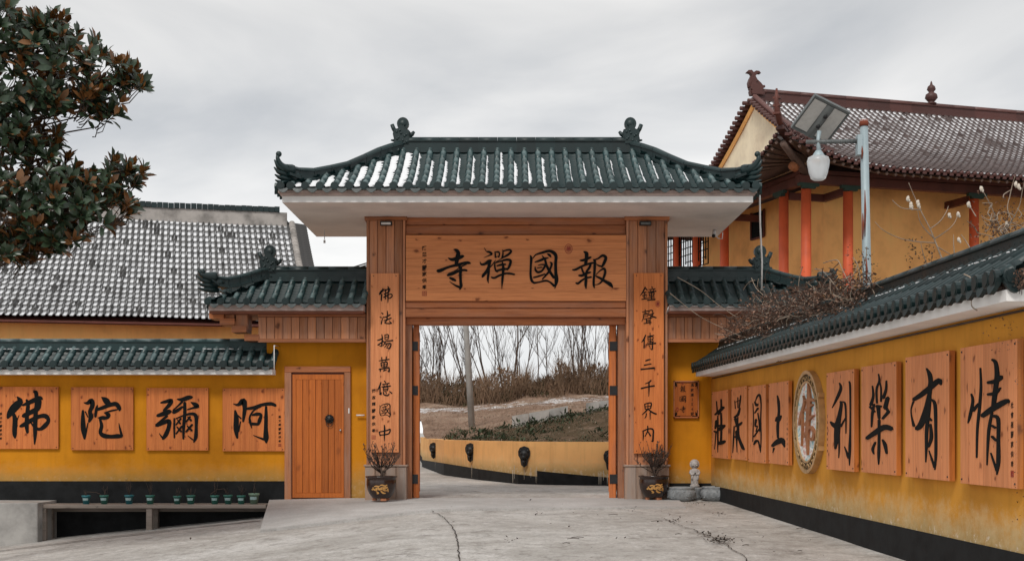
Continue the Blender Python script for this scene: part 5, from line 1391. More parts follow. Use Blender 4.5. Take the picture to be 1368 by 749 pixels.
# ------------------------------------------------------------ things hanging from the gate soffit, cables
def hang(px, py0, py1, Y, lab, cam_=False):
    a = P(px, py0, Y); b = P(px, py1, Y)
    t = thing('hanging_lamp_cord' if not cam_ else 'security_camera', lab, 'cord' if not cam_ else 'camera', a)
    d = b-a
    m = MB(); m.tube([(0, 0, 0.0), (0.003, 0, d.z*0.5), (0, 0, d.z+0.05)], 0.008, 6); m.build('cord', M['pvc'], t)
    m = MB(); m.tube([(0.03*math.cos(k*0.8)*(1 if k < 9 else .4), 0.02*math.sin(k*0.6), -0.02-0.012*k) for k in range(14)], 0.007, 5); m.box(-0.03, 0.03, -0.03, 0.03, -0.015, 0.02); m.build('cable_coil', M['iron'], t)
    m = MB()
    if cam_:
        m.tube([(0.03, 0.05, d.z+0.07), (0, -0.02, d.z), (-0.015, -0.09, d.z-0.06)], [0.035, 0.042, 0.042], 10); m.build('camera_body', M['pvc'], t)
        m = MB(); m.tube([(-0.016, -0.092, d.z-0.062), (-0.022, -0.12, d.z-0.085)], [0.036, 0.034], 10); m.build('lens', M['iron'], t)
        m = MB(); m.tube([(0.02, 0.03, d.z-0.02), (0.10, 0.05, d.z-0.10), (0.18, 0.05, d.z-0.11), (0.19, 0.05, d.z+0.02)], 0.010, 6); m.build('bracket', M['pvc'], t)
    else:
        m.box(-0.02, 0.02, -0.012, 0.012, d.z-0.02, d.z+0.04); m.build('plug', M['pvc'], t)
    return t
hang(433.5, 281.5, 324, 26.6, 'loose white cord with plug hanging under the left end of the gate soffit')
hang(953.5, 281.5, 312, 26.6, 'white security camera hanging under the right end of the gate soffit', True)
m = MB()
pp_ = [P(1015.0, 262, 23.75), P(1015.5, 300, 24.2), P(1018.0, 350, 24.5), P(1017.5, 388, 24.62)]
m.tube(pp_, 0.016, 6)
tag(m.build('downpipe', M['pvc']), 'thin white pipe hanging from the right end of the gate roof', 'pipe')
m = MB(); m.tube([P(894, 408.6, 24.66), P(950, 409.6, 24.66), P(1000, 411, 24.66)], 0.011, 5)
m.tube([P(893, 411, 24.66), P(890, 420, 24.85)], 0.011, 5)
tag(m.build('conduit', M['pvc']), 'thin white conduit running along the eave board of the right wing', 'conduit')
m = MB(); a = P(366.3, 462, 25.05); b = P(366.3, 501, 25.05); m.tube([a, b], 0.010, 6); m.tube([a, a+Vector((0, 0.45, 0.02))], 0.010, 6)
tag(m.build('conduit', M['pvc']), 'short white conduit at the right end of the low wall coping', 'conduit')
m = MB(); a = P(476, 555, 25.44); b = P(487, 555, 25.44); m.tube([a, b], 0.016, 6)
tag(m.build('pipe_stub', M['pvc']), 'short white horizontal pipe stub between the small door and gate column', 'pipe')
for dy in (0, 2.6):
    m = MB(); pts = []
    for k in range(13):
        f = k/12; pts.append(P(300, 383+dy*1.4, 36).lerp(P(500, 349+dy, 25.75), f) - Vector((0, 0, 0.18*math.sin(math.pi*f))))
    m.tube(pts, 0.014, 4)
    tag(m.build('cable', M['twig']), ('upper' if dy == 0 else 'lower') + ' thin black cable crossing the gap left of the gate', 'cable')

# ------------------------------------------------------------ street lamp behind the long wall
Yl = 17.0
b0 = P(1158.5, 577, Yl); tp = P(1153.6, 168, Yl)
t = thing('street_lamp', 'pale blue rusty steel lamp post with solar floodlight and hanging glass lamp', 'street lamp', (b0.x, Yl, 0))
def q(px, py, dy=0): 
    v = P(px, py, Yl+dy); return Vector((v.x-b0.x, dy, v.z))
m = MB(); m.tube([(0.02, 0, -0.1), q(1158.5, 385), q(1154.2, 166)], [0.060, 0.056, 0.050], 14); m.build('pole', M['poleblue'], t)
m = MB(); m.lathe([(0.058, 0), (0.060, 0.04), (0.05, 0.085), (0, 0.09)], n=14); m.build('rusty_cap', M['rust'], t, q(1154.1, 169.5))
m = MB(); m.ball((0, 0, 0), 0.055, 12, 7, sc=(1, 1, 0.7)); m.build('snow_cap', M['snow'], t, q(1154.1, 163))
m = MB()
for (px, py, hh_) in ((1155.5, 280, 0.35), (1152.6, 300, 0.2), (1157.5, 360, 0.2), (1151.5, 203, 0.10)):
    c = q(px, py, -0.052); m.tube([c+Vector((0, 0, -hh_)), c+Vector((0.004, -0.003, 0)), c+Vector((0, 0, hh_*0.7))], [0.006, 0.016, 0.004], 5)
m.build('rust_patch', M['rust'], t)
m = MB(); m.box(-0.045, 0.02, -0.055, 0.055, -0.13, 0.13); m.build('clamp', M['poleblue'], t, q(1149, 195))
m = MB(); m.tube([q(1147, 189.5), q(1077, 190.5)], [0.028, 0.028], 8)
for k in range(9): c = q(1145-k*7, 189.6+k*0.12); m.tube([c, c+Vector((-0.012, 0, 0))], 0.034, 8)
m.build('arm', M['lampgrey'], t)
m = MB(); m.tube([q(1094.5, 176), q(1092.5, 190), q(1094.5, 206)], [0.030, 0.022, 0.034], 10); m.lathe([(0.085, -0.06), (0.075, 0.0), (0.05, 0.04), (0.034, 0.06)], c=q(1093.5, 208), n=18); m.build('neck', M['poleblue'], t)
m = MB(); g0 = q(1093.2, 242)
gh = (242-209)*Yl/FPX; r_ = 15.0*Yl/FPX
m.lathe([(0, 0), (r_*0.45, 0.004), (r_*0.66, gh*0.08), (r_*0.82, gh*0.3), (r_*0.96, gh*0.6), (r_, gh*0.78), (r_*0.9, gh*0.93), (r_*0.6, gh*1.0)], c=g0, n=24); m.build('glass_shade', M['frost'], t)
# tilted solar floodlight
O = q(1096.2, 161.3); a_ = Vector((0.245, 0.075, -0.095)); b_ = Vector((-0.118, 0.17, -0.170))
a_ *= 1.0; nrm = a_.cross(b_); nrm.normalize()
if nrm.y > 0: nrm = -nrm
Mx = Matrix((( a_.x, -nrm.x, b_.x, O.x), (a_.y, -nrm.y, b_.y, O.y), (a_.z, -nrm.z, b_.z, O.z), (0,0,0,1)))
m = MB(); m.box(-1, 1, 0.0, 0.045, -1, 1, 0, Mx); m.build('lamp_housing', M['lampgrey'], t)
m = MB()
for e in ((-1, 1, -1, -0.9), (-1, 1, 0.9, 1), (-1, -0.93, -0.9, 0.9), (0.93, 1, -0.9, 0.9)): m.box(e[0], e[1], -0.012, 0.0, e[2], e[3], 0, Mx)
m.build('lamp_frame', M['lampgrey'], t)
for (xa, xb) in ((-0.9, -0.22), (0.22, 0.9)):
    m = MB(); m.box(xa, xb, -0.006, -0.001, -0.84, 0.84, 0, Mx); m.build('light_panel', M['lensgrey'], t)
m = MB(); vs = []
for j in range(9):
    z = -0.86+1.9*j/8; wd = 0.20+0.03*math.sin(j); bl = 0.055*math.sin(math.pi*min(1, (j+0.6)/8.5))
    vs += [Mx @ Vector((x*wd, -0.006-bl*(1-x*x), z)) for x in (-1, -0.5, 0, 0.5, 1)]
m.add(vs, [(j*5+i, j*5+i+1, j*5+i+6, j*5+i+5) for j in range(8) for i in range(4)], 0, True); m.build('sensor_spine', M['lampgrey'], t)
for zz in (-0.35, 0.25):
    m = MB(); c = Mx @ Vector((0, -0.062, zz)); m.tube([c, c+nrm*0.014], [0.030, 0.024], 12); m.build('sensor', M['iron'], t)
# ------------------------------------------------------------ old grey-roofed house behind the left wall
def smooth(x, a, b):
    t = min(1, max(0, (x-a)/(b-a))); return t*t*(3-2*t)
def set_attr(o, name, vals):
    at = o.data.attributes.new(name, 'FLOAT', 'POINT'); at.data.foreach_set('value', vals)
def tiled_surface(name, mat, parent, cols, pos, nsamp, course, bar_h, rnd, snow_amt, vlen, snow_fn=None, step=0.03, course_shade=0.15, barsnow=0.0, bw=0.27):
    """rows of cover tiles and pans with stepped courses; cols = list of (x, v_end). pos(x, v, lift)->point"""
    mb = MB(); sn = []
    prev = None
    for ci in range(len(cols)-1):
        (xa, va), (xb, vb) = cols[ci], cols[ci+1]
        ve = max(va, vb) if min(va, vb) > 0 else max(va, vb)
        nc = max(1, int(math.ceil(ve/course)))
        jit = [rnd.uniform(-0.3, 0.3) for _ in range(nc)]
        drop = [rnd.random() for _ in range(nc)]
        rows = []
        for c in range(nc):
            for e in (0.0, 0.0, course_shade, 1.0):  # snow left off each course's lower edge: course shadow put into the colour
                row = []
                for s_ in range(nsamp+1):
                    f = s_/nsamp; x = xa+(xb-xa)*f
                    vlim = va+(vb-va)*f
                    v = min(vlim, (c+e)*course)
                    isbar = abs(f-0.5) < bw
                    lift = (bar_h*math.cos((f-0.5)/bw*math.pi/2) if isbar else -0.012) + (step if e < 1 else -0.004)
                    row.append(pos(x, v, lift))
                    if isbar: val = 0.0 if abs(f-0.5) > 0.12 else (barsnow*(0.5+0.5*jit[c]/0.3) if e > 0.05 else 0)
                    else:
                        val = snow_amt if (e > 0.05 and drop[c] < 0.94) else 0.0
                        if snow_fn: val *= snow_fn(x, v, jit[c])
                    sn.append(min(1, max(0, val)))
                rows.append(row)
        mb.grid(rows, 0, False)
    o = mb.build(name, mat, parent); tag(o, kind='stuff')
    set_attr(o, 'snow', sn); return o
H1 = thing('old_house', 'old house with snow dusted grey tiled roof and orange wall behind the low left wall', 'house', (-6.08, 38.0, 0), math.atan2(0.2425, 0.970))
Vh = 6.1
zh = lambda v: 3.95 + 3.35*(0.80*(v/Vh)+0.20*(v/Vh)**2)
ncol = 150; pc = 0.158; rr = random.Random(1)
cols = [(-ncol*pc+pc*i, Vh) for i in range(ncol+1)]
wob = lambda x, v: 0.045*noise.noise(Vector((x*0.35, v*0.5, 0))) + 0.02*noise.noise(Vector((x*1.3, v*1.6, 3)))
tiled_surface('roof_tiles', M['greyroof'], H1, cols, lambda x, v, l: (x-0.35, -Vh+v-0.0, zh(v)+l+wob(x, v)), 6, 0.318, 0.042, rr, 1.0, Vh, lambda x, v, j: min(1, 1.05+j+0.5*noise.noise(Vector((x*0.5, v*0.8, 0)))), 0.066, 0.30, 0.55, 0.17)
m = MB(); m.grid([[(x, -Vh+v, zh(v)-0.10) for x in (-24, -0.35)] for v in (0, 1.5, 3, 4.5, 6.1)]); m.grid([[(x, Vh-v, zh(v)) for x in (-24, -0.35)] for v in (0, 1.5, 3, 4.5, 6.1)], 0, True, True); m.build('roof_deck', M['darkred'], H1)
# verge at the right end: two bands of edge tiles
m = MB()
nv = 34
for i in range(nv):
    v0 = Vh*i/nv; v1 = Vh*(i+1)/nv
    p0 = Vector((-0.30, -Vh+v0, zh(v0)+0.03)); p1 = Vector((-0.30, -Vh+v1, zh(v1)+0.01))
    vs, fs = barrel_geo((p1-p0).length+0.02, 0.10, 0.09, 5)
    Mv = Matrix.Translation(p0) @ Matrix.Rotation(math.atan2(p1.z-p0.z, p1.y-p0.y), 4, 'X')
    m.add([Mv @ Vector(q_) for q_ in vs], fs, 0, True)
m.build('verge_cover', M['plaster'], H1)
vt = shared('verge', lambda: (lambda mm: (mm.box(-0.16, 0.20, 0, 0.10, -0.02, 0.035), mm.mesh('verge_tile', M['greyroof']))[1])(MB()))
nv = 44
for i in range(nv):
    v0 = Vh*i/nv; sl_ = math.atan2(zh(v0+0.1)-zh(v0), 0.1)
    inst('verge_tile', vt, H1, (-0.10, -Vh+v0, zh(v0)+0.0), (sl_+0.25, 0.12, 0))
m = MB(); m.box(-24, -0.45, -0.16, 0.16, 7.15, 7.60); m.build('ridge_band', M['plaster'], H1)
ct = shared('coping', lambda: (lambda mm: (mm.box(0.004, 0.15, -0.20, 0.20, 0, 0.15), mm.mesh('ridge_tile', M['tealdark']))[1])(MB()))
for i in range(148): inst('ridge_tile', ct, H1, (-23.6+0.155*i, 0, 7.60+0.006*math.sin(i*2.1)+0.02*noise.noise(Vector((i*0.2, 0, 0)))), (0, 0, 0))
m = MB(); m.box(-24, -0.7, -5.65, -5.35, -1.5, 3.98); m.box(-24, -0.7, 5.3, 5.6, 0, 3.9); m.box(-1.0, -0.71, -5.35, 5.3, 0, 3.9)
m.prism([(-5.6, 3.9), (5.6, 3.9), (0, 7.1)], -1.0, -0.71, 0, Matrix.Rotation(math.pi/2, 4, 'Z') @ Matrix.Scale(-1, 4, Vector((0, 1, 0)))); m.build('wall', M['yellowH'], H1)
m = MB(); m.box(-24, -0.35, -6.05, -5.95, 3.83, 3.90); m.box(-24, -0.5, -5.95, -5.6, 3.86, 3.89); m.build('eave_board', M['darkred'], H1)

# ------------------------------------------------------------ temple hall on the right
H2 = thing('temple_hall', 'orange temple hall with red columns and snow dusted maroon tiled roof', 'temple', (8.98, 40.0, 0), math.atan2(0.29, 0.957))
LX, LY = 17.06, 11.9; OV = 1.7; RY = LY/2; VR = RY+OV; GX = 1.1
def zr_(v): u = v/VR; return 9.12 + 3.86*(0.60*u+0.40*u*u)
def flare(d, v): return 0.80*max(0, 1-d/4.2)**2.2*max(0, 1-v/3.4)
def fpos(x, v, l):
    d = min(x+OV, LX+OV-x); f = flare(d, v)
    return (x, -OV+v-0.25*f, zr_(v)+f+l)
pc = 0.235
n = int((LX+2*OV)/pc); cols = []
for i in range(n+1):
    x = -OV + (LX+2*OV)*i/n; d = min(x+OV, LX+OV-x)
    cols.append((x, VR if d >= OV+GX else max(0.02, d)))
rr = random.Random(2)
snf = lambda x, v, j: max(0.0, min(1.0, 0.75 + 0.75*(1 if v > VR-0.55 else 0) + 0.9*max(0, 1-(x+1.7)/6.0)*(1 if v > 4.8 or v < 2.2 else 0.3) + j*0.9 + 0.5*noise.noise(Vector((x*0.6, v*0.9, 1)))))
tiled_surface('roof_tiles', M['maroonroof'], H2, cols, fpos, 6, 0.27, 0.065, rr, 1.0, VR, snf)
# left skirt roof
ns = int((LY+2*OV)/0.3); cols = []
for i in range(ns+1):
    y = -OV+(LY+2*OV)*i/ns; d = min(y+OV, LY+OV-y); cols.append((y, min(max(0.02, d), OV+GX+0.35)))
def spos(y, v, l):
    d = min(y+OV, LY+OV-y); f = flare(d, v); return (-OV+v-0.25*f, y, zr_(v)+f+l)
tiled_surface('side_roof_tiles', M['maroonroof'], H2, cols, spos, 6, 0.30, 0.06, rr, 1.0, VR, snf)
m = MB()   # back slope, right skirt
m.grid([[(x, LY+OV-v, zr_(v)) for x in (-OV+min(v, OV+GX), LX+OV-min(v, OV+GX))] for v in (0, 1.4, 2.8, 4.2, 5.9, VR)], 0, True, True)
m.grid([[(LX+OV-v, y, zr_(v)+0.0) for y in (-OV+v, LY+OV-v)] for v in (0, 1.4, 2.8)], 0, True)
m.build('back_slopes', M['maroon'], H2)
# underside boards
m = MB(); 
def under(pos, a0_, a1_, n_):
    m.grid([[Vector(pos(a0_+(a1_-a0_)*i/n_, v, -0.13)) for i in range(n_+1)] for v in (0.0, 0.8, 1.7, 2.7)])
def fclip(x, v, l): x2 = min(max(x, -OV+v), LX+OV-v); return fpos(x2, v, l)
def sclip(y, v, l): y2 = min(max(y, -OV+v), LY+OV-v); return spos(y2, v, l)
under(fclip, -OV, LX+OV, 50); under(sclip, -OV, LY+OV, 40); m.build('eave_underside', M['rafter'], H2)
m = MB()
def rafter(pos, a, d):
    # rafters fan out towards the corner
    k = max(0, 1-d/3.2)
    p0 = Vector(pos(a, 0.05, -0.20)); a2 = a
    v2 = 1.9
    sgn = 1
    p1 = Vector(pos(a, v2, -0.22)); return p0, p1
nf = 68
for i in range(nf):
    x = -OV+0.15+(LX+2*OV-0.3)*i/(nf-1); d = min(x+OV, LX+OV-x)
    xi = x if d > 3.0 else (x + (3.0-d)*0.55*(1 if x < LX/2 else -1))
    p0 = Vector(fpos(x, 0.04, -0.19)); p1 = Vector(fclip(xi, 1.95, -0.23)); m.tube([p0, p1], 0.055, 4, 0, False)
nf = 50
for i in range(nf):
    y = -OV+0.15+(LY+2*OV-0.3)*i/(nf-1); d = min(y+OV, LY+OV-y)
    yi = y if d > 3.0 else (y + (3.0-d)*0.55*(1 if y < LY/2 else -1))
    p0 = Vector(spos(y, 0.04, -0.19)); p1 = Vector(sclip(yi, 1.95, -0.23)); m.tube([p0, p1], 0.055, 4, 0, False)
tag(m.build('rafters', M['rafter'], H2), kind='stuff')
m = MB(); m.tube([(-OV-0.02, -OV-0.02, 9.62), (0.3, 0.3, 9.12)], [0.10, 0.15], 8); m.build('corner_beam', M['rafter'], H2)
for (x, y) in ((0, 0),):
    m = MB(); m.tube([(-OV*0.5, -OV*0.5, 9.14), (-OV*0.5-0.2, -OV*0.5-0.2, 9.14)], 0.13, 10); m.build('beam_end', M['woodx'], H2)
# edge tiles: discs and drips along the front eave
fd = MB()
for i in range(n):
    x = -OV+(LX+2*OV)*(i+0.5)/n
    p = Vector(fpos(x, 0, 0.0)); fd.tube([p+Vector((0, -0.05, -0.005)), p+Vector((0, 0.05, 0.0))], 0.062, 8)
    x = -OV+(LX+2*OV)*i/n; p = Vector(fpos(x, 0, -0.05)); fd.box(-0.07, 0.07, -0.03, 0, -0.06, 0.03, 0, Matrix.Translation(p))
for i in range(ns):
    y = -OV+(LY+2*OV)*(i+0.5)/ns
    p = Vector(spos(y, 0, 0.0)); fd.tube([p+Vector((-0.05, 0, -0.005)), p+Vector((0.05, 0, 0.0))], 0.062, 8)
tag(fd.build('eave_discs', M['maroon'], H2), kind='stuff')
# walls
m = MB(); m.box(1.45, LX-1.45, 1.45, LY-1.45, 2.6, 9.25); m.build('wall', M['yellowH'], H2)
m = MB(); m.box(-0.9, LX+0.9, -0.9, LY+0.9, -0.5, 2.6); m.build('podium', M['concrete'], H2)
# gable triangle
gp = []
for k in range(9):
    v = 2.9+(VR-2.9)*k/8; gp.append((-OV+v, zr_(v)-0.16))
gb = [(LY-y, z) for y, z in gp[:-1]][::-1]
pts = gp + gb
m = MB(); Mg = Matrix(((0, 1, 0, 0), (1, 0, 0, 0), (0, 0, 1, 0), (0, 0, 0, 1)))
m.prism(pts, GX+0.25, GX+0.55, 0, Mg); m.build('gable_wall', M['gable'], H2)
m = MB(); m.prism(pts, LX-1.5, LX-1.3, 0, Mg); m.build('gable_wall', M['gable'], H2)
for sgn in (0, 1):
    m = MB(); m2 = MB()
    for k in range(26):
        v = 2.6+(VR-2.6)*k/26; v2 = 2.6+(VR-2.6)*(k+1)/26
        y, y2 = -OV+v, -OV+v2
        if sgn: y, y2 = LY-y, LY-y2
        p, p2 = Vector((GX, y, zr_(v))), Vector((GX, y2, zr_(v2)))
        m.tube([p+Vector((-0.12, 0, 0.02)), p+Vector((0.45, 0, 0.05))], 0.075, 7)
        m2.tube([p+Vector((0.20, 0, -0.20)), p2+Vector((0.20, 0, -0.20))], 0.085, 4, 0, False)
    tag(m.build('verge_tiles', M['maroon'], H2), kind='stuff')
    m2.build('verge_trim', M['yellowH'], H2)
# beams and brackets
m = MB(); m.box(-0.3, LX+0.3, -0.12, 0.12, 8.86, 9.12); m.box(-0.12, 0.12, 0.13, LY+0.3, 8.87, 9.13); m.build('eave_beam', M['darkred'], H2)
m = MB(); m.box(-0.3, LX+0.3, -0.2, 0.2, 9.14, 9.26); m.box(-0.2, 0.2, 0.21, LY+0.3, 9.14, 9.26); m.build('purlin', M['darkred'], H2)
colx = [0, 1.45, 6.0, 11.0, 15.6, LX]; coly = [1.4, 5.6, 7.85, 9.56, LY]
cm = MB(); cm.tube([(0, 0, 2.6), (0, 0, 5.5), (0, 0, 8.86)], [0.16, 0.158, 0.15], 18); cme = cm.mesh('column', M['red'])
for x in colx: inst('column', cme, H2, (x, 0, 0))
for y in coly: inst('column', cme, H2, (0, y, 0))
gm = MB(); gm.box(-0.34, 0.34, -0.07, 0.07, 8.76, 8.855); gm.box(-0.22, 0.22, -0.07, 0.07, 8.69, 8.76); gme = gm.mesh('bracket', M['greenpaint'])
for x in colx: inst('bracket', gme, H2, (x, -0.14, 0))
for y in coly[:2]: inst('bracket', gme, H2, (-0.14, y, 0), (0, 0, math.pi/2))
for x in colx[1:-1]:
    m = MB(); m.box(x-0.08, x+0.08, 0.15, 1.45, 8.62, 8.84); m.build('tie_beam', M['darkred'], H2)
for y in coly[:2]:
    m = MB(); m.box(0.15, 1.45, y-0.08, y+0.08, 8.62, 8.84); m.build('tie_beam', M['darkred'], H2)
m = MB(); m.box(1.40, 1.47, 5.40, 6.29, 8.12, 9.0); w_ = m.build('window', M['ink'], H2)
m = MB(); m.box(1.36, 1.42, 5.34, 5.40, 8.08, 9.04); m.box(1.36, 1.42, 6.29, 6.35, 8.08, 9.04); m.box(1.36, 1.42, 5.40, 6.29, 8.06, 8.12); m.build('window_frame', M['darkred'], w_)
# hanging lattice between the rear side columns
for (y0, y1) in ((8.02, 9.40), (9.72, 10.6), (6.9, 7.70)):
    m = MB(); zt, zb = 8.86, 7.28; w_ = y1-y0; nx = max(3, round(w_/0.2)); nz = 6
    for i in range(nx+1):
        y = y0+w_*i/nx; zz = zb + (0.18 if i % 3 == 1 else 0.0) + (0.25 if i in (0,) and False else 0)
        m.box(-0.02, 0.02, y-0.014, y+0.014, zz, zt-(0.2 if i % 4 == 2 else 0))
    for j in range(nz+1):
        z = zb+(zt-zb)*j/nz
        ya, yb = (y0, y1) if j in (0, 2, 4, 6) else (y0+w_*0.2*(j % 3), y1-w_*0.2*((j+1) % 3))
        m.box(-0.018, 0.018, ya, yb, z-0.014, z+0.014)
    m.build('lattice', M['ink'], H2)
# ridges
def sw(pts, w, h, nm='hip_ridge'): sweep_ridge(H2, pts, w, h, M['maroon'], nm)
ridge_line(H2, (GX+0.2, RY, zr_(VR)-0.08), (LX-GX-0.2, RY, zr_(VR)-0.08), 0.9, 0.46, M['maroon'], 0.30, 'ridge_tile')
for xx in (GX+0.15, LX-GX-0.15):
    pts = [(xx, -OV+v, zr_(v)+0.26) for v in (VR-0.2, 6.6, 5.6, 4.6, 3.7, 2.95)]
    sw(pts, 0.24, 0.30, 'descending_ridge')
hp = []
for v in (2.9, 2.3, 1.7, 1.15, 0.6, 0.15, -0.05):
    f = flare(max(0, v), max(0, v)); hp.append((-OV+v-0.22*f, -OV+v-0.22*f, zr_(max(0, v))+f+0.22+(0.1 if v < 0.3 else 0)))
sw(hp, 0.22, 0.26)
hp2 = [(LX-x, y, z) for x, y, z in hp]; sw(hp2, 0.22, 0.26)
hp3 = [(x, LY-y, z) for x, y, z in hp]; sw(hp3, 0.22, 0.26)
m = MB(); b_ = Vector(hp[-1])
m.tube([b_+Vector((0.2, 0.2, -0.12)), b_+Vector((-0.05, -0.05, -0.05)), b_+Vector((-0.20, -0.20, 0.18)), b_+Vector((-0.25, -0.25, 0.50)), b_+Vector((-0.24, -0.24, 0.82))], [0.10, 0.11, 0.10, 0.075, 0.03], 5)
for k in range(3): m.box(-0.10, 0.10, -0.10, 0.10, -0.03, 0.03, 0, Matrix.Translation(b_+Vector((-0.2, -0.2, 0.12+0.22*k))) @ Matrix.Rotation(0.785, 4, 'Z'))
m.build('corner_horn', M['darkred'], H2)
# small beasts sitting on the hip
for k in range(5):
    v = 0.5+0.45*k; f = flare(v, v); p = Vector((-OV+v-0.22*f, -OV+v-0.22*f, zr_(v)+f+0.22))
    m = MB(); m.ball((0, 0, 0.09), 0.085, 8, 6, sc=(0.8, 0.8, 1.2)); m.ball((-0.04, -0.04, 0.22), 0.06, 8, 6); m.tube([(0.05, 0.05, 0.05), (0.09, 0.09, 0.2)], [0.03, 0.012], 5)
    m.build('roof_beast', M['maroon'], H2, p)
# ridge-end fish dragon
m = MB()
pl = [(-0.1, 0.0), (0.45, 0.0), (0.5, 0.12), (0.42, 0.22), (0.46, 0.36), (0.34, 0.52), (0.18, 0.66), (0.10, 0.80), (0.20, 0.94), (0.33, 0.93), (0.26, 1.02), (0.12, 1.03), (0.02, 0.96), (-0.06, 1.05), (-0.20, 1.04), (-0.27, 0.96), (-0.12, 0.93), (-0.05, 0.84), (-0.14, 0.70), (-0.20, 0.52), (-0.17, 0.36), (-0.09, 0.28), (-0.14, 0.16)]
m.prism([(x, z*0.98) for x, z in pl], -0.13, 0.13)
m.prism([(x*0.8+0.02, z*0.62+0.03) for x, z in pl[:9]+pl[17:]], -0.19, 0.19)
for k in range(6): m.ball((-0.18+0.02*k, 0, 0.35+0.08*k), 0.05, 6, 4)
m.ball((0.3, 0, 0.2), 0.13, 8, 6); m.ball((0.55, 0, 0.18), 0.09, 8, 6); m.ball((0.50, 0, 0.40), 0.06, 8, 6)
do_ = m.build('ridge_dragon', M['maroon'], H2, (GX+0.15, RY, zr_(VR)+0.12), (0, 0, -0.15)); do_.scale = (0.85, 0.85, 0.85)
m = MB(); m.lathe([(0.17, 0), (0.19, 0.05), (0.10, 0.09), (0.14, 0.13), (0.23, 0.24), (0.20, 0.37), (0.10, 0.44), (0.09, 0.46), (0.16, 0.55), (0.13, 0.66), (0.05, 0.73), (0.03, 0.82), (0, 0.88)], n=20)
m.build('gourd_finial', M['maroon'], H2, (8.53, RY, zr_(VR)+0.33))

# ------------------------------------------------------------ courtyard wall, hill and scrub behind the gate
pw = [(-4.2, 60.0), (-3.62, 53.0), (-3.32, 48.5), (-2.03, 39.2), (-0.9, 35.4), (0.17, 32.6), (1.0, 32.0), (2.3, 31.6), (6, 31.0), (13, 30.2)]
t = thing('courtyard_wall', 'low orange wall with black base and dark lion head spouts behind the gate', 'wall', (0.17, 32.6, 0))
def strip(path, off, z0s, z1s):
    A = []
    for i, (x, y) in enumerate(path):
        a = path[max(0, i-1)]; b = path[min(len(path)-1, i+1)]; d = Vector((b[0]-a[0], b[1]-a[1])).normalized(); nn = Vector((d.y, -d.x))
        if nn.y > 0: nn = -nn
        A.append((x+nn.x*off-0.17, y+nn.y*off-32.6))
    return A
front = strip(pw, 0, 0, 0); bk_ = strip(pw, -0.3, 0, 0)
m = MB(); m.grid([[(x, y, -0.3) for x, y in front], [(x, y, 1.055) for x, y in front], [(x, y, 1.055) for x, y in bk_], [(x, y, -0.3) for x, y in bk_]], 0, False); m.build('wall', M['yellowB'], t)
bb = strip(pw, 0.015, 0, 0)
hts = [0.26, 0.26, 0.26, 0.36, 0.30, 0.24]
m = MB()
fr6 = bb[:6] + [((bb[6][0]*0.55+bb[5][0]*0.45), (bb[6][1]*0.55+bb[5][1]*0.45))]
h6 = hts+[0.20]
m.grid([[(x, y, -0.3) for x, y in fr6], [(x, y, h) for (x, y), h in zip(fr6, h6)]], 0, False)
f2 = [fr6[-1]] + bb[6:]; h7 = [0.34, 0.31, 0.20, 0.2, 0.2]
m.grid([[(x, y, -0.3) for x, y in f2], [(x, y, h) for (x, y), h in zip(f2, h7)]], 0, False)
m.build('base_band', M['black'], t)
for (px, py, Yg, lab) in ((581.8, 601.5, 0, ''), (630.8, 604, 0, ''), (702, 609.5, 0, ''), (813.5, 614.5, 0, '')):
    best = None
    for i in range(len(pw)-1):
        for k in range(60):
            f = k/60; x = pw[i][0]+(pw[i+1][0]-pw[i][0])*f; y = pw[i][1]+(pw[i+1][1]-pw[i][1])*f
            e = abs(684+FPX*x/y-px)
            if best is None or e < best[0]: best = (e, x, y, math.atan2(pw[i+1][1]-pw[i][1], pw[i+1][0]-pw[i][0]))
    _, x, y, an = best
    m = MB(); s_ = 1.0
    pl = [(0, -0.28), (0.08, -0.22), (0.10, -0.08), (0.16, 0.02), (0.165, 0.12), (0.12, 0.21), (0.0, 0.25), (-0.12, 0.21), (-0.165, 0.12), (-0.16, 0.02), (-0.10, -0.08), (-0.08, -0.22)]
    m.prism([(a*0.92, b) for a, b in pl], -0.04, 0.0); m.ball((0, -0.05, 0.04), 0.115, 12, 8, sc=(1, 0.7, 1.0)); m.ball((0, -0.12, -0.03), 0.055, 8, 6)
    for sx_ in (-1, 1): m.ball((0.05*sx_, -0.125, 0.07), 0.024, 6, 5); m.ball((0.095*sx_, -0.05, 0.13), 0.035, 6, 5)
    m.tube([(0, -0.06, -0.10), (0, -0.12, -0.15), (0, -0.06, -0.22)], [0.05, 0.045, 0.02], 7)
    m.build('lion_spout', M['iron'], t, (x-0.17+0.05*math.sin(an), y-32.6-0.06*math.cos(an), EYE+(577-py)*y/FPX), (0, 0, an*0.35))
    zz = EYE+(577-py)*y/FPX-0.22; m = MB()
    for k in range(4 if px < 700 else 9):
        xx = rr.uniform(-0.16, 0.16)*(1 if px < 700 else 2.6); w_ = rr.uniform(0.003, 0.010); z1 = zz-rr.uniform(0, 0.15); z0 = max(0.03, z1-rr.uniform(0.15, 0.6))
        m.add([(xx-w_*0.3, -0.018, z0), (xx+w_*0.3, -0.018, z0), (xx+w_, -0.018, z1), (xx-w_, -0.018, z1)], [(0, 1, 2, 3)])
    tag(m.build('lime_stain', M['limestain'], t, (x-0.17, y-32.6, 0), (0, 0, an)), kind='stuff')
def ystart(x):
    pts = [(-40, 64), (-8, 62)] + [(a, b) for a, b in pw] + [(40, 28)]
    for (xa, ya), (xb, yb) in zip(pts, pts[1:]):
        if xa <= x <= xb: return ya+(yb-ya)*(x-xa)/(xb-xa)
    return 30
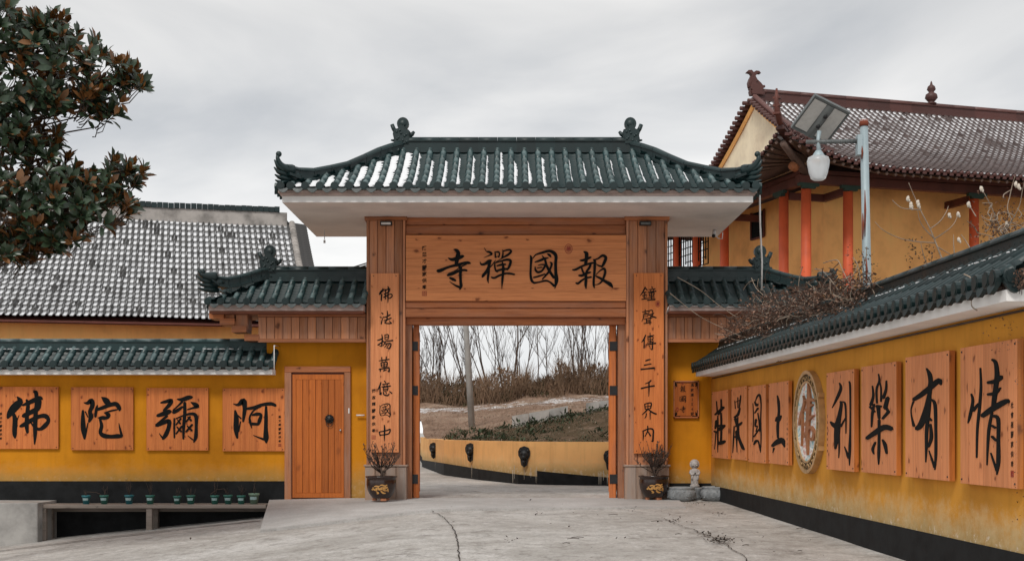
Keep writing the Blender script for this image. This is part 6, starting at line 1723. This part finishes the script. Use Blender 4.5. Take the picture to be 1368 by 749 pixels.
def hz_(x, y):
    ys_ = ystart(x); d = y-ys_
    left = smooth(x, -6.5, -3.4)
    h = 0.96*left + (1-left)*smooth(d, 0, 6)*0.9
    h += 1.72*smooth(y, 42, 74)
    bank = min(1.15, max(0, (x+2.3)/5.4))
    h += bank*1.05*smooth(d, 0.2, 9.5)*(1-0.55*smooth(d, 14, 30))
    h += 0.85*math.exp(-((x-2.1)/2.2)**2-((y-78)/5)**2) + 0.25*math.exp(-((x+6)/3)**2-((y-76)/4)**2)
    h += 0.16*noise.noise(Vector((x*0.6, y*0.25, 0)))*min(1, d/3) + 0.30*noise.noise(Vector((x*0.7, y*0.3, 2)))*smooth(y, 66, 74) + 0.05*noise.noise(Vector((x*2, y*0.9, 5)))*min(1, d)
    return h
mb = MB(); sn = []; bkv = []
xs = axis([(-30, -6, 14), (-6, 9, 75), (9, 36, 20)]); rows = []
for j in range(90):
    f = (j/89)**1.7
    row = []
    for x in xs:
        y0 = ystart(x)+0.28; y = y0+(150-y0)*f
        row.append((x, y, hz_(x, y)))
        s_ = math.exp(-((y-66)/7)**2)*0.95 + 0.75*math.exp(-((y-76)/4)**2)*math.exp(-((x-1.5)/4)**2) + 0.35*smooth(x, -1, 2)*math.exp(-((y-47)/5)**2)
        sn.append(s_); bkv.append(smooth(x, -2.2, -0.5)*(1-smooth(y, 43, 47)))
    rows.append(row)
mb.grid(rows)
hill = struct('hillside', mb, M['hill']); set_attr(hill, 'snow', sn); set_attr(hill, 'bank', bkv)
def leafquad(mb, c, d, w, bend=0.0):
    d = Vector(d); s_ = d.cross(Vector((0.3, 0.2, 1)));
    if s_.length < 1e-5: s_ = Vector((1, 0, 0))
    s_.normalize(); s_ *= w/2
    c = Vector(c); mb.add([c, c+d*0.5+s_, c+d, c+d*0.5-s_], [(0, 1, 2, 3)])
rr = random.Random(77)
wd = MB()
for i in range(820):
    # weeds along the crest of the bank and scattered
    if rr.random() < 0.45: x = rr.uniform(-2.3, 4.5); y = ystart(x)+rr.uniform(8.5, 11)
    else: x = rr.uniform(-2.3, 5); y = ystart(x)+rr.uniform(0.6, 9)
    if rr.random() < 0.35 and x < 1.5: y = ystart(x)+rr.uniform(3.0, 6.0)+ (1.5 if x > 0 else 0)
    z = hz_(x, y); n_ = rr.randint(5, 14); hh_ = rr.uniform(0.04, 0.10)*(2.2 if rr.random() < 0.06 else 1)
    for k in range(n_):
        a = rr.uniform(0, 6.28); leafquad(wd, (x+rr.uniform(-.12,.12), y+rr.uniform(-.12,.12), z+rr.uniform(0, hh_)), (math.cos(a)*hh_*0.8, math.sin(a)*hh_*0.5, hh_*rr.uniform(0.2, 1.0)), hh_*0.4)
tag(wd.build('weeds', M['greyleaf']), 'dark green weeds growing over the earth bank above the courtyard wall', 'weeds', kind='stuff')
dg = MB()
for i in range(17000):
    x = rr.uniform(-7, 8); y = ystart(x)+0.6+rr.random()**0.8*38
    if y > 80: continue
    z = hz_(x, y); s_ = rr.uniform(0.04, 0.13)
    a = rr.uniform(0, 6.28); leafquad(dg, (x, y, z), (math.cos(a)*s_, math.sin(a)*s_*0.5, s_*rr.uniform(0.3, 1.0)), s_*0.22)
tag(dg.build('dead_grass', M['twigpale']), 'dead straw coloured grass tufts scattered over the hillside', 'grass', kind='stuff')
for (pa, pb, ta, tb) in ((684, 706, 556, 552.5), (706.8, 733, 552, 547.5), (733.8, 758, 547, 542.5), (783.5, 800, 538.5, 536.5), (800.6, 818, 536, 534.5)):
    Y_ = 43.5; a = P(pa, ta, Y_); b = P(pb, tb, Y_)
    m = MB(); m.add([(a.x, Y_, a.z-0.5), (b.x, Y_-0.3, b.z-0.5), (b.x, Y_-0.3, b.z), (a.x, Y_, a.z), (a.x, Y_+0.25, a.z-0.5), (b.x, Y_-0.05, b.z-0.5), (b.x, Y_-0.05, b.z), (a.x, Y_+0.25, a.z)], [(0,1,2,3),(3,2,6,7),(1,5,6,2),(4,0,3,7),(5,4,7,6)])
    tag(m.build('concrete_kerb', M['concrete']), {684: 'leftmost pale concrete kerb piece half buried in the weedy bank', 706.8: 'middle pale concrete kerb piece on the bank', 733.8: 'pale concrete kerb piece on the bank, just left of the gap', 783.5: 'pale concrete kerb piece right of the gap on the bank', 800.6: 'pale concrete kerb piece at the right edge of the gate opening'}[pa], 'kerb', 'concrete kerb pieces on the bank')
ub = MB(); ug = MB()
for i in range(17000):
    x = rr.uniform(-9, 11); y = 75+rr.uniform(-2.5, 4)
    gap = 0.30 if 1.0 < x < 2.6 else 1.0
    base = hz_(x, y); hmax = (1.55+1.0*noise.noise(Vector((x*0.7, 0, 9))))*gap
    z = base + rr.random()**1.5*max(0.15, hmax)
    s_ = rr.uniform(0.12, 0.34); a = rr.uniform(0, 6.28)
    leafquad(ug if noise.noise(Vector((x*0.5, 3, z*0.3))) > -0.02 and z < base+hmax*0.8 else ub, (x, y, z), (math.cos(a)*s_*0.5, math.sin(a)*s_*0.3, s_*rr.uniform(0.2, 1.0)), s_*0.34)
for i in range(5200):
    x = rr.uniform(-9, 11); y = 75+rr.uniform(-2.5, 5); b0 = Vector((x, y, hz_(x, y))); l_ = rr.uniform(0.5, 2.3)*(0.45 if 1.0 < x < 2.6 else 1)
    d_ = Vector((rr.uniform(-0.45, 0.45), rr.uniform(-0.3, 0.3), 1)); w_ = 0.016
    p1 = b0+d_*l_*0.5; p2 = p1+(d_+Vector((rr.uniform(-0.4, 0.4), 0, 0)))*l_*0.5
    ub.add([b0-Vector((w_, 0, 0)), b0+Vector((w_, 0, 0)), p1+Vector((w_*0.7, 0, 0)), p1-Vector((w_*0.7, 0, 0)), p2], [(0, 1, 2, 3), (3, 2, 4)])
tag(ub.build('scrub', M['scrubbrown']), 'brown winter scrub along the crest of the hillside', 'scrub', kind='stuff')
tag(ug.build('scrub', M['scrubgreen']), 'dark olive bushes mixed into the scrub on the hillside crest', 'scrub', kind='stuff')
# bare trees on the crest
def bare_tree(seed, h, multi):
    rnd = random.Random(seed); tr = MB(); br = MB()
    def grow(p, d, ln, r, depth, mb_):
        pts = [p]; rs = [r]; q_ = Vector(p); dd = Vector(d)
        for k in range(4):
            dd = (dd + Vector((rnd.uniform(-.13,.13), rnd.uniform(-.13,.13), rnd.uniform(-.02,.10)))).normalized()
            q_ = q_ + dd*ln/4; pts.append(q_.copy()); rs.append(r*(1-0.17*(k+1)))
        mb_.tube(pts, rs, 4 if depth else 5, cap=False)
        if depth >= 3: return
        nb = rnd.randint(3, 5) if depth < 2 else rnd.randint(1, 3)
        for k in range(nb):
            f = rnd.uniform(0.3, 1.0); i = min(3, int(f*4)); pp_ = pts[i].lerp(pts[i+1], f*4-i)
            a = rnd.uniform(0, 6.28); sp = rnd.uniform(0.25, 0.75)
            nd = (dd + Vector((math.cos(a)*sp, math.sin(a)*sp*0.7, 0.15))).normalized()
            grow(pp_, nd, ln*rnd.uniform(0.35, 0.6), max(0.012, r*rnd.uniform(0.3, 0.48)), depth+1, br)
    for s_ in range(multi):
        a = rnd.uniform(0, 6.28); sp = 0.08 if multi == 1 else 0.22
        grow(Vector((math.cos(a)*0.12*(multi > 1), math.sin(a)*0.12*(multi > 1), -0.2)), Vector((math.cos(a)*sp, math.sin(a)*sp*0.6, 1)).normalized(), h*rnd.uniform(0.75, 1.05), 0.070 if multi == 1 else 0.050, 0, tr)
    return tr.mesh('trunk', M['twig']), br.mesh('branches', M['twig'])
vars_ = [bare_tree(100+k, (7.5, 6.4, 8.2, 5.6, 7.0, 8.6)[k], (1, 3, 2, 4, 1, 2)[k]) for k in range(6)]
rr = random.Random(31)
for i in range(34):
    x = -6.8+15.2*(i+rr.uniform(-1.2, 1.2))/34; y = rr.uniform(75, 92)
    if 1.0 < x < 2.4 and rr.random() < 0.3: continue
    t = thing('bare_tree', 'thin bare winter tree on the hillside crest seen through the gate', 'tree', (x, y, hz_(x, min(y, 140))), rr.uniform(0, 6.28), 'bare trees on the hillside crest')
    a, b = vars_[rr.randrange(6)]; s_ = rr.uniform(0.55, 1.1)
    t.scale = (s_, s_, s_)
    inst('trunk', a, t); inst('branches', b, t)
m = MB(); b0 = P(631, 577, 52); tp = P(622.3, 434, 52); d = (tp-b0); zb = hz_(b0.x, 52)
m.tube([Vector((b0.x, 52, zb-0.3)), b0.lerp(tp, 1.0), b0+d*2.0], [0.135, 0.11, 0.09], 12)
tag(m.build('utility_pole', M['concretepole']), 'leaning grey concrete utility pole behind the courtyard wall', 'pole')
# ------------------------------------------------------------ magnolia at the left edge
TR = thing('magnolia_tree', 'evergreen magnolia at the left edge, dark glossy leaves with rusty undersides', 'tree', (-8.7, 18.6, gz(-8.7, 18.6)))
TO = Vector(TR.location)
rr = random.Random(5)
blobs = [(8,45,42),(55,62,38),(92,70,34),(135,98,34),(166,118,26),(182,112,12),(30,120,45),(80,130,38),(118,144,24),(142,158,12),(14,190,40),(58,205,36),(98,238,30),(148,240,27),(172,238,20),(30,262,48),(90,262,44),(138,275,34),(160,282,16),(60,312,32),(22,318,36),(100,310,20),(14,338,14),(38,345,12),(50,335,16),(8,330,20),(68,40,20),(10,12,14),
         (-60,60,70),(-60,170,75),(-60,280,70),(-150,120,85),(-150,240,80),(-40,-30,50),(-140,0,80),(-230,160,80)]
leaf_big = []; foliage = MB(); rusty = MB(); twg = MB(); n_leaf = 0
def make_leaf(mb, base, d, up, L_, W_, cup):
    d = d.normalized(); s_ = d.cross(up); 
    if s_.length < 1e-4: s_ = Vector((1, 0, 0))
    s_.normalize(); n_ = s_.cross(d).normalized()
    P_ = lambda f, w, h: base + d*L_*f + s_*W_*w + n_*(h*L_)
    vs = [P_(0, 0, 0), P_(0.35, -0.42, cup*0.5), P_(0.35, 0, 0.0), P_(0.35, 0.42, cup*0.5), P_(0.72, -0.44, cup*0.35-0.05), P_(0.72, 0, -0.05), P_(0.72, 0.44, cup*0.35-0.05), P_(1.0, 0, -0.14)]
    mb.add(vs, [(0,2,1), (0,3,2), (1,2,5,4), (2,3,6,5), (4,5,7), (5,6,7)], 0, True)
ros = []
for (bx, by, br_) in blobs:
    nn = int(br_*br_*(0.0175 if bx > -20 else 0.010))+3
    for k in range(nn):
        a = rr.uniform(0, 6.283); q_ = math.sqrt(rr.random())
        px, py = bx+math.cos(a)*q_*br_, by+math.sin(a)*q_*br_*0.85
        dy = rr.uniform(-1, 1)*br_*0.011*1.6
        ros.append((px, py, 18.6+dy, q_, a, bx, by))
trunk_top = P(-120, 150, 18.6)
for (px, py, Y_, q_, a, bx, by) in ros:
    c = P(px, py, Y_)
    core = P(bx-25, by+25, 18.6)
    axis_ = (c-core); 
    if axis_.length < 0.05: axis_ = Vector((0.3, 0, 1))
    axis_ = (axis_.normalized() + Vector((0.25, -0.25, 0.45)) + Vector((rr.uniform(-.4,.4), rr.uniform(-.4,.4), rr.uniform(-.3,.3)))).normalized()
    u = axis_.orthogonal().normalized(); w_ = axis_.cross(u)
    nl = rr.randint(7, 11); ph = rr.uniform(0, 6.28); rust = 0.55 if rr.random() < 0.17 else 0.03
    for j in range(nl):
        an = ph+j*2.4; tilt = rr.uniform(0.35, 1.35) if j < nl-2 else rr.uniform(0.05, 0.4)
        d = axis_*math.cos(tilt) + (u*math.cos(an)+w_*math.sin(an))*math.sin(tilt)
        L_ = rr.uniform(0.15, 0.25); W_ = L_*rr.uniform(0.36, 0.46)
        base = c + axis_*rr.uniform(-0.07, 0.03) + d*0.015
        if px > 60 and q_ > 0.6 and len(leaf_big) < 290:
            leaf_big.append((base, d, axis_, L_, W_, rr.uniform(0.08, 0.2)))
        else: make_leaf(rusty if rr.random() < rust else foliage, base-TO, d, axis_, L_, W_, rr.uniform(0.08, 0.2)); n_leaf += 1
    b2 = c - axis_*rr.uniform(0.18, 0.34)
    twg.tube([c-TO, b2-TO, b2.lerp(core, 0.35)-TO], [0.005, 0.008, 0.010], 4)
lm2 = MB(); make_leaf(lm2, Vector((0, 0, 0)), Vector((0, 1, 0)), Vector((0, 0, 1)), 1.0, 0.41, 0.14); lme2 = lm2.mesh('leaf', M['magnolia_rust'])
lm = MB(); make_leaf(lm, Vector((0, 0, 0)), Vector((0, 1, 0)), Vector((0, 0, 1)), 1.0, 0.41, 0.14); lme = lm.mesh('leaf', M['magnolia'])
for base, d, ax_, L_, W_, cup in leaf_big:
    s_ = d.cross(ax_).normalized(); n_ = s_.cross(d).normalized()
    Mx = Matrix(((s_.x, d.x, n_.x, 0), (s_.y, d.y, n_.y, 0), (s_.z, d.z, n_.z, 0), (0, 0, 0, 1))) @ Matrix.Scale(L_, 4)
    Mx.translation = base-TO
    inst('leaf', lme2 if rr.random() < 0.16 else lme, TR, mat=Mx)
tag(foliage.build('foliage', M['magnolia'], TR), kind='stuff'); tag(rusty.build('rusty_foliage', M['magnolia_rust'], TR), kind='stuff')
tag(twg.build('twigs', M['bark'], TR), kind='stuff')
m = MB(); tt = trunk_top-TO
m.tube([(0, 0, -0.3), (0.1, 0, 1.0), (0.0, 0.05, 2.6), tt], [0.20, 0.15, 0.13, 0.07], 12); m.build('trunk', M['bark'], TR)
m = MB()
for (bx, by, br_) in blobs[:26]:
    e = P(bx-10, by+12, 18.6)-TO; s_ = Vector((0.05, 0.02, tt.z*(0.86+0.12*(1-(by/350)))))
    mid = s_.lerp(e, 0.5)+Vector((0, rr.uniform(-.1,.1), -0.12))
    m.tube([s_, mid, e], [0.032, 0.02, 0.008], 6)
m.build('limbs', M['bark'], TR)

# ------------------------------------------------------------ dry vines over the far end of the long wall and the right wing
rr = random.Random(12)
vs_ = MB(); vp = MB(); vl = MB()
def wallx(Y): return 3.876+0.0331*(25.5-Y)+0.15
# envelope of the heap in photo pixels: x, top y, bottom y
env = [(968, 440, 462), (985, 418, 456), (1002, 398, 452), (1030, 393, 452), (1060, 385, 450), (1090, 380, 440), (1120, 376, 425), (1145, 372, 404), (1162, 376, 396)]
def envat(px):
    for a, b in zip(env, env[1:]):
        if a[0] <= px <= b[0]:
            f = (px-a[0])/(b[0]-a[0]); return a[1]+(b[1]-a[1])*f, a[2]+(b[2]-a[2])*f
    return env[0][1:] if px < env[0][0] else env[-1][1:]
def wall_Y(px, off=0.0):
    k = (px-684)/FPX; return (3.876+0.0331*25.5+0.15+off)/(k+0.0331)
for i in range(720):
    px = 968+194*rr.betavariate(1.7, 1.5); a, b = envat(px); py = a+(b-a)*rr.random()**0.8
    Y_ = wall_Y(px, rr.uniform(-0.28, 0.30)); c = P(px, py, Y_)
    pts = [c]; d = Vector((rr.uniform(-1, 1), rr.uniform(-1, 1), rr.uniform(-0.5, 0.6))).normalized()
    ln = rr.randint(4, 9)
    for k in range(ln):
        d = (d + Vector((rr.uniform(-1, 1), rr.uniform(-1, 1), rr.uniform(-0.9, 0.8)))*0.65).normalized()
        pts.append(pts[-1]+d*rr.uniform(0.03, 0.09))
    (vp if rr.random() < 0.26 else vs_).tube(pts, rr.choice((0.0035, 0.005, 0.0065)), 3, cap=False)
    for k in range(rr.randint(9, 15)):
        q_ = rr.choice(pts)+Vector((rr.uniform(-.03,.03), rr.uniform(-.03,.03), rr.uniform(-.03,.02)))
        s_ = rr.uniform(0.02, 0.055); dd = Vector((rr.uniform(-1,1), rr.uniform(-1,1), rr.uniform(-1,0.4)))
        leafquad(vl, q_, dd*s_, s_*0.8)
# sparse plants: strays and hanging runners
runners = [
    [(968, 450), (985, 455), (1002, 456), (1018, 452)], [(895, 392), (930, 420), (960, 436), (1000, 452), (1020, 440)], [(905, 371), (935, 388), (960, 408), (985, 425)],
    [(1066, 390), (1068, 372), (1072, 357)], [(1120, 388), (1108, 372), (1098, 362), (1088, 360)], [(1125, 385), (1140, 368), (1155, 352), (1158, 330)],
    [(1135, 380), (1125, 360), (1118, 348), (1100, 352)], [(1150, 378), (1146, 355), (1140, 345)], [(1004, 372), (1010, 385), (1020, 395)], [(993, 388), (1000, 378), (1009, 375)],
    [(1030, 395), (1028, 408), (1024, 425), (1026, 440)], [(1087, 383), (1088, 396), (1087, 410)], [(1160, 380), (1168, 395), (1150, 408)], [(1060, 440), (1050, 455), (1056, 465)],
    [(1095, 425), (1085, 445), (1080, 468)], [(1020, 430), (1000, 440), (975, 448), (955, 446)]]
for r_ in runners:
    pts = [P(x, y, (wall_Y(max(x, 968), -0.1) if x >= 968 else 24.55)) for x, y in r_]
    c4 = crom([tuple(p) for p in pts], 5); vp.tube([Vector(p) for p in c4], 0.006, 4, cap=False)
    for p in c4:
        if rr.random() < 0.5: leafquad(vl, Vector(p)+Vector((rr.uniform(-.04,.04), 0, rr.uniform(-.04,.03))), (rr.uniform(-.04,.04), rr.uniform(-.02,.02), rr.uniform(-.04,.03)), 0.03)
# leafy dead twigs around the lamp post foot and down over the coping
for i in range(150):
    f = rr.random(); px = 1125+45*f+rr.uniform(-6, 6); py = 392-rr.random()**1.5*66
    c = P(px, py, wall_Y(px, rr.uniform(-0.1, 0.3))); s_ = rr.uniform(0.02, 0.04)
    leafquad(vl, c, (rr.uniform(-1,1)*s_, rr.uniform(-1,1)*s_, rr.uniform(-1,0.5)*s_), s_*0.8)
for i in range(420):
    px = rr.uniform(1030, 1160); k = (px-1030)/130.0; py = 462-62*k + rr.uniform(-12, 10)
    c = P(px, py, wall_Y(px, -0.30+rr.uniform(-0.1, 0.12))); s_ = rr.uniform(0.018, 0.04)
    leafquad(vl, c, (rr.uniform(-1,1)*s_, rr.uniform(-1,1)*s_, rr.uniform(-1,0.5)*s_), s_*0.8)
vt_ = thing('dry_vine', 'heap of dry brown vines tangled over the far end of the wall coping', 'vine', (4.15, 19.0, 2.9))
def offs(mb, o): mb.v = [(a-o[0], b-o[1], c-o[2]) for a, b, c in mb.v]; return mb
o_ = (4.15, 19.0, 2.9)
tag(offs(vs_, o_).build('stems', M['twig'], vt_), kind='stuff'); tag(offs(vp, o_).build('pale_stems', M['twigpale'], vt_), kind='stuff'); tag(offs(vl, o_).build('dry_leaves', M['dryleaf'], vt_), kind='stuff')
# dry creeper at the near end of the coping, drooping over the fascia
cr = MB(); crl = MB(); crp = MB()
for i in range(900):
    px = rr.uniform(1336, 1400); py = 378-(px-1336)*0.32+rr.uniform(-10, 16)
    Y_ = wall_Y(px, -0.42+rr.uniform(-0.05, 0.15)); c = P(px, py, Y_); s_ = rr.uniform(0.012, 0.028)
    for k in range(2): leafquad(crl, c, (rr.uniform(-1,1)*s_, rr.uniform(-1,1)*s_, rr.uniform(-1.4,0.5)*s_), s_*0.7)
    if i % 5 == 0: cr.tube([c, c+Vector((rr.uniform(-.03,.03), 0, -rr.uniform(0.03, 0.09)))], 0.003, 3)
for r_ in ([(1283, 376), (1281, 385), (1290, 380), (1300, 376), (1304, 386)], [(1288, 367), (1296, 371), (1302, 380), (1309, 387)], [(1302, 381), (1312, 383), (1324, 382)], [(1300, 392), (1298, 408), (1305, 415)]):
    pts = [P(x, y, wall_Y(x, -0.50)) for x, y in r_]; crp.tube([Vector(p) for p in crom([tuple(p) for p in pts], 5)], 0.007, 5)
for i in range(130):   # creeper marks on the wall face and the nearest board
    px = rr.choice((rr.gauss(1335, 14), rr.gauss(1358, 5))); py = rr.uniform(415, 470) if px < 1352 else rr.uniform(400, 700)
    if px > 1368: continue
    s0_, zz = RW.loc(px, py, 0.10 if px > 1280 and 450 < py < 652 else 0.012)
    c = RW.w(s0_, -(0.10 if 450 < py < 652 else 0.012), zz); s_ = rr.uniform(0.008, 0.022)
    leafquad(crl, c, (rr.uniform(-.2,.2)*s_, rr.uniform(-1,1)*s_, rr.uniform(-1,1)*s_), s_*0.7)
ct_ = thing('dry_creeper', 'dead creeper hanging over the near end of the tiled coping', 'creeper', (4.0, 11.0, 2.6))
o_ = (4.0, 11.0, 2.6)
tag(offs(cr, o_).build('rootlets', M['twig'], ct_), kind='stuff'); tag(offs(crl, o_).build('dead_leaves', M['dryleaf'], ct_), kind='stuff'); offs(crp, o_).build('runner', M['twigpale'], ct_)
# bare shrub with pale seed heads behind the long wall
def shrub(lines, Yb, lab, leaves, heads, lm_, nm='bare_shrub', r=0.010):
    o = P(lines[0][0][0], lines[0][0][1], Yb); o.z = 0
    t = thing(nm, lab, 'shrub', o)
    m = MB(); l_ = MB(); h_ = MB()
    g = P(lines[0][0][0], lines[0][0][1], Yb); m.tube([(0, 0, -0.1), (0.02, 0, g.z*0.5), g-o], [0.03, 0.02, r*1.2], 6)
    for li, ln in enumerate(lines):
        pts = crom([tuple(P(x, y, Yb+0.12*math.sin(li*2.1+k*0.5))) for k, (x, y) in enumerate(ln)], 5)
        n_ = len(pts); m.tube([Vector(p)-o for p in pts], [r*(1-0.7*k/n_) if li == 0 else r*0.62*(1-0.6*k/n_) for k in range(n_)], 5)
    for (x, y, s_) in leaves:
        c = P(x, y, Yb+rr.uniform(-.1,.1))-o; k = s_*Yb/FPX
        for z_ in range(2): leafquad(l_, c, (rr.uniform(-1,1)*k, rr.uniform(-.6,.6)*k, rr.uniform(-1,0.6)*k), k*0.8)
    for (x, y) in heads:
        c = P(x, y, Yb)-o
        h_.ball(c, 0.018, 6, 5, sc=(1, 1, 1.6), bump=0.5, seed=x); h_.ball(c+Vector((0.014, 0, -0.02)), 0.012, 6, 4, sc=(1, 1, 1.4))
    tag(m.build('branches', M['twigpale'], t), kind='stuff')
    if leaves: tag(l_.build('dead_leaves', M[lm_], t), kind='stuff')
    if heads: tag(h_.build('seed_heads', M['paleleaf'], t), kind='stuff')
    return t
lv = [(rr.gauss(1226, 9), rr.gauss(335, 12), rr.uniform(2, 4)) for _ in range(34)] + [(rr.gauss(1243, 6), rr.gauss(340, 10), rr.uniform(2, 4)) for _ in range(26)]
shrub([[(1268, 372), (1258, 345), (1249, 322), (1242, 305), (1230, 282), (1221, 262), (1214, 245)], [(1249, 325), (1222, 323), (1200, 318), (1180, 308), (1169, 297)], [(1248, 320), (1262, 311), (1274, 300), (1280, 287)], [(1243, 306), (1256, 296), (1264, 284), (1267, 276)], [(1247, 318), (1236, 307), (1229, 296), (1226, 282)], [(1231, 281), (1218, 280), (1204, 278), (1192, 268)], [(1252, 330), (1262, 336), (1272, 342)], [(1239, 356), (1234, 342), (1230, 325)], [(1275, 340), (1274, 325), (1274, 314)], [(1296, 332), (1290, 322), (1284, 314)]],
      13.6, 'sparse bare shrub with pale seed heads rising behind the middle of the long wall', lv, [(1213, 266), (1217, 274), (1227, 275), (1226, 271), (1268, 288), (1280, 287), (1281, 321), (1217, 277)], 'twig')
lv = [(min(1395, rr.gauss(1338, 20)), rr.gauss(302, 18), rr.uniform(2, 4.2)) for _ in range(330)]
ln = [[(1352, 360), (1346, 335), (1338, 310), (1330, 290), (1322, 272), (1312, 254)], [(1340, 312), (1352, 295), (1362, 275), (1366, 255), (1370, 238)], [(1346, 335), (1335, 322), (1320, 315), (1306, 312)], [(1338, 308), (1348, 300), (1360, 297)], [(1345, 330), (1360, 318), (1375, 310)], [(1332, 294), (1322, 295), (1312, 290)], [(1336, 304), (1326, 303), (1314, 300)], [(1348, 268), (1352, 250), (1356, 236)], [(1352, 296), (1346, 280), (1348, 266)], [(1304, 290), (1298, 280), (1294, 272)], [(1306, 312), (1300, 302), (1292, 296)], [(1356, 290), (1350, 286), (1340, 284)], [(1330, 325), (1322, 330), (1310, 332)]]
for k in range(34):
    x, y = rr.gauss(1338, 15), rr.gauss(308, 14); ln.append([(x, y), (x+rr.uniform(-7, 7), y-rr.uniform(2, 8)), (x+rr.uniform(-14, 14), y-rr.uniform(5, 16))])
shrub(ln, 12.6, 'twiggy brown shrub behind the long wall at the right edge', lv, [(1311, 253), (1361, 250), (1294, 274), (1345, 300), (1357, 247)], 'dryleaf')

# ------------------------------------------------------------ litter, cracks on the paving
lt = MB(); rr = random.Random(44)
def gpt(px, py):
    """ground point under a photo pixel"""
    Y_ = 25.0; k = (577-py)/FPX
    for _ in range(30):
        x = (px-684)/FPX*Y_; g = gz(x, Y_); Y_ = (g-EYE)/k if k < 0 else Y_
    return Vector(((px-684)/FPX*Y_, Y_, gz((px-684)/FPX*Y_, Y_)))
for (cx, cy, sx_, sy_, n_) in ((962, 726, 9, 1.6, 170), (945, 718, 6, 1.6, 40), (903, 699.5, 4, 1.2, 40), (962, 690, 4, 1.2, 20), (935, 676, 12, 1.2, 30), (681, 725, 5, 1.5, 14), (720, 691, 5, 1, 10), (1004, 728, 4, 1, 5), (840, 683, 8, 1.5, 8), (600, 690, 40, 10, 10), (800, 705, 70, 20, 20), (900, 700, 60, 15, 18), (1050, 735, 40, 8, 10), (240, 715, 60, 8, 8)):
    for k in range(n_):
        p = gpt(rr.gauss(cx, sx_), min(760, max(672, rr.gauss(cy, sy_)))); s_ = rr.uniform(0.02, 0.055)
        if p.y > 25.3: continue
        a = rr.uniform(0, 6.28); leafquad(lt, p+Vector((0, 0, 0.03+rr.uniform(0, 0.025))), (math.cos(a)*s_, math.sin(a)*s_, rr.uniform(-0.3, 0.8)*s_), s_*0.55)
for k in range(9):
    p = gpt(rr.uniform(640, 1080), rr.uniform(680, 740)); a = rr.uniform(-0.5, 0.5); l_ = rr.uniform(0.05, 0.22)
    lt.tube([p+Vector((0, 0, 0.022)), p+Vector((l_*math.cos(a)*0.5, l_*math.sin(a)*0.5, 0.03)), p+Vector((l_*math.cos(a), l_*math.sin(a), 0.024))], 0.004, 4)
tag(lt.build('leaf_litter', M['bark']), 'small dead leaves and twigs scattered on the paving', 'leaf litter', kind='stuff')
ck = MB()
def crack(pts, w, jit=0.02, seed=1):
    rn = random.Random(seed); P3 = [gpt(x, y) for x, y in pts]
    c = crom([tuple(p) for p in P3], 10)
    L_, R2 = [], []
    for i, p in enumerate(c):
        a = Vector(c[max(0, i-1)]); b = Vector(c[min(len(c)-1, i+1)]); d = (b-a).normalized(); s_ = Vector((-d.y, d.x, 0))
        j = s_*rn.uniform(-jit, jit)*1.6; ww = w*rn.uniform(0.25, 1.0)
        q_ = Vector(p)+j+Vector((0, 0, 0.020)); L_.append(q_+s_*ww/2); R2.append(q_-s_*ww/2)
    ck.grid([L_, R2], 0, False)
crack([(575, 683), (592, 692), (604, 706), (611, 724), (613, 748), (614, 775)], 0.022, 0.008)
crack([(883, 693), (903, 701), (930, 711), (955, 722), (985, 740), (1010, 760)], 0.020, 0.02, 2)
crack([(812, 677), (832, 682), (845, 684), (862, 687)], 0.02, 0.02, 3)
crack([(575, 683), (500, 690), (430, 700), (346, 712)], 0.02, 0.012, 4)
crack([(613, 735), (560, 742), (500, 752)], 0.010, 0.02, 6)
crack([(880, 683), (905, 690), (930, 692), (952, 697)], 0.010, 0.02, 7)
tag(ck.build('paving_cracks', M['soil']), kind='structure')
# gutter edge along the foot of the bench area
m = MB(); rows = []
for px, py in ((-60, 746), (0, 737), (80, 727), (170, 716), (260, 706), (347, 697)):
    p = gpt(px, py); rows.append(p)
m.grid([[p+Vector((0, 0, 0.018)) for p in rows], [p+Vector((0.0, 0.13, 0.018)) for p in rows]])
tag(m.build('gutter_joint', M['soil']), kind='structure')
